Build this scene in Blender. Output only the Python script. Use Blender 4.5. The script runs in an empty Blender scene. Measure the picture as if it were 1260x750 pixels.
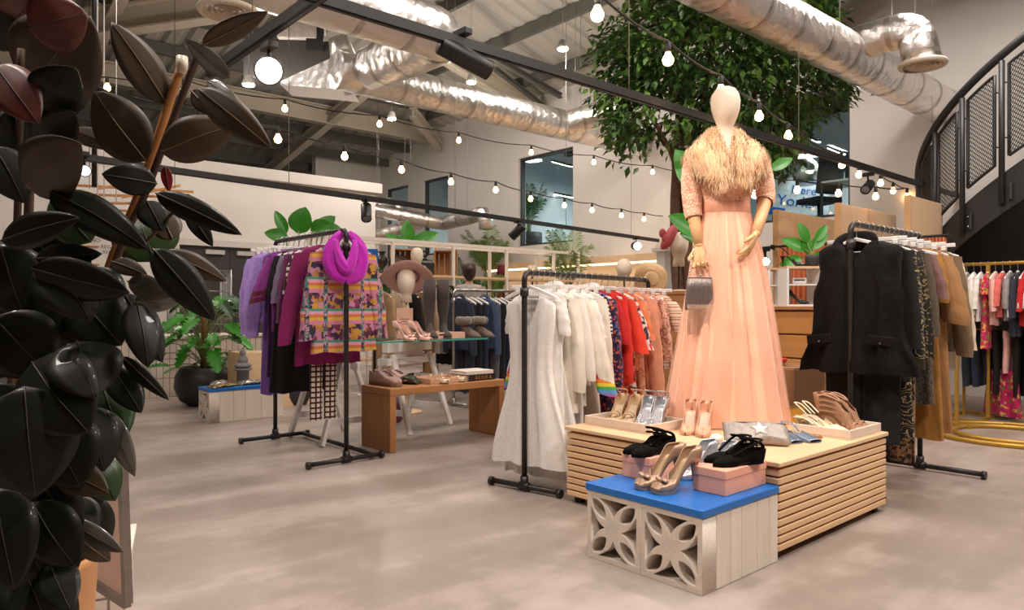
import bpy, bmesh, math, random, zlib
from math import sin, cos, pi, sqrt, radians as R, atan2
from mathutils import Vector as V, Matrix, noise as mnoise
random.seed(7)
SC = bpy.context.scene
COL = SC.collection
# ------------------------------------------------------------- camera
CAMZ = 1.08; F = 880.0; HX, HY = 630.0, 378.0
TH = R(-41.5)
RX, RY = cos(TH), sin(TH)              # image right
FX, FY = -sin(TH), cos(TH)             # view direction
cd = bpy.data.cameras.new('camera'); cam = bpy.data.objects.new('camera', cd); COL.objects.link(cam)
cam.location = (0, 0, CAMZ); cam.rotation_euler = (pi/2, 0, TH)
cd.sensor_width = 36.0; cd.lens = F/1260*36; cd.shift_y = 3.0/1260; cd.clip_start = .02
SC.camera = cam
def P(px, py, d):
    s = (px-HX)/F*d
    return V((s*RX+d*FX, s*RY+d*FY, CAMZ-(py-HY)/F*d))
def FL(px, py): return P(px, py, CAMZ*F/(py-HY))
def PZ(px, py, z): return P(px, py, (CAMZ-z)*F/(py-HY))
def PX(px, py, X): return P(px, py, X/(FX+RX*(px-HX)/F))
def PY(px, py, Y): return P(px, py, Y/(FY+RY*(px-HX)/F))
# ------------------------------------------------------------- materials
def lin(c):
    return tuple(((v/255)/12.92 if v/255 <= .04045 else ((v/255+.055)/1.055)**2.4) for v in c)
MC = {}
def nt_new(name):
    m = bpy.data.materials.new(name); m.use_nodes = True
    nt = m.node_tree; b = nt.nodes['Principled BSDF']
    return m, nt, b
def coords(nt, sc=(1,1,1), rot=(0,0,0)):
    tc = nt.nodes.new('ShaderNodeTexCoord'); mp = nt.nodes.new('ShaderNodeMapping')
    mp.inputs['Scale'].default_value = sc; mp.inputs['Rotation'].default_value = rot
    nt.links.new(tc.outputs['Object'], mp.inputs['Vector'])
    return mp.outputs['Vector']
def ramp(nt, fac, stops, const=False):
    r = nt.nodes.new('ShaderNodeValToRGB'); cr = r.color_ramp
    if const: cr.interpolation = 'CONSTANT'
    while len(cr.elements) < len(stops): cr.elements.new(.5)
    for e, (p, c) in zip(cr.elements, stops):
        e.position = p; e.color = (*c, 1)
    nt.links.new(fac, r.inputs['Fac']); return r.outputs['Color']
def noise_n(nt, vec, scale, detail=3, rough=.55):
    n = nt.nodes.new('ShaderNodeTexNoise'); n.inputs['Scale'].default_value = scale
    n.inputs['Detail'].default_value = detail; n.inputs['Roughness'].default_value = rough
    nt.links.new(vec, n.inputs['Vector']); return n.outputs['Fac']
def bump(nt, b, h, strength, dist=.01):
    bp = nt.nodes.new('ShaderNodeBump'); bp.inputs['Strength'].default_value = strength; bp.inputs['Distance'].default_value = dist
    nt.links.new(h, bp.inputs['Height']); nt.links.new(bp.outputs['Normal'], b.inputs['Normal'])
def setp(b, rough, metal=0, sheen=0, coat=0, spec=None):
    b.inputs['Roughness'].default_value = rough; b.inputs['Metallic'].default_value = metal
    if sheen: b.inputs['Sheen Weight'].default_value = sheen
    if coat: b.inputs['Coat Weight'].default_value = coat
    if spec is not None: b.inputs['Specular IOR Level'].default_value = spec
def mul(c, k): return tuple(min(1, v*k) for v in c)
def plain(name, rgb, rough=.6, metal=0, var=.12, sc=14, bmp=0, bsc=60, sheen=0, coat=0, spec=None, stretch=(1,1,1)):
    if name in MC: return MC[name]
    m, nt, b = nt_new(name); c = lin(rgb); v = coords(nt, stretch)
    f = noise_n(nt, v, sc)
    nt.links.new(ramp(nt, f, [(.3, mul(c, 1-var)), (.7, mul(c, 1+var))]), b.inputs['Base Color'])
    setp(b, rough, metal, sheen, coat, spec)
    if bmp: bump(nt, b, noise_n(nt, v, bsc, 4), bmp)
    MC[name] = m; return m
def fabric(name, rgb, rough=.85, var=.1, weave=.25, sheen=.08):
    if name in MC: return MC[name]
    m = plain(name, rgb, rough, 0, var, 9, 0, 60, sheen); nt = m.node_tree; b = nt.nodes['Principled BSDF']; v = coords(nt, (1,1,.35))
    f1 = noise_n(nt, v, 16, 3, .5); f2 = noise_n(nt, v, 190, 2); q = nt.nodes.new('ShaderNodeMath'); q.operation = 'MULTIPLY_ADD'; q.inputs[1].default_value = weave*.12
    nt.links.new(f2, q.inputs[0]); nt.links.new(f1, q.inputs[2]); bump(nt, b, q.outputs[0], .55, .03); return m
def emis(name, rgb, s):
    if name in MC: return MC[name]
    m, nt, b = nt_new(name); b.inputs['Base Color'].default_value = (*lin(rgb), 1)
    b.inputs['Emission Color'].default_value = (*lin(rgb), 1); b.inputs['Emission Strength'].default_value = s
    MC[name] = m; return m
def wood(name, rgb, axis=0, dark=.7, sc=6, rough=.55):
    if name in MC: return MC[name]
    m, nt, b = nt_new(name); c = lin(rgb)
    s = [22, 22, 22]; s[axis] = 1.6
    v = coords(nt, tuple(s)); f = noise_n(nt, v, sc/6, 6, .65)
    nt.links.new(ramp(nt, f, [(.25, mul(c, dark)), (.5, c), (.8, mul(c, 1.12))]), b.inputs['Base Color'])
    setp(b, rough); bump(nt, b, f, .12); MC[name] = m; return m
def voro(name, cols, sc=30, rough=.75, feature='F1', sheen=.1, metal=0, stretch=(1,1,1)):
    if name in MC: return MC[name]
    m, nt, b = nt_new(name); v = coords(nt, stretch)
    n = nt.nodes.new('ShaderNodeTexVoronoi'); n.inputs['Scale'].default_value = sc
    d = nt.nodes.new('ShaderNodeVectorMath'); d.operation = 'ADD'
    nn = nt.nodes.new('ShaderNodeTexNoise'); nn.inputs['Scale'].default_value = sc*.8
    nt.links.new(v, nn.inputs['Vector']); s_ = nt.nodes.new('ShaderNodeVectorMath'); s_.operation = 'SCALE'
    s_.inputs['Scale'].default_value = .9/sc; nt.links.new(nn.outputs['Color'], s_.inputs[0])
    nt.links.new(v, d.inputs[0]); nt.links.new(s_.outputs[0], d.inputs[1]); nt.links.new(d.outputs[0], n.inputs['Vector'])
    sep = nt.nodes.new('ShaderNodeSeparateColor'); nt.links.new(n.outputs['Color'], sep.inputs['Color'])
    k = len(cols)
    nt.links.new(ramp(nt, sep.outputs[0], [(i/k, lin(c)) for i, c in enumerate(cols)], True), b.inputs['Base Color'])
    setp(b, rough, metal, sheen); MC[name] = m; return m
def stripes(name, cols, sc=20, axis='Z', rough=.8, distort=0, dsc=2.0):
    """bands along one axis; cols = [(pos, rgb), ...] over one period"""
    if name in MC: return MC[name]
    m, nt, b = nt_new(name); v = coords(nt)
    if distort:
        nn = nt.nodes.new('ShaderNodeTexNoise'); nn.inputs['Scale'].default_value = dsc; nt.links.new(v, nn.inputs['Vector'])
        s_ = nt.nodes.new('ShaderNodeVectorMath'); s_.operation = 'SCALE'; s_.inputs['Scale'].default_value = distort
        nt.links.new(nn.outputs['Color'], s_.inputs[0])
        a_ = nt.nodes.new('ShaderNodeVectorMath'); nt.links.new(v, a_.inputs[0]); nt.links.new(s_.outputs[0], a_.inputs[1]); v = a_.outputs[0]
    sp = nt.nodes.new('ShaderNodeSeparateXYZ'); nt.links.new(v, sp.inputs[0])
    mu = nt.nodes.new('ShaderNodeMath'); mu.operation = 'MULTIPLY'; mu.inputs[1].default_value = sc; nt.links.new(sp.outputs[axis], mu.inputs[0])
    fr = nt.nodes.new('ShaderNodeMath'); fr.operation = 'FRACT'; nt.links.new(mu.outputs[0], fr.inputs[0])
    nt.links.new(ramp(nt, fr.outputs[0], [(p, lin(c)) for p, c in cols], True), b.inputs['Base Color'])
    setp(b, rough, 0, .1); MC[name] = m; return m
def checks(name, c1, c2, sc, line=.25, rough=.8):
    """grid of c1 lines on c2"""
    if name in MC: return MC[name]
    m, nt, b = nt_new(name); v = coords(nt); sp = nt.nodes.new('ShaderNodeSeparateXYZ'); nt.links.new(v, sp.inputs[0])
    outs = []
    for ax in ('X', 'Z'):
        mu = nt.nodes.new('ShaderNodeMath'); mu.operation = 'MULTIPLY'; mu.inputs[1].default_value = sc; nt.links.new(sp.outputs[ax], mu.inputs[0])
        fr = nt.nodes.new('ShaderNodeMath'); fr.operation = 'FRACT'; nt.links.new(mu.outputs[0], fr.inputs[0])
        lt = nt.nodes.new('ShaderNodeMath'); lt.operation = 'LESS_THAN'; lt.inputs[1].default_value = line; nt.links.new(fr.outputs[0], lt.inputs[0]); outs.append(lt.outputs[0])
    mx = nt.nodes.new('ShaderNodeMath'); mx.operation = 'MAXIMUM'; nt.links.new(outs[0], mx.inputs[0]); nt.links.new(outs[1], mx.inputs[1])
    nt.links.new(ramp(nt, mx.outputs[0], [(0, lin(c2)), (.5, lin(c1))], True), b.inputs['Base Color'])
    setp(b, rough, 0, .1); MC[name] = m; return m
def glassm(name, tint=(235, 245, 242), rough=.0, alpha=.12):
    """thin clear pane: mostly see-through with a glossy sheen"""
    if name in MC: return MC[name]
    m, nt, b = nt_new(name)
    tr = nt.nodes.new('ShaderNodeBsdfTransparent'); tr.inputs['Color'].default_value = (*lin(tint), 1)
    gl = nt.nodes.new('ShaderNodeBsdfGlossy'); gl.inputs['Roughness'].default_value = rough
    lw = nt.nodes.new('ShaderNodeLayerWeight'); lw.inputs['Blend'].default_value = .18
    fr = nt.nodes.new('ShaderNodeMath'); fr.operation = 'MULTIPLY_ADD'; fr.inputs[1].default_value = .5; fr.inputs[2].default_value = .02; nt.links.new(lw.outputs['Facing'], fr.inputs[0])
    mx = nt.nodes.new('ShaderNodeMixShader'); nt.links.new(fr.outputs[0], mx.inputs[0]); nt.links.new(tr.outputs[0], mx.inputs[1]); nt.links.new(gl.outputs[0], mx.inputs[2])
    nt.links.new(mx.outputs[0], nt.nodes['Material Output'].inputs['Surface']); MC[name] = m; return m
# ------------------------------------------------------------- mesh builder
class MB:
    def __init__(s): s.v = []; s.f = []; s.mi = []; s.k = 0; s.sm = []; s.cs = True
    def add(s, vs, fs, smooth=None):
        o = len(s.v); s.v += [tuple(p) for p in vs]
        for f in fs: s.f.append(tuple(i+o for i in f)); s.mi.append(s.k); s.sm.append(s.cs if smooth is None else smooth)
        return s
    def box(s, c, size, rz=0, rx=0, ry=0):
        m = Matrix.Rotation(rz, 3, 'Z') @ Matrix.Rotation(ry, 3, 'Y') @ Matrix.Rotation(rx, 3, 'X')
        h = [a/2 for a in size]; vs = []
        for z in (-1, 1):
            for y in (-1, 1):
                for x in (-1, 1): vs.append(V(c) + m @ V((x*h[0], y*h[1], z*h[2])))
        return s.add(vs, [(0,2,3,1), (4,5,7,6), (0,1,5,4), (2,6,7,3), (0,4,6,2), (1,3,7,5)], False)
    def bx(s, a, b): return s.box([(p+q)/2 for p, q in zip(a, b)], [abs(q-p) for p, q in zip(a, b)])
    def bar(s, p0, p1, w, h, up=(0,0,1)):
        """rectangular bar between two points; w sideways, h along up"""
        p0, p1 = V(p0), V(p1); d = (p1-p0).normalized(); u = V(up); sd = d.cross(u)
        if sd.length < 1e-4: sd = d.cross(V((1,0,0)))
        sd.normalize(); u = sd.cross(d).normalized(); vs = []
        for p in (p0, p1):
            for a, b in ((-1,-1), (1,-1), (1,1), (-1,1)): vs.append(p+sd*(a*w/2)+u*(b*h/2))
        return s.add(vs, [(3,2,1,0), (4,5,6,7), (0,1,5,4), (1,2,6,5), (2,3,7,6), (3,0,4,7)], False)
    def rings(s, rs, cap=True, closed=True, smooth=None):
        n = len(rs[0]); vs = [p for r in rs for p in r]; fs = []
        for i in range(len(rs)-1):
            for j in range(n if closed else n-1):
                a = i*n+j; b = i*n+(j+1) % n; fs.append((a, b, b+n, a+n))
        s.add(vs, fs, smooth)
        if cap and closed:
            o = len(s.v)-len(vs)
            s.f.append(tuple(o+j for j in reversed(range(n)))); s.mi.append(s.k); s.sm.append(False)
            s.f.append(tuple(o+(len(rs)-1)*n+j for j in range(n))); s.mi.append(s.k); s.sm.append(False)
        return s
    def tube(s, pts, r, seg=10, cap=True, flat=1.0, jit=0):
        """swept tube through pts; r number or list; flat scales the second cross axis"""
        pts = [V(p) for p in pts]; n = len(pts); rr = r if isinstance(r, (list, tuple)) else [r]*n
        t0 = (pts[1]-pts[0]).normalized(); u = t0.cross(V((0,0,1)))
        if u.length < 1e-3: u = t0.cross(V((1,0,0)))
        u.normalize(); rs = []
        for i in range(n):
            t = (pts[min(i+1, n-1)]-pts[max(i-1, 0)])
            t = t.normalized() if t.length > 1e-9 else t0
            u = (u-t*u.dot(t)); u = u.normalized() if u.length > 1e-6 else t.orthogonal().normalized()
            w = t.cross(u); k = rr[i]
            rs.append([pts[i]+(u*cos(a)*k+w*sin(a)*k*flat)*(1+(random.uniform(-jit, jit) if jit else 0)) for a in [2*pi*j/seg for j in range(seg)]])
        return s.rings(rs, cap)
    def cyl(s, p0, p1, r0, r1=None, seg=16, cap=True): return s.tube([p0, p1], [r0, r0 if r1 is None else r1], seg, cap)
    def lathe(s, prof, c=(0,0,0), seg=24, cap=True, sx=1, sy=1, rz=0, fn=None):
        rs = []
        for r, z in prof:
            ring = []
            for j in range(seg):
                a = 2*pi*j/seg; k = r*(fn(a, z) if fn else 1); x, y = k*cos(a)*sx, k*sin(a)*sy
                ring.append(V((c[0]+x*cos(rz)-y*sin(rz), c[1]+x*sin(rz)+y*cos(rz), c[2]+z)))
            rs.append(ring)
        return s.rings(rs, cap)
    def rev(s, c, d, prof, seg=20):
        """turned shape about axis d; prof = [(radius, distance along d)]"""
        d = V(d).normalized(); u = d.orthogonal().normalized(); w = d.cross(u)
        return s.rings([[V(c)+d*t+u*(r*cos(2*pi*j/seg))+w*(r*sin(2*pi*j/seg)) for j in range(seg)] for r, t in prof])
    def ball(s, c, r, seg=14, rg=8):
        if not isinstance(r, (tuple, list)): r = (r, r, r)
        rs = []
        for i in range(rg+1):
            t = pi*(.02+.96*i/rg); z = -cos(t); k = sin(t)
            rs.append([V((c[0]+r[0]*k*cos(2*pi*j/seg), c[1]+r[1]*k*sin(2*pi*j/seg), c[2]+r[2]*z)) for j in range(seg)])
        return s.rings(rs)
    def grid(s, rows, smooth=None): return s.rings(rows, False, False, smooth)
    def build(s, name, mats, parent=None, bevel=0, solid=0, sub=0, loc=None, rz=0, bseg=1):
        me = bpy.data.meshes.new(name); me.from_pydata(s.v, [], s.f)
        for m in (mats if isinstance(mats, (list, tuple)) else [mats]): me.materials.append(m)
        for p, k, q in zip(me.polygons, s.mi, s.sm): p.material_index = k; p.use_smooth = q
        me.validate(); me.update()
        o = bpy.data.objects.new(name, me); COL.objects.link(o)
        if parent: o.parent = parent
        if loc is not None: o.location = loc
        if rz: o.rotation_euler.z = rz
        if solid:
            md = o.modifiers.new('solid', 'SOLIDIFY'); md.thickness = solid; md.offset = 0
        if bevel:
            md = o.modifiers.new('bevel', 'BEVEL'); md.width = bevel; md.segments = bseg; md.limit_method = 'ANGLE'; md.angle_limit = R(40)
        if sub:
            md = o.modifiers.new('sub', 'SUBSURF'); md.levels = sub; md.render_levels = sub
        return o
def thing(name, label, cat, loc=(0,0,0), rz=0, group=None):
    o = bpy.data.objects.new(name, None); COL.objects.link(o); o.empty_display_size = .05
    o.location = loc; o.rotation_euler.z = rz
    return tag(o, label, cat, group)
def tag(o, label, cat, group=None):
    o['label'] = label; o['category'] = cat
    if group: o['group'] = group
    return o
def struct(o): o['kind'] = 'structure'; return o
def dup(root, loc, rz, label, group=None):
    r = root.copy(); COL.objects.link(r); r.location = loc; r.rotation_euler.z = rz; r['label'] = label
    if group: r['group'] = group
    def kids(o, n):
        for ch in list(o.children):
            c = ch.copy(); COL.objects.link(c); c.parent = n; kids(ch, c)
    kids(root, r); return r
def text_mesh(body, size, extrude=.002, space=1.0):
    cu = bpy.data.curves.new('lettering', 'FONT'); cu.body = body; cu.size = size; cu.extrude = extrude
    cu.align_x = 'LEFT'; cu.space_character = space
    t = bpy.data.objects.new('lettering', cu); COL.objects.link(t)
    bpy.context.view_layer.update()
    me = bpy.data.meshes.new_from_object(t.evaluated_get(bpy.context.evaluated_depsgraph_get()))
    bpy.data.objects.remove(t); bpy.data.curves.remove(cu); return me
def text_part(name, body, size, mat, parent, loc, rot, space=1.0):
    me = text_mesh(body, size, .001, space); me.materials.clear(); me.materials.append(mat)
    o = bpy.data.objects.new(name, me); COL.objects.link(o); o.parent = parent; o.location = loc; o.rotation_euler = rot
    return o
def lerp(a, b, t): return a+(b-a)*t
def curve(keys, t):
    for (a, x), (b, y) in zip(keys, keys[1:]):
        if t <= b:
            k = (t-a)/(b-a) if b > a else 0; k = k*k*(3-2*k); return x+(y-x)*k
    return keys[-1][1]
def bez(p0, p1, p2, n=8):
    p0, p1, p2 = V(p0), V(p1), V(p2)
    return [p0*(1-t)**2+p1*2*t*(1-t)+p2*t*t for t in [i/n for i in range(n+1)]]
def catmull(pts, n=6):
    pts = [V(p) for p in pts]; out = []
    for i in range(len(pts)-1):
        a, b, c, d = pts[max(i-1,0)], pts[i], pts[i+1], pts[min(i+2, len(pts)-1)]
        for k in range(n):
            t = k/n; out.append(.5*((2*b)+(c-a)*t+(2*a-5*b+4*c-d)*t*t+(3*b-a-3*c+d)*t**3))
    return out+[pts[-1]]
# ============================================================= SETTING
M_wall = plain('white wall paint', (226,220,214), .7, 0, .025, 1.2)
M_ledge = plain('white trim paint', (210,203,196), .55, 0, .02, 2)
M_ply = wood('plywood sheet', (230,196,158), 2, .93, 5)
M_plyx = wood('plywood panel', (228,194,154), 0, .93, 5)
M_steel = plain('grey green steel', (92,92,86), .6, 0, .08, 3)
M_beam = plain('beige painted steel', (196,186,168), .6, 0, .04, 2)
M_black = plain('matte black metal', (22,21,21), .45, 0, .15, 8)
M_pipe = plain('dark iron pipe', (66,63,61), .42, .75, .2, 25, .1, 90)
M_white = plain('white plastic', (240,236,232), .4, 0, .02, 5)
M_wpaint = plain('white painted wood', (236,230,224), .5, 0, .05, 12, .1, 50)
M_glass = glassm('window glass')
# concrete floor
m, nt, b = nt_new('polished concrete'); v = coords(nt)
n1 = noise_n(nt, v, .55, 5, .6); n2 = noise_n(nt, v, 3.0, 6, .65)
mp = nt.nodes.new('ShaderNodeMapping'); mp.inputs['Scale'].default_value = (.35, 1.6, 1); mp.inputs['Rotation'].default_value = (0, 0, R(42)); nt.links.new(v, mp.inputs['Vector'])
n3 = noise_n(nt, mp.outputs[0], 1.1, 4, .6)
a1 = nt.nodes.new('ShaderNodeMath'); a1.operation = 'ADD'; nt.links.new(n1, a1.inputs[0]); nt.links.new(n3, a1.inputs[1])
a2 = nt.nodes.new('ShaderNodeMath'); a2.operation = 'MULTIPLY_ADD'; a2.inputs[1].default_value = .45; nt.links.new(n2, a2.inputs[0]); nt.links.new(a1.outputs[0], a2.inputs[2])
nt.links.new(ramp(nt, a2.outputs[0], [(.0, lin((128,115,107))), (.42, lin((150,137,127))), (.55, lin((170,156,147))), (.72, lin((183,170,161)))]), b.inputs['Base Color'])
for e, p_ in zip(nt.nodes['Color Ramp'].color_ramp.elements, (.75, 1.05, 1.25, 1.5)): pass
mr = nt.nodes.new('ShaderNodeMapRange'); mr.inputs['From Min'].default_value = .8; mr.inputs['From Max'].default_value = 1.65
nt.links.new(a2.outputs[0], mr.inputs['Value']); nt.links.new(mr.outputs[0], nt.nodes['Color Ramp'].inputs['Fac'])
setp(b, .36, 0, 0, 0, .45); bump(nt, b, n2, .03)
M_floor = m
mb = MB(); mb.bx((-9, -7, -.1), (14.5, 21, 0)); struct(mb.build('floor', M_floor))

# far wall with four upper windows (plane X = 10)
WZ0, WZ1 = 2.35, 4.18
WINS = [(15.26, 16.3), (13.57, 14.58), (9.53, 11.09), (4.29, 6.15)]
ys = sorted([-7, 17.0] + [y for w in WINS for y in w]); zs = [0, WZ0, WZ1, 6.2]
mb = MB()
for y0, y1 in zip(ys, ys[1:]):
    for z0, z1 in zip(zs, zs[1:]):
        if (z0 == WZ0) and (y0, y1) in WINS: continue
        mb.bx((10, y0, z0), (10.2, y1, z1))
struct(mb.build('wall_far', M_wall))
M_office = plain('office wall paint', (205,208,212), .7, 0, .03, 2)
M_dark = plain('dark office ceiling', (38,42,50), .8, 0, .1, 2)
M_teal = plain('teal office cladding', (60,84,98), .7, 0, .05, 2)
M_led = emis('led strip', (255,250,242), 9)
M_frame = plain('dark window frame', (52,54,56), .5, 0, .05, 4)
for i, (y0, y1) in enumerate(WINS):
    w = thing('window_%d' % (i+1), 'frame', 'window', (10.1, (y0+y1)/2, WZ0)); del w['label'], w['category']; w['kind'] = 'structure'
    h, wd = WZ1-WZ0, y1-y0
    mb = MB()
    for s in (-1, 1): mb.box((0, s*(wd/2-.02), h/2), (.1, .04, h))
    mb.box((0, 0, .02), (.1, wd, .04)); mb.box((0, 0, h-.02), (.1, wd, .04))
    mb.build('window_frame', M_frame, w)
    mb = MB(); nb = {0: 1, 1: 2, 2: 3, 3: 2}[i]
    for k in range(nb): mb.box((0, -wd/2+wd*(k+.5)/nb, h/2), (.012, wd/nb-.012, h-.06))
    mb.build('pane', M_glass, w)
# offices behind the glass
mb = MB(); mb.bx((10.21, 3.0, 2.1), (14.4, 17, 2.3)); struct(mb.build('floor_office', plain('office carpet', (70,72,76), .9)))
mb = MB(); mb.bx((10.21, 3.0, 4.95), (14.4, 17, 5.05)); struct(mb.build('ceiling_office', M_dark))
mb = MB(); mb.bx((14.2, 3.0, 2.3), (14.35, 17, 4.94)); struct(mb.build('wall_office', M_office))
mb = MB(); mb.bx((10.25, 8.3, 2.3), (14.2, 8.4, 4.94)); mb.bx((10.25, 12.3, 2.3), (14.2, 12.4, 4.94)); mb.bx((10.25,2.9,2.3),(14.2,3.0,4.94)); mb.bx((10.25,17,2.3),(14.2,17.1,4.94)); struct(mb.build('wall_office_divider', M_office))
mb = MB(); mb.bx((10.9, 12.45, 2.3), (11.0, 14.3, 3.9)); struct(mb.build('trim_1', M_teal))
mb = MB()
for k in range(7): mb.bx((10.6+k*.5, 3.1, 4.78), (10.72+k*.5, 16.9, 4.94))
struct(mb.build('trim_2', M_dark))

# outer wall behind the partition and left partition with double doors
mb = MB(); mb.bx((8.15, 16.6, 0), (10, 16.8, 5.2)); mb.bx((7, 16.6, 0), (8.15, 16.8, 4.2)); struct(mb.build('wall_back', M_wall))
DX0, DX1, DZ = 3.5, 5.1, 2.06
mb = MB()
mb.bx((-9, 11.8, 0), (DX0, 12.1, 3.22)); mb.bx((DX1, 11.8, 0), (7.0, 12.1, 3.22)); mb.bx((DX0, 11.8, DZ), (DX1, 12.1, 3.22))
struct(mb.build('wall_left', M_wall))
mb = MB(); mb.bx((-9, 11.68, 3.22), (7.08, 12.2, 3.40)); struct(mb.build('trim_3', M_ledge))
d = thing('door_1', '', ''); del d['label'], d['category']; d['kind'] = 'structure'; d.location = (DX0, 11.8, 0)
mb = MB(); mb.bx((-.1, -.04, 0), (0, .06, DZ+.1)); mb.bx((1.6, -.04, 0), (1.7, .06, DZ+.1)); mb.bx((0, -.04, DZ), (1.6, .06, DZ+.1)); mb.build('door_frame', M_ledge, d)
M_door = plain('dark grey door', (60,56,56), .5, 0, .05, 3)
for k in (0, 1):
    mb = MB(); mb.bx((k*.8+.004, .03, .01), (k*.8+.796, .09, DZ-.004)); l = mb.build('door_leaf', M_door, d)
    mb = MB(); x = .55+k*.5; mb.box((x, .0, DZ-.09), (.3, .05, .07)); mb.build('door_closer', plain('pale metal closer', (205,200,195), .35, .3), l)
struct(MB().bx((-9, -6.95, 0), (14.5, -6.75, 8)).build('wall_right', plain('grey wall paint', (120,112,106), .8)))
struct(MB().bx((-9, -6.75, 0), (-8.8, 20, 8)).build('wall_near', MC['grey wall paint']))

# ---- hip roof deck of trapezoid sheet
M_deck = plain('grey roof sheet', (176,171,162), .55, .0, .06, 1.5)
zl = lambda y: 4.9+.2*(16.6-y); zf = lambda x: 5.35+.26*(10-x)
mb = MB(); mb.cs = False
prof = [(0, 0), (.05, .045), (.13, .045), (.18, 0)]; per = .32
def strips(a0, a1, fn):
    rows = []; a = a0
    while a < a1:
        for o, h in prof:
            if a+o <= a1: rows.append(fn(a+o, h))
        a += per
    mb.grid(rows, False)
strips(-9, 10.2, lambda x, h: [V((x, max(1.35+1.3*x, -7), zl(max(1.35+1.3*x, -7))+h)), V((x, 20, zl(20)+h))])
strips(-7, 14.6, lambda y, h: [V((max((y-1.35)/1.3, -9), y, zf(max((y-1.35)/1.3, -9))+h)), V((10.2, y, zf(10.2)+h))])
struct(mb.build('ceiling', M_deck))
# steelwork
tn = [3]
def trim(mb, mat):
    tn[0] += 1; return struct(mb.build('trim_%d' % tn[0], mat))
def ibeam(a, b, w, h, mat):
    mb = MB(); up = V((0,0,1)); a, b = V(a), V(b)
    mb.bar(a, b, .03, h); mb.bar(a+up*(h/2-.015), b+up*(h/2-.015), w, .03); mb.bar(a-up*(h/2-.015), b-up*(h/2-.015), w, .03)
    return trim(mb, mat)
for y in (18.2, 17.2, 16.2, 15.2, 14.3, 13.1, 12.0, 10.9, 9.8, 8.7):
    x1 = min(10, (y-1.35)/1.3)
    mb = MB(); z = zl(y); mb.bar((-8.8, y, z-.11), (x1, y, z-.11), .07, .2); trim(mb, M_steel)
for x in (9.3, 8.15, 7.0, 5.85, 4.7, 3.5):
    mb = MB(); z = zf(x); mb.bar((x, -6.7, z-.11), (x, 1.35+1.3*x, z-.11), .07, .2); trim(mb, M_steel)
ibeam((-8.8, 14.0, 5.16), (10, 14.0, 5.16), .2, .38, M_beam)
for y in (10.36, 4.6, -1): x0 = max((y-1.35)/1.3, -8); ibeam((10, y, zf(10)-.38), (x0, y, zf(x0)-.38), .2, .34, M_beam)
for x in (7.2, 2.6, -2.0): ibeam((x, 18.5, zl(18.5)-.34), (x, 1.35+1.3*x, zl(1.35+1.3*x)-.34), .18, .24, M_beam)
ibeam(PX(672,133,9.9), PX(610,85,8.4), .08, .08, M_steel)
def pz(px, py, d): return P(px, py, d)
ibeam(P(100, 31, 10.6), P(285, 6, 10.6), .24, .4, M_beam)
ibeam(P(540, 180, 16.8), P(508, 138, 15.0), .16, .2, M_beam)
ibeam(P(690, 118, 13.6), P(575, 52, 11.5), .08, .1, M_steel)

# ---- offices seen through the glass: strip lights and furniture
def strip_light(a, b, label):
    a, b = V(a), V(b); c = (a+b)/2; t = thing('strip_light', label, 'light', c, 0, 'linear office lights')
    mb = MB(); mb.bar(a-c+V((0,0,.03)), b-c+V((0,0,.03)), .07, .04); mb.build('housing', M_frame, t)
    mb = MB(); mb.bar(a-c, b-c, .05, .02); mb.build('diffuser', M_led, t)
strip_light(PX(680,199,11.5), PX(703,205,11.0), 'white linear light high up in the office behind the tall window with a palm')
strip_light(PX(670,236,12.6), PX(704,243,11.8), 'white linear light, longest one behind the tall window with a palm')
strip_light(PX(641,213,12.5), PX(652,216,12.2), 'short white linear light at the top corner of the palm window')
strip_light(PX(641,249,13.5), PX(668,255,12.5), 'lowest white linear light behind the tall window with a palm')
strip_light(PX(975,160,11.8), PX(1008,175,11.2), 'white linear light in the office above the blue sign')
strip_light(PX(1020,182,11.6), PX(1040,190,11.2), 'white linear light beside the wall edge in the sign office')
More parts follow.
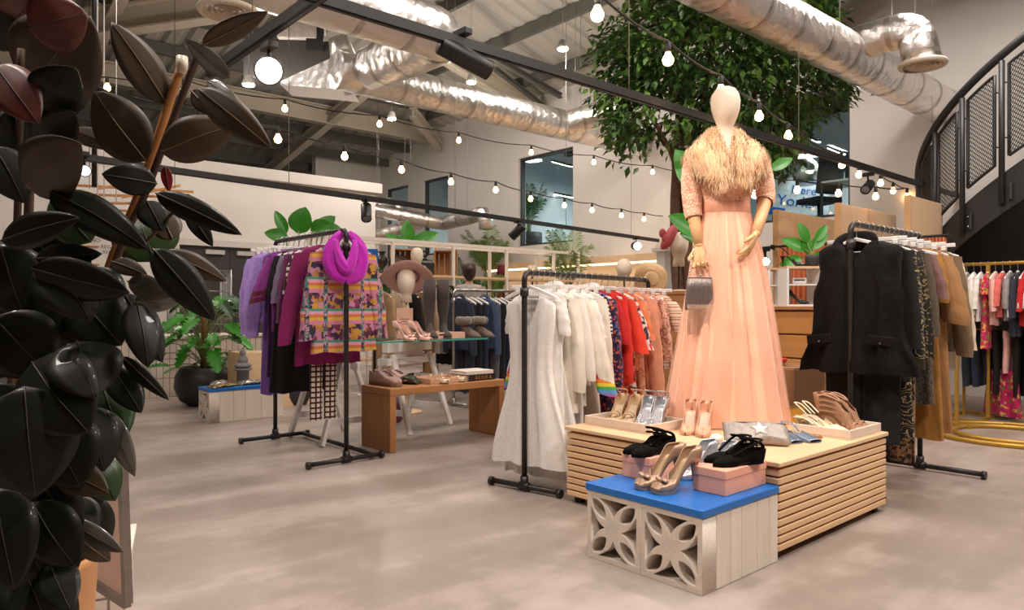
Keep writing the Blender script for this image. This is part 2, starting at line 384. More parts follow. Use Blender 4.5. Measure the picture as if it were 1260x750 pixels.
# ============================================================= DUCTS
m, nt, b = nt_new('crinkled foil'); v = coords(nt); b.inputs['Base Color'].default_value = (.86,.83,.80,1); setp(b, .3, 1)
n1 = noise_n(nt, v, 7, 7, .72); n2 = nt.nodes.new('ShaderNodeTexVoronoi'); n2.inputs['Scale'].default_value = 11; nt.links.new(v, n2.inputs['Vector'])
ad = nt.nodes.new('ShaderNodeMath'); nt.links.new(n1, ad.inputs[0]); nt.links.new(n2.outputs['Distance'], ad.inputs[1]); bump(nt, b, ad.outputs[0], .42, .03); M_foil = m
M_tape = plain('foil tape', (206,200,194), .34, 1, .08, 30, .3, 60)
M_vent = plain('cream vent ring', (214,200,180), .5, 0, .05)
def duct(name, label, pts, r, bands=.55, rad=None, group='silver foil air ducts'):
    pts = [V(p) for p in pts]; c = pts[0].copy(); t = thing(name, label, 'air duct', c, 0, group)
    pl = [p-c for p in pts]
    # resample
    out = []; L = 0; mbt = MB(); nxt = bands*.5
    for a, b2 in zip(pl, pl[1:]):
        n = max(1, int((b2-a).length/.11))
        for k in range(n): out.append(a.lerp(b2, k/n))
    out.append(pl[-1])
    rr = [(rad(i/(len(out)-1)) if rad else r)*random.uniform(.988, 1.012) for i in range(len(out))]
    mb = MB(); mb.tube(out, rr, 26, True, jit=.009); mb.build('sleeve', M_foil, t)
    acc = 0
    for i in range(1, len(out)):
        acc += (out[i]-out[i-1]).length
        if acc > nxt:
            d = (out[i]-out[i-1]).normalized(); k = rr[i]*1.012
            mb = MB(); mb.tube([out[i]-d*.025, out[i]+d*.025], k, 26, False, jit=.006); mb.build('tape_band', M_tape, t); nxt += bands
    for q in ((.3, .75) if len(out) > 8 else (.5,)):
        p = out[int(q*(len(out)-1))]; w_ = c+p; top = min(zl(w_.y), zf(w_.x))-.02
        if top > w_.z+r+.1 and w_.x < 9.9: MB().cyl((p.x, p.y, p.z+rr[0]*.9), (p.x, p.y, top-c.z), .004, seg=6).build('hanger_wire', plain('steel wire', (170,165,160), .4, .6), t)
    return t
def elbow(p, a, b, r, n=6):
    """rounded corner at p, from direction a to direction b"""
    p, a, b = V(p), V(a).normalized(), V(b).normalized(); return bez(p-a*r, p, p+b*r, n)
ZD = 3.93
A0, A1 = V((-2.5, 5.95, 3.85)), V((4.38, 5.95, 3.87))
duct('air_duct', 'big silver foil duct crossing the top of the roof, ending in an elbow', [A0]+elbow(A1, (1,0,0), (0,1,0.03), .3)+[V((4.4, 7.5, ZD))], .255)
duct('air_duct', 'long silver foil duct running from the grey fan unit to the far wall', [V((4.1, 7.84, ZD)), V((9.95, 7.84, ZD))], .225)
j = PY(690,155,7.84)
duct('air_duct', 'silver foil branch duct forking off towards the tree', [j, PX(762,136,8.6)+V((0,0,.03))], .2)
duct('air_duct', 'short upright foil duct bent beside the grey fan unit', [PY(416,46,8.0), PY(424,78,8.0), PY(442,104,7.9)], .15, rad=lambda t: .12+.1*t)
fr_ = P(345,103,9.3); t = thing('air_duct', 'flat foil reducer between grey fan unit and long duct', 'air duct', fr_, 0, 'silver foil air ducts')
rs = []
for k in range(9):
    q = k/8; up_, lo_ = P(lerp(345,410,q), lerp(100,70,q), 9.3)-fr_, P(lerp(345,432,q), lerp(104,112,q), 9.3)-fr_; dp = V((FX,FY,0))*.5; rs.append([up_, up_+dp, lo_+dp, lo_])
MB().rings(rs, smooth=False).build('sleeve', M_foil, t)
C0, C1 = V((-1.5, 3.14, 3.6)), V((9.95, 3.14, 3.6))
duct('air_duct', 'long silver foil duct running above the stair to the far wall', [C0, C1], .215)
jc = V((7.3, 3.14, 3.7)); e = V((.05, -1, .06)).normalized()
cc = jc+e*.62
duct('air_duct', 'bent silver foil branch duct with a round vent beside the tree', [jc, jc+e*.3]+elbow(cc, e, (0,-.1,-1), .22)+[cc+V((0,-.05,-.36))], .165, .25)
def round_vent(name, label, c, r, rings=4):
    t = thing(name, label, 'vent', c); mb = MB(); mb.lathe([(r*.8, .02), (r, .02), (r*1.05, 0), (r, -.02), (r*.85, -.02), (r*.8, .02)], seg=28, cap=False); mb.build('rim', M_vent, t)
    for k in range(rings):
        q = r*(.78-.2*k); mb = MB(); mb.lathe([(q, -.015), (q*.86, .02), (q*.84, .02), (q*.97, -.018), (q, -.015)], seg=24, cap=False); mb.build('louvre', M_vent, t)
    return t
round_vent('round_vent', 'round cream vent under the bent foil duct beside the tree', cc+V((0,-.05,-.38)), .2)
vc = P(281, 14, 6.0); round_vent('round_vent', 'round cream louvred vent hanging at the top near the rubber plant', vc, .24)
duct('air_duct', 'short foil drop duct above the cream vent near the rubber plant', [vc+V((0,0,.05)), vc+V((0,0,.8))], .15)
jb = PX(778,150,9.3); round_vent('round_vent', 'round cream vent at the end of the branch duct behind the tree', PX(775,168,9.3), .2); duct('air_duct', 'short foil drop duct behind the tree crown', [PX(776,140,9.3), PX(775,164,9.3)], .17)
# ducts behind the partition
duct('air_duct', 'foil duct above the partition end, bending to a small vent', [P(440,255,14.5), P(478,262,14.6), P(545,275,15), P(575,268,14.2), P(594,262,13.6), P(598,272,13.6), P(598,282,13.6)], .14)
duct('air_duct', 'lower foil duct behind the partition end', [P(440,292,14.2), P(470,287,14.6), P(520,273,15.2)], .13)
duct('air_duct', 'short dark foil duct turning down above the partition end', [P(445,258,15.6), P(480,250,15.6), P(489,252,15.6), P(490,262,15.6)], .13)
duct('air_duct', 'curved foil duct inside the office behind the gown mannequin', [PX(940,212,12), PX(962,206,11.6)]+[PX(985,204,11.3), PX(994,212,11.2), PX(995,226,11.2)], .2, .2)
# fan unit
t = thing('fan_unit', 'grey and white boxed fan unit hanging beside the foil duct', 'fan unit', P(362,80,10.2), R(-38))
MB().box((0,0,-.02), (1.25,.6,.52)).build('housing', plain('dark fan housing', (74,70,68), .6), t, .01)
MB().box((.12,-.1,.38), (.55,.5,.26)).build('motor_cover', plain('white fan cover', (214,206,198), .5), t, .02)
MB().box((.36,-.32,.26), (.24,.04,.34)).build('access_panel', plain('charcoal panel', (48,46,46), .6), t, .005)
mb = MB(); mb.tube([(.1,-.34,.52), (.5,-.34,.42), (.5,-.34,.3)], .012); mb.build('pipe', M_white, t)

# ============================================================= TRACKS AND SPOTS
LIGHTS = []
def track(name, label, a, b, wires=()):
    a, b = V(a), V(b); t = thing(name, label, 'track', a)
    mb = MB(); d = b-a; mb.bar((0,0,0), d, .045, .05); mb.build('rail', M_black, t)
    mb = MB(); mb.bar(V((0,0,-.027)), d+V((0,0,-.027)), .018, .006); mb.build('channel', M_frame, t)
    for k in wires:
        p = d*k; q = a+p; top = min(zl(q.y), zf(q.x))-.05
        mb = MB(); mb.cyl(p+V((0,0,.02)), V((p.x, p.y, top-a.z)), .0035, seg=6); mb.build('suspension_wire', plain('steel wire', (170,165,160), .4, .6), t)
    return t
T1Y, T1Z = 2.95, 2.45
track('lighting_track', 'long black lighting track passing behind the gown mannequin', (.9, T1Y, T1Z), (9.95, T1Y, T1Z), (.3, .55, .9))
track('lighting_track', 'short black lighting track above the rubber plant and lit spot', (1.45, 2.7, T1Z), PX(258,90,1.45), (.6,))
t2a, t2b = PZ(100,193,2.22), PX(810,296,9.95); t2b.z = 2.22
track('lighting_track', 'long thin black lighting track in front of the white partition', t2a, t2b, (.2, .45, .7, .9))
M_lamp = emis('lamp glass', (255,244,228), 22)
M_lampoff = plain('dark lamp lens', (120,118,120), .2, .2)
M_coolglass = emis('pale lamp lens', (225,228,245), 1.6)
def spot(label, top, aim, L=.19, r=.05, lens=M_lampoff, power=0, ang=45, col=(1,.86,.72), track_drop=.05, mat=M_black):
    top = V(top); aim = V(aim); t = thing('track_spotlight', label, 'spotlight', top, 0, 'track spotlights')
    MB().box((0,0,-.02), (.05,.11,.035), rz=0).build('adaptor', mat, t, .004)
    MB().cyl((0,0,-.02), (0,0,-track_drop-.06), .009).build('stem', mat, t)
    c = V((0,0,-track_drop-.09)); d = (aim-(top+c)).normalized()
    a, e2 = c-d*L*.45, c+d*L*.55
    mb = MB(); mb.rev(a, d, [(.002,0), (r*.9,0), (r,.006), (r,L-.004), (r*.97,L), (r*.9,L-.002), (r*.88,L-.014)]); can = mb.build('can', mat, t)
    mb = MB(); mb.rev(a, d, [(r*.87,L-.012), (r*.8,L-.004), (r*.45,L), (.002,L+.001)]); mb.build('lens', lens, can)
    if power: LIGHTS.append((top+e2+d*.03, aim, power, ang, col))
    return t
spot('black spotlight with a lit white lens above the rubber plant', PX(331,52,1.45), P(262,150,.7), .15, .07, M_lamp, 60, 90, mat=plain('grey spot metal', (86,80,78), .4, .3))
spot('black can spotlight beside the elbow of the big foil duct', PY(569,36,T1Y), P(690,135,4.0), .3, .052, M_coolglass)
spot('black can spotlight hanging from the long track before the white wall', PY(1068,212,T1Y), P(1035,270,6.4), .2, .047)
def trackpt(px):
    best = min((abs((t2a.lerp(t2b, k/400)-V((0,0,CAMZ))).dot(V((RX,RY,0)))/((t2a.lerp(t2b, k/400)).dot(V((FX,FY,0))))*F+HX-px), k) for k in range(401))[1]; return t2a.lerp(t2b, best/400)
spot('black can spotlight on the thin track above the purple scarf rack', trackpt(450), P(456,420,6.5), .2, .055)
spot('black can spotlight on the thin track left of the palm window', trackpt(637), P(600,320,9.5), .22, .06)
spot('black can spotlight with lit lens above the straw hat', trackpt(783), P(830,310,9.5), .2, .07, M_lamp, 25, 70)
spot('black can spotlight half hidden behind rubber plant leaves', PZ(104,187,2.25), P(118,215,4.0), .14, .045, M_coolglass)
spot('small lit spotlight beside the gown near the shelf boxes', PX(941,305,7.4), P(958,345,7.0), .13, .05, M_lamp, 8, 80)

# ============================================================= STRING LIGHTS
M_bulb = emis('warm bulb glass', (255,196,128), 16)
M_cable = plain('black cable', (30,28,27), .6)
def string(label, pts, z, ext=None):
    ps = [PZ(px, py, z) for px, py in pts]; c = ps[0].copy()
    t = thing('string_lights', label, 'string lights', c, 0, 'festoon string lights')
    run = [p-c+V((0,0,.1)) for p in ps]
    if ext: run = [PZ(*ext[0], z)-c+V((0,0,.1))]+run+[PZ(*ext[1], z)-c+V((0,0,.1))]
    full = []
    for a, b2 in zip(run, run[1:]):
        s = .035*min(1.6, (b2-a).length); full += [a.lerp(b2, k/6)-V((0,0,4*s*(k/6)*(1-k/6))) for k in range(6)]
    full.append(run[-1]); MB().tube(full, .007, 6).build('cable', M_cable, t)
    for p in ps:
        q = p-c; mb = MB(); mb.lathe([(.006,.1), (.016,.092), (.019,.05), (.016,.036)], q, 12); so = mb.build('bulb_socket', M_cable, t)
        mb = MB(); mb.lathe([(.014,.04), (.018,.025), (.032,0), (.033,-.014), (.026,-.032), (.012,-.041), (.001,-.042)], q, 14); mb.build('bulb', M_bulb, so)
        BULBS.append(p)
BULBS = []
string('upper string of warm bulbs passing below the long foil duct', [(132,107),(226,110),(350.5,133),(467,152),(564.6,172),(653.7,187),(730.7,199),(803,211)], 3.3, ((60,100),(850,218)))
string('lower string of warm bulbs crossing the partition top to the palm window', [(245,148),(342,170),(424,191.5),(494,208),(555,223),(610,233),(653,244),(694.5,252),(728.5,258),(764.6,264.5),(792.5,269),(820,272.5)], 2.55, ((160,135),(845,276)))
string('string of warm bulbs running past the mannequin head to the white wall', [(735,16),(822,72),(887,111),(934,142),(970,166),(1036,202),(1057,214),(1083.5,224.5),(1099,234),(1116,241)], 2.52, ((640,-45),(1140,246)))
string('short string of warm bulbs in front of the blue sign window', [(981,233),(1031.7,237),(1077.5,241)], 2.3, ((940,228),(1112,243)))
# ---- small roof lamps
def roof_lamp(label, p):
    p = V(p); t = thing('roof_lamp', label, 'lamp', p, 0, 'small white roof lamps'); top = min(zl(p.y), zf(p.x))-.02
    MB().lathe([(.02,.13), (.05,.115), (.075,.04), (.08,.0)], seg=16).build('shade', plain('pale lamp shade', (190,186,180), .5), t)
    MB().lathe([(.075,-.002), (.07,-.018), (.002,-.022)], seg=16).build('lens', M_lamp, t)
    MB().cyl((0,0,.12), (0,0,top-p.z), .004, seg=6).build('wire', MC['steel wire'], t); LIGHTS.append((p+V((0,0,-.1)), None, 70, 0, (1,.9,.8)))
for l, q in [('small white roof lamp beside the lit spotlight', (306,104,9.5)), ('small white roof lamp between foil duct and upper bulbs', (482,146,12.5)),
             ('small white roof lamp above the long foil duct', (580,101,11.5)), ('small white roof lamp beside the tree crown', (692.5,60,10.0))]: roof_lamp(l, P(*q))
# hanging cables near the rubber plant
for l, (px, d_) in [('thin white cable hanging beside the rubber plant, nearer the stake', (120,7.5)), ('thin white cable hanging beside the rubber plant, next to the black rod', (128,7.4)), ('thin pale cable hanging behind the pointed rubber leaf', (143,8.0))]:
    p = P(px, 250, d_); o = MB().cyl((0,0,0), (0,0,zl(p.y)-p.z-.02), .006, seg=6).build('hanging_cable', M_white, None, loc=p); tag(o, l, 'cable', 'thin hanging cables')
p = P(116,230,6.8); o = MB().cyl((0,0,0), (0,0,zl(p.y)-p.z), .022, seg=8).build('hanging_rod', M_black, None, loc=p); tag(o, 'black rod hanging from the roof beside the rubber plant', 'rod')
# ============================================================= PLINTH AND BENCHES
M_slat = wood('pale oak slat', (226,186,142), 0, .86, 5)
M_slaty = wood('pale oak slat end', (226,186,142), 1, .86, 5)
M_blue = plain('blue painted board', (22,108,190), .4, 0, .06, 10, .05, 30)
M_block = plain('pale concrete block', (222,209,194), .85, 0, .09, 9, .3, 70)
M_plank = wood('whitewashed plank', (230,217,202), 2, .92, 4, .75)
X0, X1, Y0, Y1, ZP = 2.87, 4.0, 1.53, 2.78, .42
t = thing('display_plinth', 'low slatted pale wood plinth carrying the peach gown mannequin', 'plinth', (X0, Y0, 0))
w_, d_ = X1-X0, Y1-Y0
MB().bx((-.012,-.012,.40), (w_+.012,d_+.012,.42)).build('top_board', wood('pale birch board', (228,192,150), 0, .93, 4), t, .003)
MB().bx((.018,.018,.035), (w_-.018,d_-.018,.399)).build('core', wood('inner oak', (196,152,106), 0, .9, 4), t)
for f_, (p_, q_) in enumerate([((0,-.004), (w_,.017)), ((0,d_-.017), (w_,d_+.004)), ((-.004,0), (.017,d_)), ((w_-.017,0), (w_+.004,d_))]):
    mb = MB()
    for k in range(10):
        z = .053+k*.0355; mb.bx((*p_, z-.0135), (*q_, z+.0135))
    mb.build('slatted_side', M_slat if f_ < 2 else M_slaty, t, .003)
for x in (.05, w_-.05):
    for y in (.05, d_-.05): MB().lathe([(.028,0), (.028,.036)], (x,y,0), 14).build('foot', M_black, t)

def breeze_face(s, depth):
    """square block of side s with a four petal cut-out, in the local XZ plane, from y=0 to depth"""
    cu = bpy.data.curves.new('block', 'CURVE'); cu.dimensions = '2D'; cu.fill_mode = 'BOTH'; cu.extrude = depth/2; cu.bevel_depth = .002
    def loop(ps):
        sp = cu.splines.new('POLY'); sp.points.add(len(ps)-1); sp.use_cyclic_u = True
        for q, (x, y) in zip(sp.points, ps): q.co = (x*s/2, y*s/2, 0, 1)
    loop([(-.985,-.985), (.985,-.985), (.985,.985), (-.985,.985)])
    for k in range(4):
        a0 = pi/4+k*pi/2; ps = []
        for i in range(13):
            q = i/12; r = .36+.78*q; ps.append((r, .2*sin(pi*q)**.8))
        for i in range(11, 0, -1):
            q = i/12; ps.append((.36+.78*q, -.2*sin(pi*q)**.8))
        loop([(x*cos(a0)-y*sin(a0), x*sin(a0)+y*cos(a0)) for x, y in ps])
        a1 = k*pi/2; pt = [(.86,-.60)]
        pt += [(.86,.60)]
        for i in range(1, 8): q = i/8; pt.append((lerp(.86,.27,q), lerp(.60,0,q)-.13*sin(pi*q)))
        pt.append((.27,0))
        for i in range(1, 8): q = i/8; pt.append((lerp(.27,.86,q), lerp(0,-.60,q)+.13*sin(pi*q)))
        loop([(x*cos(a1)-y*sin(a1), x*sin(a1)+y*cos(a1)) for x, y in pt])
    o = bpy.data.objects.new('b', cu); COL.objects.link(o); bpy.context.view_layer.update()
    me = bpy.data.meshes.new_from_object(o.evaluated_get(bpy.context.evaluated_depsgraph_get()))
    bpy.data.objects.remove(o); bpy.data.curves.remove(cu)
    me.transform(Matrix.Translation((0, depth/2, s/2)) @ Matrix.Rotation(pi/2, 4, 'X')); me.materials.clear(); me.materials.append(M_block)
    return me
BLK = breeze_face(.29, .09)
def breeze_bench(label, loc, rz, nb, length):
    """blocks along local x on the y=0 face; planked sides running back by length"""
    t = thing('breeze_block_bench', label, 'bench', loc, rz, 'blue topped breeze block benches'); wd = nb*.29
    for k in range(nb):
        o = bpy.data.objects.new('breeze_block', BLK); COL.objects.link(o); o.parent = t; o.location = (.145+k*.29, 0, 0)
    for side in (0, 1):
        y = .0925; ws = [.1,.085,.12,.1,.075] if side else [.1,.1,.11,.09,.1]; k = (length-.092)/sum(ws)
        for w1 in ws:
            x = .012 if side == 0 else wd-.012
            MB().box((x, y+w1*k/2, .145), (.024, w1*k-.002, .288)).build('side_plank', M_plank, t, .002); y += w1*k
    MB().bx((.025,length-.03,.0), (wd-.025,length-.006,.288)).build('back_board', M_plank, t)
    MB().bx((.025,.095,.0), (wd-.025,length-.03,.012)).build('bottom_board', M_plank, t)
    MB().bx((-.006,-.008,.291), (wd+.006,length+.002,.322)).build('top_board', M_blue, t, .003)
    return t
# faces -X: local x -> -Y world, local y -> +X
breeze_bench('breeze block bench with bright blue top standing against the slatted plinth', (2.305, 2.11, 0), -pi/2, 2, .56)

def slab_bench(name, label, loc, L, D, H, th, mat, cat='bench'):
    t = thing(name, label, cat, loc)
    MB().bx((0,0,H-th), (L,D,H)).build('top', mat, t, .004)
    for x in (0, L-th): MB().bx((x,0,0), (x+th,D,H-th)).build('side_panel', wood('oak panel upright', (176,122,74), 2, .7, 5), t, .004)
    return t
M_oak = wood('honey oak', (178,124,76), 0, .72, 5)
slab_bench('wooden_bench', 'honey brown wooden bench with slab legs carrying trainers and books', (2.83, 4.56, 0), 1.12, .42, .475, .055, M_oak)

# glass table on trestles
t = thing('glass_table_top', 'clear glass table top with green edge laid on white trestles', 'table top', (2.62, 5.05, 0))
mb = MB(); mb.bx((0,0,.79), (1.55,.72,.802)); o = mb.build('pane', glassm('table glass', (244,251,249)), t)
M_gedge = plain('green glass edge', (70,160,150), .15, 0, .05)
mb = MB()
mb.bx((0,-.004,.789), (1.55,0,.803)); mb.bx((0,.72,.789), (1.55,.724,.803)); mb.bx((-.004,0,.789), (0,.72,.803)); mb.bx((1.55,0,.789), (1.554,.72,.803)); mb.build('polished_edge', M_gedge, t)
def trestle(label, loc, rz, H=.79, W=.66):
    t = thing('trestle', label, 'trestle', loc, rz, 'white trestles under the glass table')
    MB().bx((-W/2,-.03,H-.1), (W/2,.03,H)).build('top_beam', M_wpaint, t, .003)
    MB().bx((-W/2-.03,-.055,H-.21), (W/2+.03,-.031,H-.15)).build('cross_rail', M_wpaint, t, .003)
    MB().bx((-W/2-.03,.031,H-.21), (W/2+.03,.055,H-.15)).build('cross_rail', M_wpaint, t, .003)
    MB().bx((-W/2+.12,-.012,H-.3), (W/2-.12,.012,H-.1)).build('gusset_board', M_wpaint, t)
    for sx in (-1, 1):
        for sy in (-1, 1): MB().bar((sx*(W/2-.06), sy*.04, H-.12), (sx*(W/2-.02), sy*.25, .005), .055, .03, (0,1,0)).build('leg', M_wpaint, t, .003)
        MB().bar((sx*(W/2-.03), -.2, .18), (sx*(W/2-.03), .2, .18), .025, .05).build('brace', M_wpaint, t)
    return t
trestle('white wooden trestle in the middle under the glass table', (3.55, 5.42, 0), R(20))
trestle('white wooden trestle behind the purple rack', (2.82, 5.42, 0), R(90), W=.62)

# small bench with sequin bags, crate beside it
breeze_bench('breeze block bench with sequinned bags in front of the round plant pot', FL(258,522)+V((0,0,0)), R(88), 0, .8) if 0 else None
c = FL(258, 521)
breeze_bench('breeze block bench with sequinned bags near the round black pot', (c.x, c.y+.3, 0), -pi/2, 1, .72)
q = thing('plywood_box', 'pale plywood display box standing behind the purple rack', 'box', (c.x+.55, c.y+.66, 0))
for nm, a, b2 in (('front_panel', (0,0,0), (.8,.018,.58)), ('back_panel', (0,.382,0), (.8,.4,.58)), ('side_panel', (0,.019,0), (.018,.381,.58)), ('side_panel', (.782,.019,0), (.8,.381,.58)), ('lid', (0,0,.581), (.8,.4,.6))):
    MB().bx(a, b2).build(nm, M_plyx, q)
M_seqg = voro('gold sequins', [(200,170,110), (90,70,40), (240,220,170), (150,120,70), (60,45,30)], 120, .25, metal=.7)
M_seqs = voro('silver bronze sequins', [(190,185,175), (110,95,80), (235,230,225), (70,60,55), (160,140,120)], 120, .25, metal=.7)
def cushion_bag(name, label, cat, loc, rz, sx, sy, sz, mat, group=None, flap=True):
    t = thing(name, label, cat, loc, rz, group)
    mb = MB(); n = 14; rows = []
    for i in range(n+1):
        a = -1+2*i/n; row = []
        for j in range(2*n):
            u = 2*pi*j/(2*n); e = .55
            x = sx*(abs(cos(u))**e)*(1 if cos(u) > 0 else -1)*sqrt(max(0, 1-a*a*.0)); 
            k = (1-abs(a)**3.2)**.5 if abs(a) < 1 else 0
            row.append(V((sx*max(k,.02)*abs(cos(u))**e*(1 if cos(u) > 0 else -1), sy*max(k,.02)*abs(sin(u))**e*(1 if sin(u) > 0 else -1), sz*(a*.5+.5)*1)))
        rows.append(row)
    mb.rings(rows); mb.build('body', mat, t)
    if flap:
        mb = MB(); mb.tube([(-sx*.8, 0, sz*.98), (0, 0, sz*1.03), (sx*.8, 0, sz*.98)], .006, 8); mb.build('clasp', plain('gold metal', (196,160,96), .3, .9), t)
    return t
def flat_bag(name, label, loc, rz, L, W, H, mat, group):
    t = thing(name, label, 'bag', loc, rz, group); rows = []
    for i in range(9):
        a = i/8; z = H*(.15+.85*sin(pi*a)**.6)
        rows.append([V((lerp(-L/2, L/2, a), W/2*(.75+.25*sin(pi*a))*cos(2*pi*j/14), max(.001, z/2+z/2*sin(2*pi*j/14)+random.uniform(-.003,.003)))) for j in range(14)])
    MB().rings(rows).build('body', mat, t); MB().tube([(-L*.3,-W*.3,H*.5+.004), (0,-W*.52,H*.4), (L*.3,-W*.3,H*.5+.004)], .004, 6).build('chain', plain('gold metal', (196,160,96), .3, .9), t)
    return t
G = 'sequinned bags on the small bench'
flat_bag('sequin_clutch', 'gold sequinned clutch at the front edge of the small bench', V((c.x+.16, c.y+.1, .323)), R(20), .3, .15, .035, M_seqg, G)
flat_bag('sequin_clutch', 'silver bronze sequinned clutch on the blue top near the pot', V((c.x+.18, c.y+.25, .323)), R(50), .3, .13, .055, M_seqs, G)
flat_bag('sequin_clutch', 'dark bronze sequinned clutch on the blue top beside the rack', V((c.x+.47, c.y+.17, .323)), R(10), .32, .16, .05, M_seqs, G)
t = thing('figurine', 'small grey seated figurine beside the round black pot', 'figurine', V((c.x+.5, c.y+.5, .01)))
mg = plain('grey stone', (128,126,126), .8, 0, .1, 20)
MB().lathe([(.06,0), (.06,.42), (.09,.43), (.09,.445)], seg=14).build('pedestal', mg, t)
mb = MB(); mb.ball((0,0,.475), (.09,.07,.035)); mb.ball((0,0,.53), (.052,.042,.055)); mb.ball((0,0,.605), (.032,.034,.038)); mb.ball((0,0,.645), (.012,.012,.014)); mb.build('seated_figure', mg, t)

# ============================================================= SHOES
def hd(a): return R(a)+TH
def smooth(a, b, x):
    t = max(0, min(1, (x-a)/(b-a))); return t*t*(3-2*t)
def shoe(label, loc, rz, up, ins, H=.09, L=.245, toe='point', heel='stiletto', group=None, name='high_heel', side=1, heelm=None, open_=.6, back=True, straps=(), bow=None, platform=0, hcount=.062, peep=False, mid=.032, cat='shoe', vamp=.046):
    t = thing(name, label, cat, loc, rz, group); n = 22
    def zs(s): return platform+H*(1-smooth(.16, .72, s))-(.004*s if s < .16 else 0)+.004*smooth(.85,1,s)
    def w(s):
        base = curve([(0,.016), (.04,.028), (.14,.032), (.4,.029), (.7,.041), (.85,.031), (1,.004 if toe == 'point' else .014)], s)
        if toe == 'round': base = curve([(0,.012), (.04,.026), (.14,.03), (.4,.028), (.7,.041), (.88,.039), (.96,.027), (1,.012)], s)
        if toe == 'square': base = curve([(0,.012), (.04,.026), (.14,.03), (.4,.028), (.7,.04), (.95,.036), (1,.033)], s)
        return base
    def yc(s): return side*.006*sin(pi*s)
    xs = lambda s: L*(s-.06) + (-.012*(1-smooth(0,.2,s)))
    def u(s): return curve([(0,hcount), (.12,hcount*.95), (.38,mid), (open_,max(.028,mid*.9)), (open_+.1,vamp*.9), (.85,vamp*.66), (1,.014)], s)
    rows = []; irow = []
    for i in range(n+1):
        s = i/n; ww = w(s); z0 = zs(s); uu = u(s); c_ = smooth(open_-.06, open_+.05, s); row = []
        if not back and s < .42: uu = .004
        if peep and s > .93: uu *= .5
        for q in (-2, -1.66, -1.33, -1, -.85, -.65, -.5, -.25, 0, .25, .5, .65, .85, 1, 1.33, 1.66, 2):
            a = abs(q); sg = 1 if q > 0 else -1
            if a <= .5: y, z = ww*2*a*.94, z0-.001*(1-a)
            elif a <= 1:
                k = (a-.5)*2; y, z = ww*(.94+.12*sin(pi*k*.75)-(.1*k if c_ > .5 else .04*k)), z0+uu*.72*k if c_ > .5 else z0+uu*k
            else:
                k = a-1; y = ww*(.93)*(1-k*c_); z = z0+uu*(.72+.28*sin(pi/2*k)) if c_ > .5 else z0+uu
            row.append(V((xs(s)+(-.012*(z-z0)/.055 if s < .1 else 0), yc(s)+sg*y, z)))
        rows.append(row)
    if back: r0_ = rows[0]; yy = yc(0); rows = [[V((p.x-.007, yy+(p.y-yy)*k, p.z-(.004 if k else .006))) for p in r0_] for k in (.0, .55)]+rows
    MB().grid(rows).build('upper', up, t, solid=.0022)
    rr = []
    for i in range(n-1):
        s = .03+.8*i/(n-2); rr.append([V((xs(s), yc(s)+w(s)*.86*k, zs(s)+.003)) for k in (-1,-.5,0,.5,1)])
    MB().grid(rr).build('insole', ins, t)
    hm = heelm or up
    if heel == 'stiletto':
        rs = []
        for i in range(9):
            q = i/8; zz = lerp(zs(.08)-.001, 0, q); r = lerp(.024, .0045, min(1, q*1.5)**.6); rs.append([V((xs(.09)-.004+.016*q*(1-q)-.0+r*.9*cos(2*pi*j/12), r*sin(2*pi*j/12)+yc(.08), zz)) for j in range(12)])
        MB().rings(rs).build('heel', hm, t)
    elif heel == 'block':
        rs = [[V((xs(.11)+k*cos(2*pi*j/14), k*.9*sin(2*pi*j/14), z)) for j in range(14)] for k, z in ((.021,0), (.022,H*.5), (.027,zs(.1)-.002))]
        MB().rings(rs).build('heel', hm, t)
    elif heel == 'wedge':
        rs = []
        for i in range(14):
            s = .0+.97*i/13; rs.append([V((xs(s), yc(s)+w(s)*.98, zs(s)-.001)), V((xs(s), yc(s)-w(s)*.98, zs(s)-.001)), V((xs(s), yc(s)-w(s)*.93, 0)), V((xs(s), yc(s)+w(s)*.93, 0))])
        MB().rings(rs, smooth=False).build('wedge_heel', hm, t)
    if platform and heel != 'wedge':
        rs = []
        for i in range(10):
            s = .5+.48*i/9; zt = zs(s)-.001; zb = max(0, zt-platform)
            rs.append([V((xs(s), yc(s)+w(s)*.97, zt)), V((xs(s), yc(s)-w(s)*.97, zt)), V((xs(s), yc(s)-w(s)*.93, zb)), V((xs(s), yc(s)+w(s)*.93, zb))])
        MB().rings(rs, smooth=False).build('platform_sole', up, t)
    else:
        rs = []
        for i in range(12):
            s = .3+.69*i/11; zt = zs(s)+.001; zb = max(.0, zt-.004)
            rs.append([V((xs(s), yc(s)+w(s), zt)), V((xs(s), yc(s)-w(s), zt)), V((xs(s), yc(s)-w(s)*.96, zb)), V((xs(s), yc(s)+w(s)*.96, zb))])
        MB().rings(rs, smooth=False).build('sole', plain('dark shoe sole', (60,48,40), .6), t)
    for pts, r in straps:
        P3 = [V((xs(s), yc(s)+y*w(s), zs(s)+z)) for s, y, z in pts]
        MB().tube(catmull(P3, 5), r, 8, flat=.5).build('strap', up, t)
    if bow:
        mb = MB(); s0 = .8; z = zs(s0)+vamp*.72
        for sg in (-1, 1):
            mb.tube([V((xs(s0), yc(s0), z)), V((xs(s0)+.004, yc(s0)+sg*.02, z+.012)), V((xs(s0)-.002, yc(s0)+sg*.036, z+.004))], [.006,.014,.008], 10, flat=.6)
        mb.ball((xs(s0), yc(s0), z+.004), (.008,.008,.008)); mb.build('bow', bow, t)
    return t
def pair(lab, toes, a, gname, z, **k):
    for l, (x, y), sd in zip(lab, toes, (1, -1)):
        d = V((cos(hd(a)), sin(hd(a)), 0)); q = V((x, y, z+.0005))-d*(k.get('L', .245)*.94); shoe(l, q, hd(a), side=sd, group=gname, **k)
ZT = .322; ZPL = .42
M_pink = plain('pink card', (248,178,150), .6, 0, .03, 6)
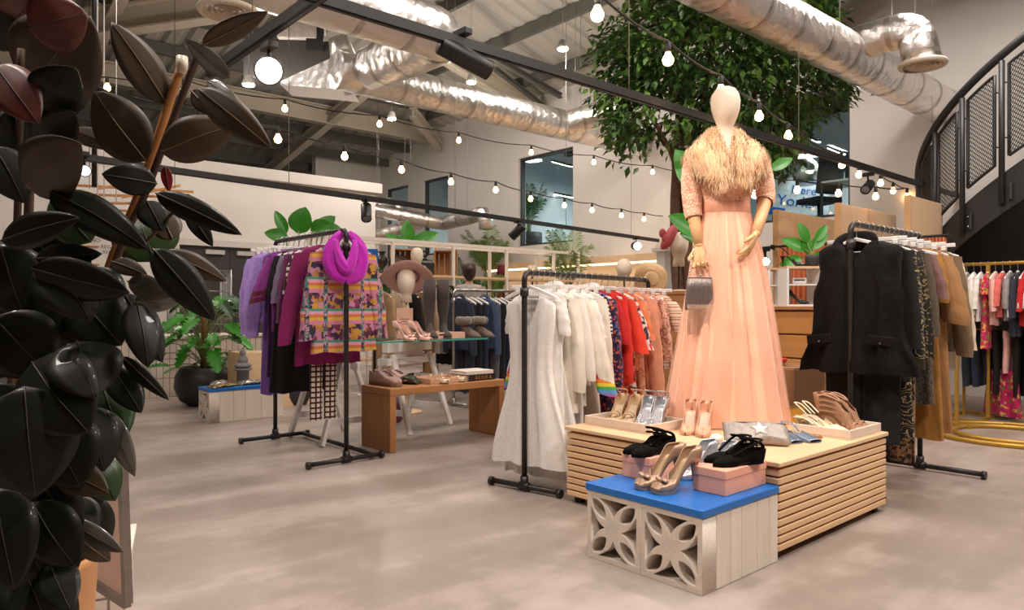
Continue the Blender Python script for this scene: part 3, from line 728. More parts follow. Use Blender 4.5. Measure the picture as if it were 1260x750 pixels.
for l, x, y in (('pink shoe box on the blue bench top nearest the plinth corner', 2.535, 1.575), ('pink shoe box on the blue bench top behind the bow heels', 2.505, 1.93)):
    t = thing('shoe_box', l, 'box', (x, y, ZT+.0005), 0, 'pink shoe boxes')
    MB().bx((.003,.003,0), (.317,.157,.078)).build('tray', M_pink, t, .002); MB().bx((0,0,.066), (.32,.16,.102)).build('lid', M_pink, t, .003)
M_bksuede = plain('black suede', (15,12,11), .9, 0, .15, 30, 0, 60, 0, 0, .12)
M_ins = plain('beige insole', (214,190,160), .55)
ankle = [([(.05,.95,.05), (.12,1.15,.075), (.3,.7,.092), (.34,-.6,.092), (.12,-1.15,.077), (.04,-.4,.052)], .0085), ([(.62,.6,.042), (.4,1.1,.06), (.15,1.2,.08), (.02,0,.082), (.15,-1.2,.08), (.42,-1.0,.06), (.62,-.5,.042)], .0075)]
ankle2 = [([(.05,.95,.05), (.12,1.1,.06), (.3,.6,.072), (.34,-.5,.072), (.12,-1.1,.06), (.04,-.4,.046)], .008)]
def on(x, y, z): return (x, y, z)
gB = 'black strappy flats on pink boxes'
for i, (l, x, y, z, a) in enumerate([('black ankle strap flat on the pink box behind the bow heels, nearer the camera', 2.46, 1.99, .4245, 214), ('black ankle strap flat on the pink box behind the bow heels, on its far side', 2.49, 2.062, .4245, 214),
      ('black laced flat on the pink box at the plinth corner, nearer the camera', 2.565, 1.65, .4245, 202), ('black laced flat on the pink box at the plinth corner, on its far side', 2.61, 1.722, .4245, 204)]):
    shoe(l, V((x, y, z))-V((cos(hd(a)), sin(hd(a)), 0))*.22, hd(a), M_bksuede, M_ins, H=.016, L=.235, heel='wedge', heelm=M_bksuede, group=gB, name='flat_shoe', side=1 if i % 2 else -1, straps=ankle if i > 1 else ankle2+ankle[:1], open_=.52, vamp=.046, hcount=.046, mid=.022)
M_goldl = plain('metallic taupe leather', (180,148,122), .32, .3, .08, 20)
M_goldi = plain('gold insole', (208,180,142), .28, .3)
pair(['gold bow high heel on the blue bench top, nearest the camera', 'gold bow high heel on the blue bench top, against the pink box'], ((2.355,1.80), (2.357,1.885)), 203, 'gold bow heels on the blue bench', ZT, up=M_goldl, ins=M_goldi, H=.105, toe='round', peep=True, bow=M_goldl, platform=.014, L=.215, hcount=.06)
M_silv = plain('silver glitter leather', (196,198,204), .28, .6, .25, 160, .2, 200)
pair(['silver heel half hidden between bow heels and pink box', 'silver heel tucked behind the black laced flats'], ((2.62,1.885), (2.66,1.80)), 203, 'silver heels on the blue bench', ZT, up=M_silv, ins=plain('grey insole', (190,188,190), .5), H=.1, L=.205)
M_nude = plain('nude patent leather', (212,160,128), .3, 0, .05, 10, coat=.4)
pair(['nude pointed court shoe in front of the gown, closer to the tray', 'nude pointed court shoe in front of the gown, closer to the egg'], [tuple(PZ(843,536,.42)[:2]), tuple(PZ(864,539,.42)[:2])], 248, 'nude court shoes on the plinth', ZPL, up=M_nude, ins=plain('cream insole', (218,186,162), .5), H=.1, L=.215)
# trays
M_tray = plain('cream lacquer tray', (226,206,188), .5, 0, .02)
def tray(label, loc, rz, L, W, H=.05, mat=M_tray, hole=False, name='tray'):
    t = thing(name, label, 'tray', loc, rz, 'cream trays')
    MB().bx((0,0,0), (L,W,.008)).build('base', mat, t)
    for nm, a, b2 in (('long_side', (0,0,.0085), (L,.012,H)), ('long_side', (0,W-.012,.0085), (L,W,H)), ('short_side', (0,.0122,.0085), (.012,W-.0122,H)), ('short_side', (L-.012,.0122,.0085), (L,W-.0122,H))):
        o = MB().bx(a, b2).build(nm, mat, t, .002)
        if hole and nm == 'long_side': MB().bx((L*.42,a[1]-.001,H*.5), (L*.62,b2[1]+.001,H*.78)).build('hand_hole_shade', plain('dark slot', (70,55,45), .8), t)  # no hole is cut; a dark inset paints the shade inside it
    return t
tray('cream tray with strappy heels beside the white rack', (2.99, 2.3, .4205), 0, .32, .46)
tray('cream tray with wedge sandals beside the black gilet', (3.6, 1.54, .4205), 0, .37, .31)
M_beige = plain('beige suede', (206,176,138), .75, 0, .08, 30)
sand = [([(.6,1,.0), (.68,.4,.05), (.74,-.4,.05), (.68,-1,.0)], .009), ([(.5,.9,.01), (.62,0,.06), (.66,-.9,.01)], .007), ([(.04,.6,.05), (.1,1,.085), (.3,.3,.11), (.3,-.4,.11), (.1,-1,.085), (.03,-.5,.05)], .006)]
zt = .4295
pair(['beige strappy heel in the tray, nearest the white rack', 'beige strappy heel in the tray, next to the silver heels'], ((3.04,2.63), (3.07,2.54)), 240, 'beige heels in the cream tray', zt, up=M_beige, ins=M_ins, H=.085, heel='block', straps=sand, open_=.7, name='strappy_heel', toe='round', vamp=.034, L=.23)
pair(['silver strappy heel in the tray, next to the beige heels', 'silver strappy heel in the tray, nearest the gown'], ((3.05,2.44), (3.07,2.36)), 240, 'silver heels in the cream tray', zt, up=M_silv, ins=plain('silver insole', (205,205,208), .3, .3), H=.09, straps=sand[2:], open_=.6, name='strappy_heel', L=.235)
M_cream = plain('cream leather', (232,216,186), .4, 0, .04)
sl = [([(.3,.9,.03), (.1,.9,.066), (.02,0,.075), (.1,-.9,.066), (.3,-.9,.03)], .006)]
pair(['cream slingback heel in the tray, at its open end', 'cream slingback heel in the tray, next to the wedges'], ((3.67,1.62), (3.75,1.615)), 318, 'cream slingbacks in the tray', zt, up=M_cream, ins=M_ins, H=.07, back=False, straps=sl, open_=.62, name='slingback', L=.225)
M_taupe = plain('taupe suede', (160,120,92), .8, 0, .1, 30)
wed = [([(.03,.95,.02+.026*k), (.12,1.06,.022+.028*k), (.28,.95,.025+.026*k), (.4,.45,.035+.024*k), (.4,-.45,.035+.024*k), (.28,-.95,.025+.026*k), (.12,-1.06,.022+.028*k), (.03,-.95,.02+.026*k)], .011) for k in range(4)]+[([(.55+.1*k,1.03,.008), (.57+.1*k,.6,.05-.006*k), (.57+.1*k,-.6,.05-.006*k), (.55+.1*k,-1.03,.008)], .011) for k in range(3)]
pair(['taupe strappy wedge bootie in the tray, closer to the slingbacks', 'taupe strappy wedge bootie in the tray, at the plinth edge'], ((3.85,1.575), (3.94,1.575)), 320, 'taupe wedges in the tray', zt, up=M_taupe, ins=M_taupe, H=.075, heel='wedge', heelm=M_taupe, straps=wed, open_=.62, toe='round', name='wedge_bootie', vamp=.05, L=.215, hcount=.115, mid=.1)
slf = [([(.34,1,.02), (.14,1.05,.04), (.0,0,.05), (.14,-1.05,.04), (.34,-1,.02)], .0065)]
M_bluel = plain('metallic blue leather', (136,152,170), .28, .5, .06, 12)
pair(['blue metallic slingback flat beside the star pouch', 'blue metallic slingback flat nearest the cream tray'], [tuple(PZ(981,546,.42)[:2]), tuple(PZ(1004,545,.42)[:2])], 288, 'blue slingback flats on the plinth', ZPL, up=M_bluel, ins=plain('dark insole', (70,72,80), .6), H=.02, heel='block', back=False, straps=slf, open_=.55, toe='square', name='flat_slingback', L=.23)
# small things on the plinth
q = PZ(881,546,ZPL); t = tag(MB().ball((0,0,.025), (.036,.03,.0245), 20, 12).build('stone_egg', plain('white marble', (236,228,218), .4, 0, .04, 20), None, loc=(q.x,q.y,ZPL+.0005)), 'smooth white oval stone beside the nude court shoes', 'stone')
q = PZ(897,545,ZPL); mb = MB(); mb.lathe([(.004,0), (.018,.006), (.024,.02), (.02,.03), (.006,.034)], seg=12, fn=lambda a, z: 1+.15*cos(5*a)); tag(mb.build('crystal_trinket', plain('pale crystal', (232,216,200), .12, 0, .1, 30, coat=.5), None, loc=(q.x,q.y,ZPL+.0005)), 'small pale crystal trinket beside the silver star pouch', 'trinket')
q = PZ(933,549,ZPL); t = thing('zip_pouch', 'crumpled silver pouch with a white star lying on the plinth', 'pouch', (q.x,q.y,ZPL+.0005), TH+R(-8))
M_pouch = plain('silver metallic leather', (160,150,142), .45, .25, .14, 25, .55, 34); tl = R(52)
def pp(x, h, n_): return V((x, h*sin(tl)-n_*cos(tl), .004+h*cos(tl)+n_*sin(tl)))
rows = []
for i in range(21):
    a = -1+2*i/20; row = []; e_ = (1-abs(a)**6)**.5 if abs(a) < 1 else 0
    for j in range(28):
        u = 2*pi*j/28; h = .075+.066*(abs(cos(u))**.6)*(1 if cos(u) > 0 else -1)*(.9+.1*e_); th_ = (.003+.027*e_*(1-abs(cos(u))**5)**.6)*(1 if sin(u) > 0 else -1)*abs(sin(u))**.5
        row.append(pp(.152*a+.012*(h-.07), h+.006*sin(a*5), th_+.006*mnoise.noise(V((a*4,h*40,1 if sin(u) > 0 else 5)))*e_))
    rows.append(row)
MB().rings(rows).build('body', M_pouch, t)
n = 10; mb = MB(); st = [(.046*(1 if k % 2 == 0 else .42)*cos(pi/2+2*pi*k/n), .046*(1 if k % 2 == 0 else .42)*sin(pi/2+2*pi*k/n)) for k in range(n)]
mb.add([pp(x+.015, y+.078, .0325) for x, y in st]+[pp(.015, .078, .035)], [(k,(k+1) % n,n) for k in range(n)]); mb.build('star', plain('white leather', (240,236,230), .5), t, solid=.003)
MB().tube([pp(-.15,.138,0), pp(-.07,.146,.002), (pp(.07,.146,.002)), pp(.15,.138,0)], .005, 6).build('zip', plain('grey zip', (110,108,108), .4, .5), t)
q = PZ(978,522,ZPL); t = thing('leather_clutch', 'small mustard gold leather clutch standing at the gown hem', 'clutch bag', (q.x+.03,q.y+.03,ZPL+.0005), TH+R(20))
mg2 = plain('mustard gold leather', (196,148,62), .4, .2, .06)
mb = MB(); mb.add([V(p) for p in [(-.075,-.02,0), (.075,-.02,0), (.075,.02,0), (-.075,.02,0), (-.085,-.012,.085), (.085,-.012,.115), (.085,.006,.115), (-.085,.006,.085)]], [(3,2,1,0),(4,5,6,7),(0,1,5,4),(1,2,6,5),(2,3,7,6),(3,0,4,7)], False); mb.build('body', mg2, t, .006); MB().bar((-.083,-.014,.083), (.083,-.014,.112), .006, .012).build('clasp_bar', plain('gold metal', (196,160,96), .3, .9), t)
q = PZ(983,524,.43); 
t = tag(MB().tube([(-.03,0,.012), (0,.004,.014), (.035,-.004,.012)], [.006,.012,.007], 10).build('hair_clip', plain('tortoiseshell', (178,120,80), .3, 0, .4, 60), None, loc=PZ(1007,538,ZPL)+V((-.06,-.012,.0)), rz=TH+R(-10)), 'tortoiseshell hair clip lying in front of the cream tray', 'hair clip')
# things on the wooden bench (z .475)
ZB = .4755
M_mauve = plain('mauve suede', (186,152,142), .8, 0, .06, 25)
def sneaker(label, loc, rz, side, group, mat, solem, lacem, name='trainer'):
    t = thing(name, label, 'shoe', loc, rz, group); L = .285; n = 20
    w = lambda s: curve([(0,.022), (.06,.034), (.35,.034), (.7,.05), (.9,.044), (1,.018)], s)
    def top(s): return curve([(0,.094), (.12,.09), (.3,.068), (.42,.092), (.55,.082), (.75,.06), (.9,.05), (1,.03)], s)
    rows = []
    for i in range(n+1):
        s = i/n; c_ = smooth(.38,.46,s); row = []
        for q in (-2,-1.66,-1.33,-1,-.66,-.33,0): pass
        for q in [k/8 for k in range(-16,17)]:
            a = abs(q); sg = 1 if q > 0 else -1; z0 = .022; h = top(s)-z0
            if a <= 1: y = w(s)*(1-.12*a*a+.06*sin(pi*a)); z = z0+h*(.82 if c_ > .5 else 1)*a
            else: k = a-1; y = w(s)*.88*(1-k*c_); z = z0+h*((.82+.18*sin(pi/2*k)) if c_ > .5 else 1)
            row.append(V((L*(s-.5), sg*y, z)))
        h0 = len(row)//2; rows.append(row)
    MB().grid(rows).build('upper', mat, t, solid=.004)
    rs = []
    for i in range(n+1):
        s = i/n; k = w(s)*1.07; x = L*(s-.5)*1.03; rs.append([V((x,k,.028)), V((x,-k,.028)), V((x,-k*.95,0)), V((x,k*.95,0))])
    MB().rings(rs, smooth=False).build('sole', solem, t, .004)
    rs = [[V((L*(s-.5), w(s)*.8*k, .034)) for k in (-1,0,1)] for s in [.05+.5*i/8 for i in range(9)]]; MB().grid(rs).build('insole', M_ins, t)
    for k in range(5):
        s = .47+.06*k; MB().tube([V((L*(s-.5), -w(s)*.5, top(s)*.93)), V((L*(s-.5)+.01, 0, top(s)+.006)), V((L*(s-.5), w(s)*.5, top(s)*.93))], .004, 6).build('lace', lacem, t)
    return t
q = PZ(473,474,ZB); sn_ = sneaker('mauve suede trainer on the wooden bench, propped nearest the rack', (q.x+.02,q.y+.02,ZB), hd(318), 1, 'mauve trainers on the wooden bench', M_mauve, plain('gum rubber', (150,116,96), .7), plain('burgundy lace', (96,50,60), .8)); sn_.scale = (1.18,1.18,1.18)
q = PZ(492,471,ZB); sneaker('mauve suede trainer on the wooden bench, behind its partner', (q.x+.06,q.y+.14,ZB), hd(318), 1, 'mauve trainers on the wooden bench', M_mauve, MC['gum rubber'], MC['burgundy lace'])
q = PZ(505,473,ZB); M_olive = plain('dark olive patent', (58,58,44), .25, 0, .3, 20, .3, 30)
flat_bag('leather_pouch', 'crumpled dark olive patent pouch on the wooden bench', (q.x+.02,q.y+.06,ZB), hd(-20), .2, .11, .075, M_olive, None)
q = PZ(548,471,ZB); tray('tan shallow tray with flat sandals on the wooden bench', (3.22, 4.6, ZB), 0, .36, .27, .045, plain('tan card tray', (206,164,132), .6))
fl = [([(.55,1,0), (.66,.3,.035), (.72,-.3,.035), (.66,-1,0)], .008), ([(.5,.9,0), (.62,-.2,.03), (.8,-.9,0)], .006), ([(.05,.7,.02), (.03,0,.05), (.05,-.7,.02)], .005)]
for l, x, y in (('beige flat sandal in the tan tray, closer to the olive pouch', 3.34, 4.74), ('beige flat sandal in the tan tray, closer to the books', 3.46, 4.75)):
    shoe(l, (x, y, ZB+.009), R(-95+(x-3.3)*200), M_cream, M_ins, H=.01, L=.2, heel='wedge', heelm=M_beige, open_=.93, back=False, straps=fl, name='flat_sandal', group='beige sandals on the wooden bench', vamp=.02, toe='round')
def book(name, label, loc, rz, L, W, T, cov, pages, group=None):
    t = thing(name, label, 'book', loc, rz, group)
    MB().bx((.004,.004,.004), (L-.004,W-.002,T-.004)).build('pages', pages, t)
    mb = MB(); mb.bx((0,0,0), (L,W,.004)); mb.bx((0,0,T-.004), (L,W,T)); mb.bx((0,0,.004), (L,.004,T-.004)); mb.build('cover', cov, t, .001); return t
M_page = plain('book pages', (232,224,210), .8)
M_gilt = plain('gilt lettering', (206,150,70), .35, .5)
bk = book('hardback_book', 'thick black book with gilt spine lettering on the wooden bench', (3.60, 4.60, ZB), R(3), .30, .24, .052, plain('black book cloth', (34,28,26), .6), M_page)
text_part('lettering', 'BAYLIS &', .042, M_gilt, bk, (.07, -.001, .012), (pi/2, 0, 0), 1.12)
book('hardback_book', 'white covered book lying on top of the black book', (3.58, 4.61, ZB+.0525), R(0), .29, .23, .03, plain('white book cover', (230,220,210), .5, 0, .06, 8), M_page)
q = V((3.62,4.9,ZB))
# things on the glass table (z .803)
ZG = .8035
M_blush = plain('blush satin', (232,190,174), .35, 0, .04)
for l, px, py in (('blush satin heel on the glass table, nearest the rack', 488, 411), ('blush satin heel on the glass table, in front of the price card', 507, 411)):
    q = PY(px, py, 5.16); shoe(l, (q.x, q.y, ZG), hd(322), M_blush, plain('brown insole', (120,86,70), .5), H=.1, L=.24, group='blush heels on the glass table', bow=M_blush, toe='round')
tray('blush tray carrying tall boots on the glass table', (3.48, 5.14, ZG), 0, .5, .3, .055, plain('blush tray', (226,184,160), .6), True)
q = PY(498,400,5.45); t = thing('price_card', 'blush card sign standing behind the satin heels on the glass table', 'card', (q.x, q.y, ZG), R(-20))
MB().bx((-.075,-.003,0), (.075,.003,.27)).build('card', plain('blush card', (222,178,154), .7), t, .001)
mb = MB()
for k, w1 in enumerate((.085,.06,.07)): mb.bx((-w1/2,-.0045,.17-.022*k), (w1/2,-.0031,.176-.022*k))
mb.build('printed_lines', plain('brown print', (120,80,64), .8), t)
M_bootg = plain('dark taupe suede', (66,56,51), .85, 0, .12, 12, .15, 60, .1)
def boot(label, loc, rz, h, r0, mat, solem, group, name='tall_boot', fur=None, L=.26, heel=.06):
    t = thing(name, label, 'boot', loc, rz, group)
    rs = []; pts = [((.0,0,.005+heel), .034), ((.0,0,.07+heel), .036), ((-.005,0,.14+heel*.6), .038), ((-.01,0,.24), r0*.95), ((-.012,0,.36), r0*1.1), ((-.01,0,h), r0*1.05)]
    pts = [p for p in pts if p[0][2] <= h+.001]; 
    if pts[-1][0][2] < h: pts.append(((-.01,0,h), r0))
    MB().tube([p for p, _ in pts], [r for _, r in pts], 18, False).build('shaft', mat, t, solid=.004)
    rs = []
    for i in range(14):
        s = i/13; x = lerp(-.035, L-.06, s); w = curve([(0,.018), (.15,.034), (.4,.032), (.75,.044), (1,.014)], s); zb = heel*(1-smooth(.1,.6,s)); hh = curve([(0,.06), (.2,.1), (.4,.085), (.7,.055), (1,.02)], s)
        rs.append([V((x, w*cos(a), zb+.006+max(0, hh*(sin(a) if sin(a) > 0 else 0)))) for a in [2*pi*j/16 for j in range(16)]])
    MB().rings(rs).build('foot', mat, t)
    rs = []
    for i in range(12):
        s = i/11; x = lerp(-.038, L-.055, s); w = curve([(0,.02), (.15,.036), (.4,.032), (.75,.046), (1,.016)], s); zt = heel*(1-smooth(.1,.6,s))+.008
        rs.append([V((x,w,zt)), V((x,-w,zt)), V((x,-w,0 if s < .22 else max(0,zt-.014))), V((x,w,0 if s < .22 else max(0,zt-.014)))])
    MB().rings(rs, smooth=False).build('sole', solem, t)
    if fur:
        mb = MB(); mb.tube([(r0*1.15*cos(a), r0*1.15*sin(a), h-.005) for a in [2*pi*k/16 for k in range(17)]], .036, 12, jit=.12); mb.build('fur_cuff', fur, t)
    return t
for l, x in (('tall taupe suede boot on the blush tray, closer to the satin heels', 3.68), ('tall taupe suede boot on the blush tray, closer to the fur boots', 3.83)):
    boot(l, (x, 5.27, ZG+.009), hd(290), .52, .052, M_bootg, plain('dark shoe sole', (60,48,40), .6), 'tall boots on the glass table')
M_furg = plain('grey sheepskin', (118,106,94), .95, 0, .2, 60, .9, 120, .5)
for l, px in (('short grey boot with fur cuff on the glass table, nearer the tall boots', 570), ('short grey boot with fur cuff near the glass table end', 587)):
    q = PY(px, 414, 5.25); boot(l, (q.x+.02, q.y, ZG), hd(325), .16, .05, plain('grey brown suede', (112,98,86), .9, 0, .1, 20), plain('grey rubber', (80,72,66), .8), 'fur cuffed boots on the glass table', 'fur_boot', M_furg, .24, .015)

t = thing('handbag', 'burgundy leather handbag on the floor under the glass table', 'handbag', (3.55, 5.75, 0), R(15), None); M_burg = plain('burgundy leather', (84,22,36), .4, 0, .1, 12)
MB().rings([[V((w1*(abs(cos(a))**.5)*(1 if cos(a) > 0 else -1), d1*(abs(sin(a))**.6)*(1 if sin(a) > 0 else -1), z)) for a in [2*pi*j/24 for j in range(24)]] for z, w1, d1 in ((.004,.14,.05), (.02,.16,.065), (.14,.155,.06), (.22,.13,.035), (.235,.12,.02))]).build('body', M_burg, t)
MB().tube([(-.08,0,.225), (-.06,0,.31), (.06,0,.31), (.08,0,.225)], .007, 8).build('handle', M_burg, t); MB().box((0,-.066,.16), (.04,.008,.03)).build('clasp', plain('gold metal', (196,160,96), .3, .9), t)
# ============================================================= GARMENTS
M_hook = plain('chrome wire', (190,188,186), .25, .9)
def hanger(label, loc, rz, w=.2, mat=None, group=None, flat=False):
    t = thing('clothes_hanger', label, 'hanger', loc, rz, group); mat = mat or M_white
    hk = [V((0, 0, -.035))]+[V((.021*sin(a), 0, .0-.021*cos(a)+.004)) for a in [-.2+k*.5 for k in range(9)]]
    MB().tube([(0,0,-.075), (0,0,-.045)]+[(.021*sin(a), 0, .002-.021*cos(a)) for a in [.6+k*.55 for k in range(8)]], .0022, 6).build('hook', M_hook, t)
    if flat:
        MB().box((0,0,-.082), (2*w*.98,.016,.024)).build('clip_bar', mat, t, .003)
        for s in (-1, 1): MB().box((s*w*.72,0,-.1), (.03,.022,.03)).build('clip', mat, t, .003)
        return t
    mb = MB(); L = [(-w,-.142), (-w*.8,-.126), (-w*.35,-.094), (0,-.074), (w*.35,-.094), (w*.8,-.126), (w,-.142)]
    rs = []
    for x, z in L: rs.append([V((x, -.011, z)), V((x, .011, z)), V((x, .011, z-.02)), V((x, -.011, z-.02))])
    mb.rings(rs, smooth=False); mb.build('arms', mat, t, .003)
    mb = MB(); mb.tube([(-w*.93,0,-.158), (w*.93,0,-.158)], .004, 6); mb.build('bar', mat, t)
    return t
def garment(name, label, cat, loc, rz, mat, L=.65, w=.2, wh=None, t=.03, sl=None, vneck=.0, waist=None, fold=.014, group=None, collar=None, cuff=None, hem=None, front=None, seed=0, open_front=False, band=None, cw=None, puff=.08, wp=None, quilt=0, drop=0):
    """clothing on a hanger whose rail runs along local y; local x across the shoulders"""
    rnd = random.Random(zlib.crc32(label.encode()) % 9999 if not seed else seed); T = thing(name, label, cat, loc, rz, group)
    wh = wh or w*1.05; n = 15; seg = 40; ph = rnd.uniform(0, 6); kf = rnd.choice((4, 5, 6)); rows = []
    zt = -.088-drop; prof = []
    for i in range(n+1):
        q = i/n
        if i == 0: prof.append((zt, w*.36))
        elif i == 1: prof.append((zt-.012, w*.55))
        elif i == 2: prof.append((zt-.034, w*.86))
        elif i == 3: prof.append((zt-.055, w*1.0))
        else:
            q = (i-3)/(n-3); ww = lerp(w*.98, wh, q**1.2)
            if wp: ww = curve(wp, q)
            elif waist: ww = curve([(0,w*.98), (waist[0],waist[1]), (1,wh)], q)
            prof.append((zt-.055-(L-.055)*q, ww))
    for i, (z, ww) in enumerate(prof):
        q = max(0, (i-3)/(n-3)); row = []; th = t*(.5 if i < 2 else (.8 if i < 4 else 1+.25*q))
        for j in range(seg):
            a = 2*pi*j/seg; cx, sy = cos(a), sin(a); x = ww*cx*(1+.03*sin(3*a+ph)*q)
            y = th*(abs(sy)**.75)*(1 if sy > 0 else -1)+fold*q**.7*sin(kf*cx*2.4+ph+q*1.5)+fold*.45*q**.5*sin(kf*cx*6+ph*2-q*4+(1 if sy > 0 else 0))
            if quilt: y *= 1+quilt*abs(sin(z*26+.6*sin(x*18)))-quilt*.5
            zz = z
            if vneck and sy < 0 and i <= 6: zz = min(z, z-max(0, vneck*(1-abs(x)/(w*.42)))*(1 if i < 1 else max(0, 1-(zt-z)/max(vneck,.01))))
            zz += .006*sin(kf*2*cx+ph)*(q if i == n else 0)
            row.append(V((x, y, zz)))
        rows.append(row)
    body = MB().rings(rows, False).build('body', mat, T)
    if hem: 
        r2 = [[p+V((p.x*.012/max(.01,abs(p.x)), (.003 if p.y > 0 else -.003), dz)) for p in rows[-1]] for dz in (.045, -.004)]; MB().rings(r2, False).build('hem_band', hem, T)
    if sl:
        ln, out, r0, r1 = sl
        for s in (-1, 1):
            sh = V((s*w*.93, 0, zt-.062)); out_ = out*.72; d = V((s*sin(R(out_)), 0, -cos(R(out_)))); o2 = rnd.uniform(-.01, .01); p1 = sh+d*ln*.5+V((s*.012, o2, 0)); p2 = sh+d*ln+V((-s*.02*(ln > .4), o2*2, 0))
            pts = bez(sh, p1, p2, 9); rr = [lerp(r0*.85, r1*.9, k/9)*(1+(puff*sin(pi*k/9)))*(1+.08*sin(k*2.3+ph)) for k in range(10)]
            rs = []
            for p, r in zip(pts, rr): rs.append([p+V((s*0+r*cos(a), r*.62*sin(a)+.1*r*sin(3*a+ph), -r*.55*cos(a)*s*sin(R(out)))) for a in [2*pi*j/14 for j in range(14)]])
            so = MB().rings(rs, False).build('sleeve', mat, T)
            if cuff:
                rs2 = [[(p-pts[-1])*1.06+pts[-1]+d*dz for p in rs[-1]] for dz in ((-.05, .004) if not cw else cw)]; MB().rings(rs2, False).build('cuff', cuff, so)
    if collar:
        rs = []
        for k in range(13):
            a = pi*k/12-pi/2; x = w*.4*sin(a); y = .035*cos(a)-.008; dz = -.05*(1-cos(a))*.9
            rs.append([V((x, y, zt+.012+dz)), V((x*1.02, y+.004, zt+.05+dz)), V((x*1.35, y+.014, zt+.02+dz*1.1)), V((x*1.3, y+.008, zt-.002+dz*1.1))])
        MB().rings(rs).build('collar', collar, T)
    if front:
        MB().bar((0,-t*1.12-.002,zt-.1), (0,-t*1.2-.002,zt-L+.02), .022, .006, (0,1,0)).build('placket', front, T)
    if band:
        z0, z1, bm = band; rs = [[V((curve([(0,w*.98),(1,wh)], min(1, max(0, (zt-.055-z)/(L-.055))))*1.03*cos(2*pi*j/30), t*1.3*sin(2*pi*j/30), z)) for j in range(30)] for z in (z0, z1)]
        MB().rings(rs, False).build('band', bm, T)
    return T
def trousers(name, label, loc, rz, mat, L=.95, w=.17, t=.022, group=None, flare=1.0, skirt=False, top=-.15, cat='trousers'):
    rnd = random.Random(zlib.crc32(label.encode()) % 9999); T = thing(name, label, cat, loc, rz, group); ph = rnd.uniform(0, 6)
    if skirt:
        rows = [[V((lerp(w, w*1.35*flare, q)*cos(a), (t+.012*q)*sin(a)*(1+.5*q*sin(7*a+ph)), top-L*q)) for a in [2*pi*j/48 for j in range(48)]] for q in [i/10 for i in range(11)]]
        MB().rings(rows, False).build('body', mat, T)
    else:
        for s in (-1, 1):
            rows = []
            for i in range(13):
                q = i/12; ww = w*.5*lerp(1, .8*flare, q); rows.append([V((s*w*.5*(1-.05*q)+ww*cos(a), t*(1-.2*q)*sin(a)+.006*sin(4*q+ph), top-.05-(L-.05)*q)) for a in [2*pi*j/18 for j in range(18)]])
            MB().rings(rows, False).build('leg', mat, T)
    MB().rings([[V((w*1.01*cos(a), t*1.1*sin(a), z)) for a in [2*pi*j/24 for j in range(24)]] for z in (top+.005, top-.06)], False).build('waistband', mat, T)
    return T
def pipe_rack(label, p0, p1, H, foot=.36, off=0, mat=None, base=True, group='dark pipe clothes rails', foot2=None):
    p0, p1 = V((*p0, 0)), V((*p1, 0)); d = (p1-p0); Ln = d.length; rz = atan2(d.y, d.x); mat = mat or M_pipe; t = thing('clothes_rail', label, 'clothes rail', p0, rz, group); r = .0165
    MB().tube([(0,0,.03)]+[(0,0,H-.06)]+bez((0,0,H-.05), (0,0,H), (.05,0,H), 5)+[(Ln-.05,0,H)]+bez((Ln-.05,0,H), (Ln,0,H), (Ln,0,H-.05), 5)+[(Ln,0,.03)], r, 14).build('pipe_frame', mat, t)
    for x in (0, Ln):
        if x and foot2: foot, off = foot2
        mb = MB(); mb.cyl((x,0,H-.14), (x,0,H-.09), r*1.55, seg=14); mb.build('collar_fitting', mat, t)
        MB().tube([(x,-foot/2+off,.03), (x,foot/2+off,.03)], r, 12).build('foot_bar', mat, t)
        mb = MB(); mb.cyl((x,0,.02), (x,0,.09), r*1.5, seg=14); mb.tube([(x,-.035,.03), (x,.035,.03)], r*1.5, 14); mb.build('tee_fitting', mat, t)
        for y in (-foot/2+off, foot/2+off): MB().tube([(x,y-.012,.026), (x,y+.012,.026)], r*1.55, 14).build('end_cap', mat, t)
    if base: MB().tube([(0,-foot/2+off+.05,.03), (Ln,-foot/2+off+.05,.03)], r, 12).build('base_bar', mat, t)
    return t
def rail_at(p0, p1, H, s):
    p0, p1 = V((*p0, 0)), V((*p1, 0)); d = (p1-p0).normalized(); q = p0+d*s; return V((q.x, q.y, H)), atan2(d.y, d.x)-pi/2
# ------------------------------------------------- white / red / peach rack
W0, W1, WH = (2.84, 3.10), (4.38, 3.385), 1.286
pipe_rack('dark pipe clothes rail with white to peach clothes beside the plinth', W0, W1, WH, .5, base=False)
F_wh = fabric('white cotton', (244,239,233)); F_iv = fabric('ivory crepe', (238,229,214)); F_off = fabric('soft white linen', (240,235,228), var=.04); F_lace = voro('white eyelet lace', [(243,238,231), (238,232,224), (246,242,237), (242,236,229)], 90, .85)
F_navyfl = voro('navy floral print', [(34,32,62), (40,36,70), (200,64,70), (36,34,66), (90,80,150), (46,42,78), (226,120,90), (30,28,58)], 75)
F_red = fabric('bright red crepe', (222,46,36)); F_redd = fabric('scarlet jersey', (206,34,34)); F_orred = fabric('orange red chiffon', (226,62,40)); F_or = fabric('orange satin', (244,140,84), .5)
F_redfl = voro('red white floral', [(236,220,212), (214,60,56), (240,228,220), (226,92,80), (60,50,60), (234,214,206)], 40)
F_pdot = voro('peach dotted print', [(232,168,136), (228,160,128), (236,176,144), (196,110,80), (234,170,138)], 90); F_peach = fabric('peach crepe', (232,162,128)); F_coral = fabric('salmon jersey', (226,148,120))
F_pinkp = voro('dusty pink print', [(226,178,152), (206,140,120), (236,196,172), (170,110,96)], 80); F_leo = voro('brown leopard print', [(206,150,120), (60,40,34), (214,160,130), (190,130,100), (70,44,38), (220,170,140)], 60)
F_strp = stripes('beige red stripe', [(0,(232,206,180)), (.45,(176,70,66)), (.6,(236,214,190)), (.8,(198,150,120))], 22); F_bwst = stripes('navy white stripe', [(0,(230,226,220)), (.55,(34,36,60))], 40)
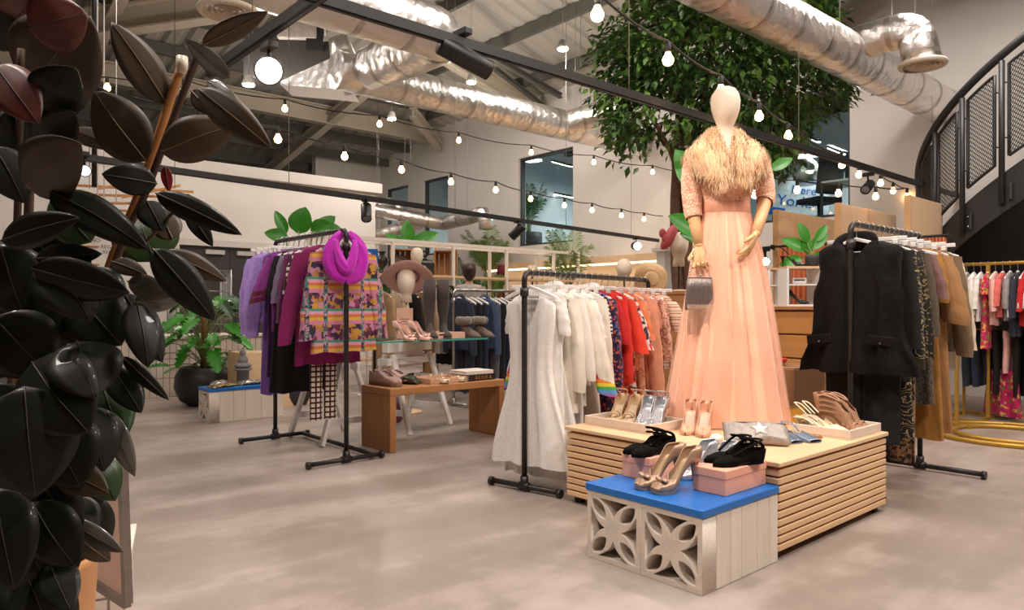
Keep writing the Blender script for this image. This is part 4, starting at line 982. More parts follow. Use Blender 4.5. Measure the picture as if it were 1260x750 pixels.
F_rain = stripes('rainbow knit', [(0,(150,120,190)), (.14,(92,160,214)), (.3,(76,176,90)), (.46,(240,214,60)), (.62,(240,140,50)), (.8,(214,54,90))], 8.2)
F_navy = fabric('navy trim', (36,38,62))
WL = [
 ('dress','white sleeveless V neck midi dress at the front end of the pipe rail',F_lace,dict(L=1.0,w=.185,wh=.30,vneck=.2,waist=(.36,.15),fold=.018,t=.035,drop=.05)),
 ('dress','long plain white maxi dress just behind the sleeveless white dress',F_wh,dict(L=1.1,w=.18,wh=.22,sl=(.2,14,.05,.05),fold=.018,drop=.02)),
 ('dress','white broderie sundress, third garment from the rail end',F_lace,dict(L=.98,w=.185,wh=.27,waist=(.35,.15),fold=.014)),
 ('blouse','ivory long sleeved blouse hanging behind the white dresses',F_iv,dict(L=.74,w=.2,wh=.22,sl=(.56,12,.06,.05))),
 ('dress','soft white linen shirt dress with drooping sleeves',F_off,dict(L=.95,w=.2,wh=.23,sl=(.5,16,.058,.05),collar=F_off)),
 ('cardigan','cream cardigan with rainbow striped cuffs',F_iv,dict(L=.72,w=.2,wh=.22,sl=(.6,25,.066,.07),cuff=F_rain,cw=(-.24,.006))),
 ('top','thin white cotton top just behind the rainbow cuffed cardigan',F_wh,dict(L=.6,w=.2,wh=.21,sl=(.24,24,.06,.055))),
 ('dress','white tiered cotton dress before the navy cuffed jumper',F_off,dict(L=.92,w=.19,wh=.25)),
 ('jumper','ivory jumper with thin navy cuff line beside the navy floral dress',F_iv,dict(L=.66,w=.21,wh=.22,sl=(.6,10,.056,.05),cuff=F_navy,cw=(-.03,-.022))),
 ('top','narrow navy and white striped top',F_bwst,dict(L=.62,w=.19,wh=.19,sl=(.22,20,.05,.048))),
 ('dress','navy floral print dress with long sleeves',F_navyfl,dict(L=.92,w=.2,wh=.24,sl=(.62,9,.062,.055))),
 ('blouse','red blouse with white neck trim next to the navy floral dress',F_redd,dict(L=.6,w=.2,wh=.21,sl=(.3,20,.055,.05),collar=F_wh)),
 ('dress','bright red crepe dress with elbow sleeves',F_red,dict(L=.98,w=.2,wh=.24,sl=(.5,12,.06,.06))),
 ('blouse','orange red chiffon blouse with wide short sleeves',F_orred,dict(L=.62,w=.21,wh=.23,sl=(.36,22,.062,.075))),
 ('dress','red and white floral dress with frilled sleeves',F_redfl,dict(L=.95,w=.2,wh=.24,sl=(.34,24,.06,.075))),
 ('top','shiny orange satin top',F_or,dict(L=.55,w=.2,wh=.2,sl=(.28,26,.06,.05))),
 ('dress','peach dotted midi dress behind the orange satin top',F_pdot,dict(L=.96,w=.19,wh=.24,sl=(.2,20,.05,.05))),
 ('blouse','plain peach blouse with very long loose sleeves',F_peach,dict(L=.7,w=.21,wh=.22,sl=(.72,11,.066,.06),cuff=plain('black cuff', (30,26,26), .8),cw=(-.02,.03))),
 ('dress','salmon jersey dress between the peach blouse and pink print',F_coral,dict(L=.94,w=.19,wh=.23,sl=(.2,18,.05,.05))),
 ('dress','dusty pink print dress near the far end of the pipe rail',F_pinkp,dict(L=.9,w=.2,wh=.22,sl=(.44,16,.055,.05))),
 ('dress','brown leopard print dress near the far rail post',F_leo,dict(L=.94,w=.19,wh=.22,sl=(.42,12,.055,.05))),
 ('top','beige top with red stripes and wide short sleeves under the straw hat',F_strp,dict(L=.56,w=.22,wh=.23,sl=(.26,32,.07,.085))),
]
for i, (nm, lab, mt, kw) in enumerate(WL):
    s = .06+(i*.058 if i < 10 else .58+(i-10)*.078); loc, rz = rail_at(W0, W1, WH, s); j = random.uniform(-.06, .06)
    garment(nm, lab, nm, loc, rz+j, mt, group='clothes on the white to peach rail', **kw)
    hanger('white plastic hanger holding the '+' '.join(lab.split()[:9]), loc, rz+j, kw['w']*1.04, flat=i % 2 == 1, group='hangers on the white to peach rail')
# ------------------------------------------------- purple rack
Q0, Q1, QH = (2.42, 4.465), (2.42, 5.65), 1.615
pipe_rack('dark pipe clothes rail with purple and magenta clothes', Q0, Q1, QH, .56, -.0, base=True)
F_pat = None
m, nt, b = nt_new('patchwork animal print'); v = coords(nt); sp = nt.nodes.new('ShaderNodeSeparateXYZ'); nt.links.new(v, sp.inputs[0])
def vor(sc, cols, stretch=(1,1,1)):
    mp = nt.nodes.new('ShaderNodeMapping'); mp.inputs['Scale'].default_value = stretch; nt.links.new(v, mp.inputs['Vector'])
    nz = nt.nodes.new('ShaderNodeTexNoise'); nz.inputs['Scale'].default_value = sc*1.3; nz.inputs['Detail'].default_value = 1; nt.links.new(mp.outputs[0], nz.inputs['Vector'])
    n_ = nt.nodes.new('ShaderNodeTexVoronoi'); n_.inputs['Scale'].default_value = sc; 
    mxv = nt.nodes.new('ShaderNodeVectorMath'); mxv.operation = 'MULTIPLY_ADD'; mxv.inputs[1].default_value = (.05,.05,.05); nt.links.new(nz.outputs['Color'], mxv.inputs[0]); nt.links.new(mp.outputs[0], mxv.inputs[2]); nt.links.new(mxv.outputs[0], n_.inputs['Vector'])
    s3 = nt.nodes.new('ShaderNodeSeparateColor'); nt.links.new(n_.outputs['Color'], s3.inputs['Color']); return ramp(nt, s3.outputs[0], [(k/len(cols), lin(c)) for k, c in enumerate(cols)], True)
cA = vor(26, [(196,128,160), (50,34,66), (206,154,56), (130,50,94), (204,136,164), (36,32,58), (184,132,54), (104,42,78), (88,30,60)])
cB = vor(56, [(198,140,166), (46,130,114), (40,36,66), (202,160,176), (120,50,86), (52,140,122)])
zb = nt.nodes.new('ShaderNodeMath'); zb.operation = 'MULTIPLY'; zb.inputs[1].default_value = 4.6; nt.links.new(sp.outputs['Z'], zb.inputs[0])
zf_ = nt.nodes.new('ShaderNodeMath'); zf_.operation = 'FRACT'; nt.links.new(zb.outputs[0], zf_.inputs[0])
cS = ramp(nt, zf_.outputs[0], [(0,lin((216,130,160))), (.12,lin((224,176,70))), (.22,lin((214,120,60))), (.32,lin((226,160,186))), (.42,lin((60,150,120))), (.5,lin((196,110,60)))], True)
msk = ramp(nt, zf_.outputs[0], [(0,(1,1,1)), (.5,(0,0,0))], True)
xb = nt.nodes.new('ShaderNodeMath'); xb.operation = 'MULTIPLY'; xb.inputs[1].default_value = 7; nt.links.new(sp.outputs['X'], xb.inputs[0])
xf = nt.nodes.new('ShaderNodeMath'); xf.operation = 'FRACT'; nt.links.new(xb.outputs[0], xf.inputs[0]); mk2 = ramp(nt, xf.outputs[0], [(0,(0,0,0)), (.76,(1,1,1))], True)
def mixc(f, a, b_):
    q = nt.nodes.new('ShaderNodeMix'); q.data_type = 'RGBA'; nt.links.new(f, q.inputs[0]); nt.links.new(a, q.inputs[6]); nt.links.new(b_, q.inputs[7]); return q.outputs[2]
nt.links.new(mixc(mk2, mixc(msk, cA, cS), cB), b.inputs['Base Color']); setp(b, .6, 0, .1); F_pat = m
F_mag = fabric('magenta wool', (142,28,98), var=.16, weave=.5); F_plum = fabric('plum jersey', (108,40,88)); F_maroon = fabric('maroon cotton', (96,22,48)); F_gmau = fabric('grey mauve knit', (122,104,128), weave=.6); F_purp = fabric('purple crepe', (138,54,138)); F_dpurp = fabric('deep purple jersey', (72,38,92)); F_blk = fabric('black jersey', (13,11,11), var=.2, sheen=0); F_vio = fabric('violet satin', (112,72,150), .5); F_lil = plain('lilac seersucker', (166,132,206), .7, 0, .12, 40, .5, 60, .2); F_bcheck = checks('burgundy window check', (60,16,32), (226,210,200), 24, .42); F_wcheck = checks('dark window check', (64,20,28), (228,214,196), 27, .36); F_pinkk = plain('hot pink knit', (208,30,196), .8, 0, .12, 60, .8, 110, .3)
GQ = 'clothes on the purple rail'
PL = [
 ('blouse','multicoloured animal and scroll print blouse at the front of the purple rail',F_pat,dict(L=.76,w=.21,wh=.26,sl=(.62,15,.066,.06),t=.04,vneck=.08,fold=.012)),
 ('cardigan','magenta wool cardigan with long sleeves behind the print blouse',F_mag,dict(L=.85,w=.22,wh=.26,sl=(.66,17,.07,.06),t=.035)),
 ('top','burgundy and white window check top',F_bcheck,dict(L=.6,w=.2,wh=.21,sl=(.3,18,.055,.05))),
 ('jumper','plum jersey jumper in the middle of the purple rail',F_plum,dict(L=.64,w=.21,wh=.22,sl=(.5,14,.06,.05))),
 ('top','grey mauve ribbed knit top',F_gmau,dict(L=.6,w=.2,wh=.2,sl=(.36,18,.055,.05))),
 ('dress','black jersey dress hanging low on the purple rail',F_blk,dict(L=1.08,w=.2,wh=.27,sl=(.3,14,.055,.05))),
 ('tee','purple tee shirt with maroon sleeve ends',F_purp,dict(L=.62,w=.22,wh=.22,sl=(.36,26,.06,.065),cuff=F_maroon,cw=(-.13,.006))),
 ('dress','deep purple jersey dress beside the purple tee shirt',F_dpurp,dict(L=.98,w=.2,wh=.22,sl=(.3,14,.055,.05))),
 ('dress','long violet satin dress next to the lilac blouse',F_vio,dict(L=1.12,w=.2,wh=.22,fold=.014)),
 ('blouse','lilac seersucker blouse with full gathered sleeves',F_lil,dict(L=.56,w=.22,wh=.24,sl=(.62,9,.055,.05),puff=.75,t=.05,fold=.02)),
 ('blouse','second lilac blouse at the far post of the purple rail',F_lil,dict(L=.52,w=.22,wh=.23,sl=(.6,9,.055,.05),puff=.5,t=.035)),
]
for i, (nm, lab, mt, kw) in enumerate(PL):
    s = (.17+i*(.96/(len(PL)-1))) if i else .115; loc, rz = rail_at(Q0, Q1, QH, s); loc.x += .045 if i == 0 else 0; j = random.uniform(-.08, .08)
    garment(nm, lab, nm, loc, rz+j, mt, group=GQ, **kw)
    hanger('white plastic hanger holding the '+' '.join(lab.split()[:9]), loc, rz+j, kw['w']*1.02, flat=i > 5, group='hangers on the purple rail')
loc, rz = rail_at(Q0, Q1, QH, .3); trousers('trousers', 'cream and burgundy window check trousers hanging low under the magenta cardigan', loc+V((-.02,0,0)), rz, F_wcheck, L=1.14, w=.115, t=.03, group=GQ, top=-.2)
# infinity scarf looped over the rail end
q = V((2.425, 4.49, QH-.02)); t = thing('scarf', 'hot pink chunky knit loop scarf hung at the front of the purple rail', 'scarf', q, R(-20))
def cowl(ctrl, rr, name, fl=.62):
    pts = catmull(ctrl, 6); n = len(pts); r_ = []
    for i in range(n):
        u = i/(n-1)*(len(rr)-1); k = min(int(u), len(rr)-2); r_.append(lerp(rr[k], rr[k+1], u-k))
    t0 = None; rs = []
    for i, p in enumerate(pts):
        tg = (pts[min(i+1,n-1)]-pts[max(i-1,0)]).normalized(); out = V((0,-1,0)); u = (out-tg*out.dot(tg)).normalized(); w_ = tg.cross(u)
        rs.append([p+u*r_[i]*fl*cos(a)*(1+.16*sin(5*a+i*.25))+w_*r_[i]*sin(a)*(1+.1*cos(3*a-i*.3)) for a in [2*pi*j/26 for j in range(26)]])
    return MB().rings(rs).build(name, F_pinkk, t)
cowl([(-.02,.02,.0), (-.065,.0,-.04), (-.1,-.02,-.11), (-.105,-.03,-.2), (-.07,-.04,-.28), (.0,-.045,-.31)], [.028,.034,.042,.05,.055,.05], 'loop')
cowl([(.02,.02,.0), (.065,.0,-.04), (.105,-.02,-.11), (.11,-.03,-.2), (.07,-.04,-.28), (-.01,-.045,-.305)], [.028,.034,.042,.05,.055,.05], 'loop')
cowl([(-.07,-.02,-.05), (-.06,-.055,-.13), (-.035,-.075,-.21), (.0,-.085,-.255), (.035,-.075,-.2), (.055,-.055,-.12), (.06,-.025,-.05)], [.016,.026,.034,.04,.034,.026,.016], 'inner_loop', .8)
hanger('white plastic hanger holding the hot pink loop scarf', V((2.425, 4.52, QH)), R(-20), .1, group='hangers on the purple rail')
# ------------------------------------------------- dark rack
D0, D1, DH = (4.14, 1.77), (5.2, 1.77), 1.556
pipe_rack('dark pipe clothes rail with black to camel clothes behind the plinth', D0, D1, DH, .42, .04, base=False, foot2=(.62, -.06))
F_gil = plain('black padded nylon', (17,13,12), .7, 0, .15, 8, .9, 11, 0, 0, .15); F_zeb = stripes('black gold zebra sequins', [(0,(24,20,18)), (.62,(196,170,120)), (.8,(30,24,20))], 34, 'Z', .5, .16, 16); F_gfl = voro('black with gold flecks', [(24,20,18), (20,18,16), (26,22,20), (150,124,84), (22,20,18), (30,26,22)], 120, .5); F_cam = fabric('camel wool', (164,118,72)); F_mus = fabric('mustard crepe', (168,116,48)); F_olv = fabric('olive grey knit', (92,80,62), weave=.6); F_mauv = fabric('dusky mauve jersey', (126,90,84)); F_bei = fabric('beige drape crepe', (186,150,108)); F_tau = fabric('taupe twill', (128,104,76)); F_crm = fabric('cream knit', (222,206,182), weave=.6); F_leo2 = voro('dark leopard print', [(150,108,70), (30,24,20), (120,84,56), (40,30,24), (160,120,80)], 55); F_tweed = voro('brown tweed', [(70,58,48), (96,80,66), (50,42,36), (110,94,76)], 160)
GD = 'clothes on the dark rail'
DL = [
 ('top','plain black long sleeved top behind the black gilet',F_blk,dict(L=.8,w=.21,wh=.23,sl=(.56,10,.06,.055))),
 ('dress','black and gold zebra sequin dress hanging low',F_zeb,dict(L=1.14,w=.2,wh=.23,sl=(.62,9,.06,.055))),
 ('cardigan','black cardigan with gold flecks beside the zebra dress',F_gfl,dict(L=.78,w=.21,wh=.22,sl=(.62,12,.062,.055))),
 ('dress','dark leopard print dress reaching almost to the floor',F_leo2,dict(L=1.3,w=.19,wh=.2,sl=(.3,10,.055,.05))),
 ('cardigan','olive grey knitted cardigan',F_olv,dict(L=.76,w=.2,wh=.22,sl=(.5,13,.06,.05))),
 ('tee','dusky mauve tee shirt',F_mauv,dict(L=.62,w=.21,wh=.21,sl=(.28,22,.062,.06))),
 ('dress','brown tweed pinafore dress',F_tweed,dict(L=.98,w=.19,wh=.22)),
 ('dress','long mustard crepe dress',F_mus,dict(L=1.2,w=.2,wh=.25,sl=(.3,14,.06,.055))),
 ('coat','camel wool coat with wide draped sleeves',F_cam,dict(L=1.16,w=.22,wh=.27,sl=(.44,20,.075,.085))),
 ('blouse','beige draped crepe blouse',F_bei,dict(L=.74,w=.21,wh=.22,sl=(.42,18,.06,.07))),
 ('jacket','taupe twill bomber jacket with long sleeves',F_tau,dict(L=.66,w=.23,wh=.22,sl=(.64,12,.075,.055),hem=F_olv,t=.04)),
 ('cardigan','cream knitted cardigan at the far end of the dark rail',F_crm,dict(L=.78,w=.22,wh=.23,sl=(.6,14,.06,.055))),
]
for i, (nm, lab, mt, kw) in enumerate(DL):
    s = .2+i*(.83/(len(DL)-1)); loc, rz = rail_at(D0, D1, DH, s); j = random.uniform(-.06, .06)
    garment(nm, lab, nm, loc, rz+j, mt, group=GD, **kw)
    hanger('white plastic hanger holding the '+' '.join(lab.split()[:9]), loc, rz+j, kw['w']*1.08, flat=i % 2 == 0, group='hangers on the dark rail')
# black gilet hung on the end, facing out
loc, rz = rail_at(D0, D1, DH, .075); T = garment('gilet', 'black padded sleeveless gilet with peplum and pockets facing out on the rail end', 'gilet', loc, rz, F_gil, L=.76, w=.215, wh=.33, t=.07, wp=[(0,.222),(.2,.205),(.36,.245),(.56,.24),(.66,.245),(1,.33)], quilt=.1, vneck=.12, fold=.028, group=GD)
hanger('white plastic hanger holding the black padded gilet', loc, rz, .2, group='hangers on the dark rail')
rs = []
for k in range(17):
    a = pi*k/16-pi/2; x = .115*sin(a); y = .05*cos(a)-.03; dz = -.07*(1-cos(a)); rs.append([V((x*1.05+.02*cos(a+c_)*(1 if x > 0 else -1), y+.018*sin(c_), -.085+dz+.05*cos(c_))) for c_ in [2*pi*m_/10 for m_ in range(10)]])
MB().rings(rs).build('collar', F_gil, T)
for s in (-1, 1):
    MB().box((s*.17,-.1,-.66), (.15,.012,.055), ry=s*R(6)).build('pocket_flap', F_gil, T, .008, bseg=2); MB().ball((s*.17,-.108,-.675), (.007,.004,.007), 10, 6).build('snap_button', plain('dark metal', (90,88,86), .35, .8), T)
loc, rz = rail_at(D0, D1, DH, .145); trousers('trousers', 'wide black trousers hanging below the black gilet', loc, rz, F_blk, L=1.1, w=.22, t=.03, group=GD, flare=1.2)
# ------------------------------------------------- denim rack
J0, J1, JH = (4.72, 6.3), (6.1, 6.3), 1.27
M_chr = plain('chrome rail', (170,166,164), .3, .9)
pipe_rack('chrome clothes rail packed with dark denim behind the wooden bench', J0, J1, JH, .5, mat=M_chr, base=False, group=None)
F_j = [fabric('indigo denim', (34,40,62)), fabric('black denim', (28,28,34)), fabric('mid blue denim', (62,78,108)), fabric('navy twill', (30,32,50)), fabric('grey denim', (92,92,98))]
jl = ['indigo denim', 'washed black denim', 'mid blue denim', 'navy twill', 'faded grey denim']; jp = ['at the post end', 'second from the post', 'third from the post', 'fourth from the post', 'fifth from the post', 'sixth from the post', 'left of the rail middle', 'in the rail middle', 'right of the rail middle', 'sixth from the far end', 'fifth from the far end', 'fourth from the far end', 'third from the far end', 'next to the far end', 'at the far end']
for i in range(15):
    k = (0,3,1,0,2,4,1,0,3,2,0,1,3,0,4)[i]; s = .07+i*.088; loc, rz = rail_at(J0, J1, JH, s); lab = '%s %s on the chrome rail, %s' % (jl[k], 'jacket' if i in (0, 4, 8) else 'jeans', jp[i].replace('left of', 'before').replace('right of', 'after'))
    if i in (0, 4, 8): garment('jacket', lab, 'jacket', loc, rz, F_j[k], L=.56, w=.21, wh=.2, sl=(.56,12,.06,.05), collar=F_j[k], group='denim on the chrome rail')
    else: trousers('jeans', lab, loc, rz, F_j[k], L=.98, w=.19, t=.03, group='denim on the chrome rail', cat='jeans')
    hanger('white clip hanger with the %s' % lab.split(' on the chrome')[0]+' '+jp[i].replace('left of', 'before').replace('right of', 'after'), loc, rz, .19, group='hangers on the chrome rail')
# ------------------------------------------------- rail of beige coats behind the table
B0, B1, BH = (4.35, 7.35), (5.5, 7.35), 1.35
pipe_rack('slim dark rail with beige and black coats behind the glass table', B0, B1, BH, .5, mat=M_black, base=False, group=None)
for i, (lab, c_, L) in enumerate([('long beige trench coat behind the trestle table', F_bei, 1.05), ('cream coat next to the beige trench coat', F_crm, .95), ('black coat behind the tall boots', F_blk, 1.0), ('camel coat behind the tall boots', F_cam, .98), ('white shirt beside the camel coat', F_wh, .75), ('black dress at the far end of the coat rail', F_blk, .9)]):
    loc, rz = rail_at(B0, B1, BH, .1+i*.19); garment('coat' if 'coat' in lab else 'shirt' if 'shirt' in lab else 'dress', lab, 'coat' if 'coat' in lab else 'shirt' if 'shirt' in lab else 'dress', loc, rz, c_, L=L, w=.2, wh=.24, sl=(.56,12,.06,.055), group='coats on the slim rail')
    hanger('white hanger holding the '+' '.join(lab.split()[:8]), loc, rz, .2, group='hangers on the coat rail')
# ------------------------------------------------- gold rail of children's clothes
M_gold = plain('brushed gold metal', (190,150,66), .45, .6, .05, 8)
GX, GH = 8.0, 1.5
t = thing('clothes_rail', 'gold clothes rail with bright pink and red clothes under the black stair', 'clothes rail', (GX, 2.42, 0), 0, None)
MB().tube([(0,0,GH), (0,-1.3,GH)], .016, 12).build('rail', M_gold, t)
for y in (-.3, -1.1):
    MB().box((0,y,GH/2), (.03,.03,GH)).build('post', M_gold, t)
for a, b2 in (((-.32,.0,.015), (-.32,-1.2,.015)), ((.32,.0,.015), (.32,-1.2,.015)), ((-.32,0,.015), (.32,0,.015)), ((-.32,-1.2,.015), (.32,-1.2,.015)), ((-.32,-.3,.015), (.32,-.3,.015))): MB().bar(a, b2, .035, .03).build('base_bar', M_gold, t)
F_gry = fabric('grey marl jersey', (150,144,144)); F_hot = voro('hot pink floral', [(206,30,92), (214,36,100), (200,26,88), (240,180,70), (210,32,96), (120,150,60)], 42); F_cor = fabric('coral fleece', (226,110,100)); F_nvy = fabric('navy fleece', (38,42,58)); F_redt = fabric('red tracksuit', (196,28,36)); F_bdot = voro('black white dots', [(30,28,28), (226,222,216), (34,30,30)], 60); F_palep = fabric('pale pink cotton', (232,176,166))
GL = [('top','black and white dotted baby top at the start of the gold rail',F_bdot,.34), ('tee','grey marl tee shirt on the gold rail',F_gry,.4), ('top','small white cotton top on the gold rail',F_wh,.4), ('top','white long sleeved baby top next to the pink floral dress',F_wh,.46), ('dress','hot pink floral dress with wide skirt on the gold rail',F_hot,.72), ('cardigan','pale pink cardigan beside the coral fleece',F_palep,.5), ('fleece','coral fleece jacket on the gold rail',F_cor,.42), ('hoodie','grey hooded top between coral and navy',F_gry,.46), ('fleece','navy fleece with a white swing tag',F_nvy,.6), ('jacket','red tracksuit top with white sleeve stripes, closer to the navy fleece',F_redt,.5), ('jacket','red tracksuit top with white sleeve stripes, at the frame edge',F_redt,.5), ('top','pale pink top beyond the red tracksuit tops',F_palep,.45)]
for i, (nm, lab, mt, L) in enumerate(GL):
    loc = V((GX, 2.36-i*.06, GH)); T = garment(nm, lab, nm, loc, pi+random.uniform(-.15,.15), mt, L=L, w=.17, wh=.19 if nm != 'dress' else .22, sl=(L*.62 if nm != 'dress' else .15, 20, .055, .05), t=.026, group='clothes on the gold rail')
    if 'stripes' in lab:
        for s in (-1, 1):
            for k in (-1, 1): MB().tube([V((s*.165, k*.02, -.14)), V((s*.21, k*.02, -.25)), V((s*.275, k*.02, -.43))], .008, 6).build('sleeve_stripe', F_wh, T)
    if 'swing tag' in lab: MB().box((.24,0,-.46), (.003,.05,.1)).build('swing_tag', plain('white card', (236,232,228), .6), T)
    hanger('white hanger holding the '+' '.join(lab.split()[:9]), loc, pi, .16, group='hangers on the gold rail')
# lower rail things
t = thing('clothes_rail', 'low gold crossbar carrying trousers under the gold rail', 'clothes rail', (GX+.12, 2.42, 0), 0, None); MB().tube([(0,0,.86), (0,-1.3,.86)], .012, 10).build('rail', M_gold, t); MB().bar((0,-.06,0), (0,-.06,.85), .022, .022, (1,0,0)).build('post', M_gold, t); MB().bar((0,-1.2,0), (0,-1.2,.85), .022, .022, (1,0,0)).build('post', M_gold, t)
for i, (lab, mt, L, fl) in enumerate([('navy trousers hanging low at the start of the gold crossbar', F_nvy, .55, 1), ('slim indigo jeans second on the gold crossbar', F_j[0], .55, 1), ('wide black culottes third on the gold crossbar', F_blk, .52, 1.3), ('black trousers next to the navy trousers under the gold rail', F_blk, .6, 1.1), ('pale pink trousers hanging under the gold rail', F_palep, .4, 1), ('black leggings under the red tracksuit tops', F_blk, .62, 1), ('wide black trousers under the red tracksuit tops', F_blk, .64, 1.2)]):
    trousers('trousers', lab, V((GX+.12, 2.32-i*.085, .875)), pi, mt, L=L, w=.16, t=.03, group='trousers under the gold rail', flare=fl, top=-.02)
F_hot2 = voro('magenta floral velvet', [(186,24,84), (170,22,78), (150,18,70), (200,150,80), (180,24,84), (110,100,60), (160,20,74)], 34)
trousers('skirt', 'hot pink floral skirt touching the gold base', V((GX+.1, 2.03, .5)), R(60), F_hot2, L=.44, w=.16, t=.04, skirt=True, top=-.02, cat='skirt')
# round gold carousel base standing on the floor
t = thing('carousel_base', 'round gold display base of two floor hoops with an upright beside the dark rail', 'display base', (7.1, 1.71, 0))
for r in (.61, .42):
    MB().rings([[V(((r+x)*cos(2*pi*k/64), (r+x)*sin(2*pi*k/64), z)) for x, z in ((-.013,.002), (.013,.002), (.013,.036), (-.013,.036))] for k in range(65)], False).build('hoop', M_gold, t)
MB().bar((.2,.47,.0), (.2,.47,1.0), .026, .026, (1,0,0)).build('upright', M_gold, t); MB().bar((.2,.47,.017), (-.1,.55,.017), .026, .03).build('link_bar', M_gold, t); MB().bar((.2,.47,.017), (.16,.34,.017), .026, .03).build('link_bar', M_gold, t)
# ============================================================= GOWN MANNEQUIN
M_head = plain('cream linen mannequin cover', (234,216,196), .8, 0, .02, 20, .12, 220)
M_armw = wood('pale wooden limb', (222,178,128), 2, .92, 3, .45)
def hand_mesh(mb, T, curl, spread=1.0, scale=1.0, side=1, thumb=.5):
    """wrist at the origin, fingers along +x, thumb towards +y*side, palm facing -z"""
    S = scale; out = lambda p: T @ V((p[0]*S, p[1]*S*side, p[2]*S))
    rs = []
    for x, wy, hz, oy in ((-.01,.022,.018,0), (.012,.026,.016,.001), (.04,.037,.015,.002), (.07,.041,.014,.001), (.092,.039,.012,0), (.1,.034,.008,0)):
        rs.append([out((x, oy+wy*cos(a), hz*sin(a))) for a in [2*pi*j/14 for j in range(14)]])
    mb.rings(rs)
    for k, (y, l, r) in enumerate(((.029,.072,.0085), (.010,.08,.0088), (-.010,.075,.0083), (-.028,.058,.0075))):
        c = curl[k]; p = V((.088, y, 0)); ang = 0; pts = [p.copy()-V((.02,0,0))]; pts.append(p.copy()); dy = (y*.9)*spread
        for q, f in enumerate((.45, .3, .25)):
            ang += c*(.8, 1.0, .8)[q]; p = p+V((cos(ang)*l*f, dy*f*cos(ang)*.9, -sin(ang)*l*f)); pts.append(p.copy())
        mb.tube([out(v_) for v_ in pts], [r*S*1.05, r*S*1.05, r*S*1.02, r*S*.9, r*S*.62], 10)
    pts = [V((.018,.02,-.002)), V((.045,.042,-.012*thumb)), V((.07,.056,-.03*thumb)), V((.088,.058,-.045*thumb))]
    mb.tube([out(v_) for v_ in pts], [.014*S, .0115*S, .01*S, .006*S], 10)
def frame_mat(o, x, up):
    x = V(x).normalized(); y = V(up).cross(x).normalized(); z = x.cross(y); m_ = Matrix((x, y, z)).transposed().to_4x4(); return Matrix.Translation(V(o)) @ m_
GM = (3.655, 2.275, .4205)
t = thing('dress_form_mannequin', 'cream egg headed mannequin with wooden hands standing on the plinth', 'mannequin', GM, TH)
rs = []
def oval(z, a, b_, cx=0, cy=0, n=26): return [V((cx+a*cos(2*pi*j/n), cy+b_*sin(2*pi*j/n), z)) for j in range(n)]
for z, a, b_, cy in ((1.855,.004,.004,.0), (1.852,.03,.034,0), (1.838,.055,.064,0), (1.81,.073,.086,0), (1.77,.079,.096,-.004), (1.73,.075,.094,-.008), (1.69,.064,.08,-.012), (1.66,.052,.062,-.008), (1.638,.044,.05,0), (1.615,.042,.046,.005), (1.57,.046,.05,.01), (1.535,.062,.056,.01), (1.51,.11,.065,.01), (1.485,.168,.072,.005), (1.45,.18,.085,0), (1.38,.16,.105,-.005), (1.3,.142,.105,-.012), (1.2,.118,.085,0), (1.15,.115,.085,0), (1.05,.15,.1,.005), (.95,.165,.11,.005), (.86,.15,.1,0), (.5,.12,.08,0), (.06,.1,.07,0), (.03,.16,.12,0), (.0,.165,.125,0)):
    rs.append(oval(z, a, b_, 0, cy))
MB().rings(rs).build('body', M_head, t)
M_seam = plain('cream seam', (214,196,176), .8)
# arms: wooden
def limb(pts, rr, name, mat, par=t, seg=16): return MB().tube(pts, rr, seg).build(name, mat, par)
EL, WL_, = V((-.185,-.02,1.165)), V((-.165,-.07,.975))
ER, WR_ = V((.228,.01,1.235)), V((.125,-.14,1.03))
limb([EL+V((.0,.0,.03)), EL, EL.lerp(WL_,.5), WL_], [.036,.037,.032,.024], 'forearm', M_armw)
limb([ER+V((-.01,.0,.03)), ER, ER.lerp(WR_,.5), WR_], [.036,.037,.033,.025], 'forearm', M_armw)
for p, d in ((WL_, WL_-EL), (WR_, WR_-ER)): MB().ball(p, (.024,.024,.024), 14, 8).build('wrist_joint', M_armw, t)
mb = MB(); hand_mesh(mb, frame_mat(WL_+V((.0,-.002,-.012)), (.02,-.3,-1), (.3,1,-.2)), (.62,.72,.78,.85), .9, 1.0, 1, .8); mb.build('hand', M_armw, t)
mb = MB(); hand_mesh(mb, frame_mat(WR_+V((-.006,-.004,-.01)), (-.5,-.25,-.92), (.75,-.5,-.2)), (.22,.26,.32,.4), .7, .98, -1, .4); mb.build('hand', M_armw, t)
# gown
m, nt, b = nt_new('peach chiffon'); v = coords(nt); f = noise_n(nt, v, 5, 3); nt.links.new(ramp(nt, f, [(.3, lin((244,182,148))), (.7, lin((250,202,172)))]), b.inputs['Base Color']); setp(b, .6, 0, .35); M_chif = m
b.inputs['Subsurface Weight'].default_value = .0
m, nt, b = nt_new('peach tulle'); v = coords(nt); b.inputs['Base Color'].default_value = (*lin((250,200,172)), 1); setp(b, .7, 0, .3); b.inputs['Alpha'].default_value = .32; M_tul = m
m, nt, b = nt_new('peach lace'); v = coords(nt); n_ = nt.nodes.new('ShaderNodeTexVoronoi'); n_.inputs['Scale'].default_value = 55; n_.feature = 'DISTANCE_TO_EDGE'; nt.links.new(v, n_.inputs['Vector']); n2 = noise_n(nt, v, 26, 3)
ad = nt.nodes.new('ShaderNodeMath'); ad.operation = 'MULTIPLY_ADD'; ad.inputs[1].default_value = 1.6; nt.links.new(n_.outputs['Distance'], ad.inputs[0]); nt.links.new(n2, ad.inputs[2])
nt.links.new(ramp(nt, ad.outputs[0], [(.4, lin((206,126,100))), (.62, lin((240,184,152))), (.85, lin((246,204,178)))]), b.inputs['Base Color']); setp(b, .7, 0, .2); bump(nt, b, ad.outputs[0], .4); M_lace = m
g = thing('gown', 'long peach chiffon gown with lace bodice worn by the egg headed mannequin', 'gown', GM, TH)
rs = []
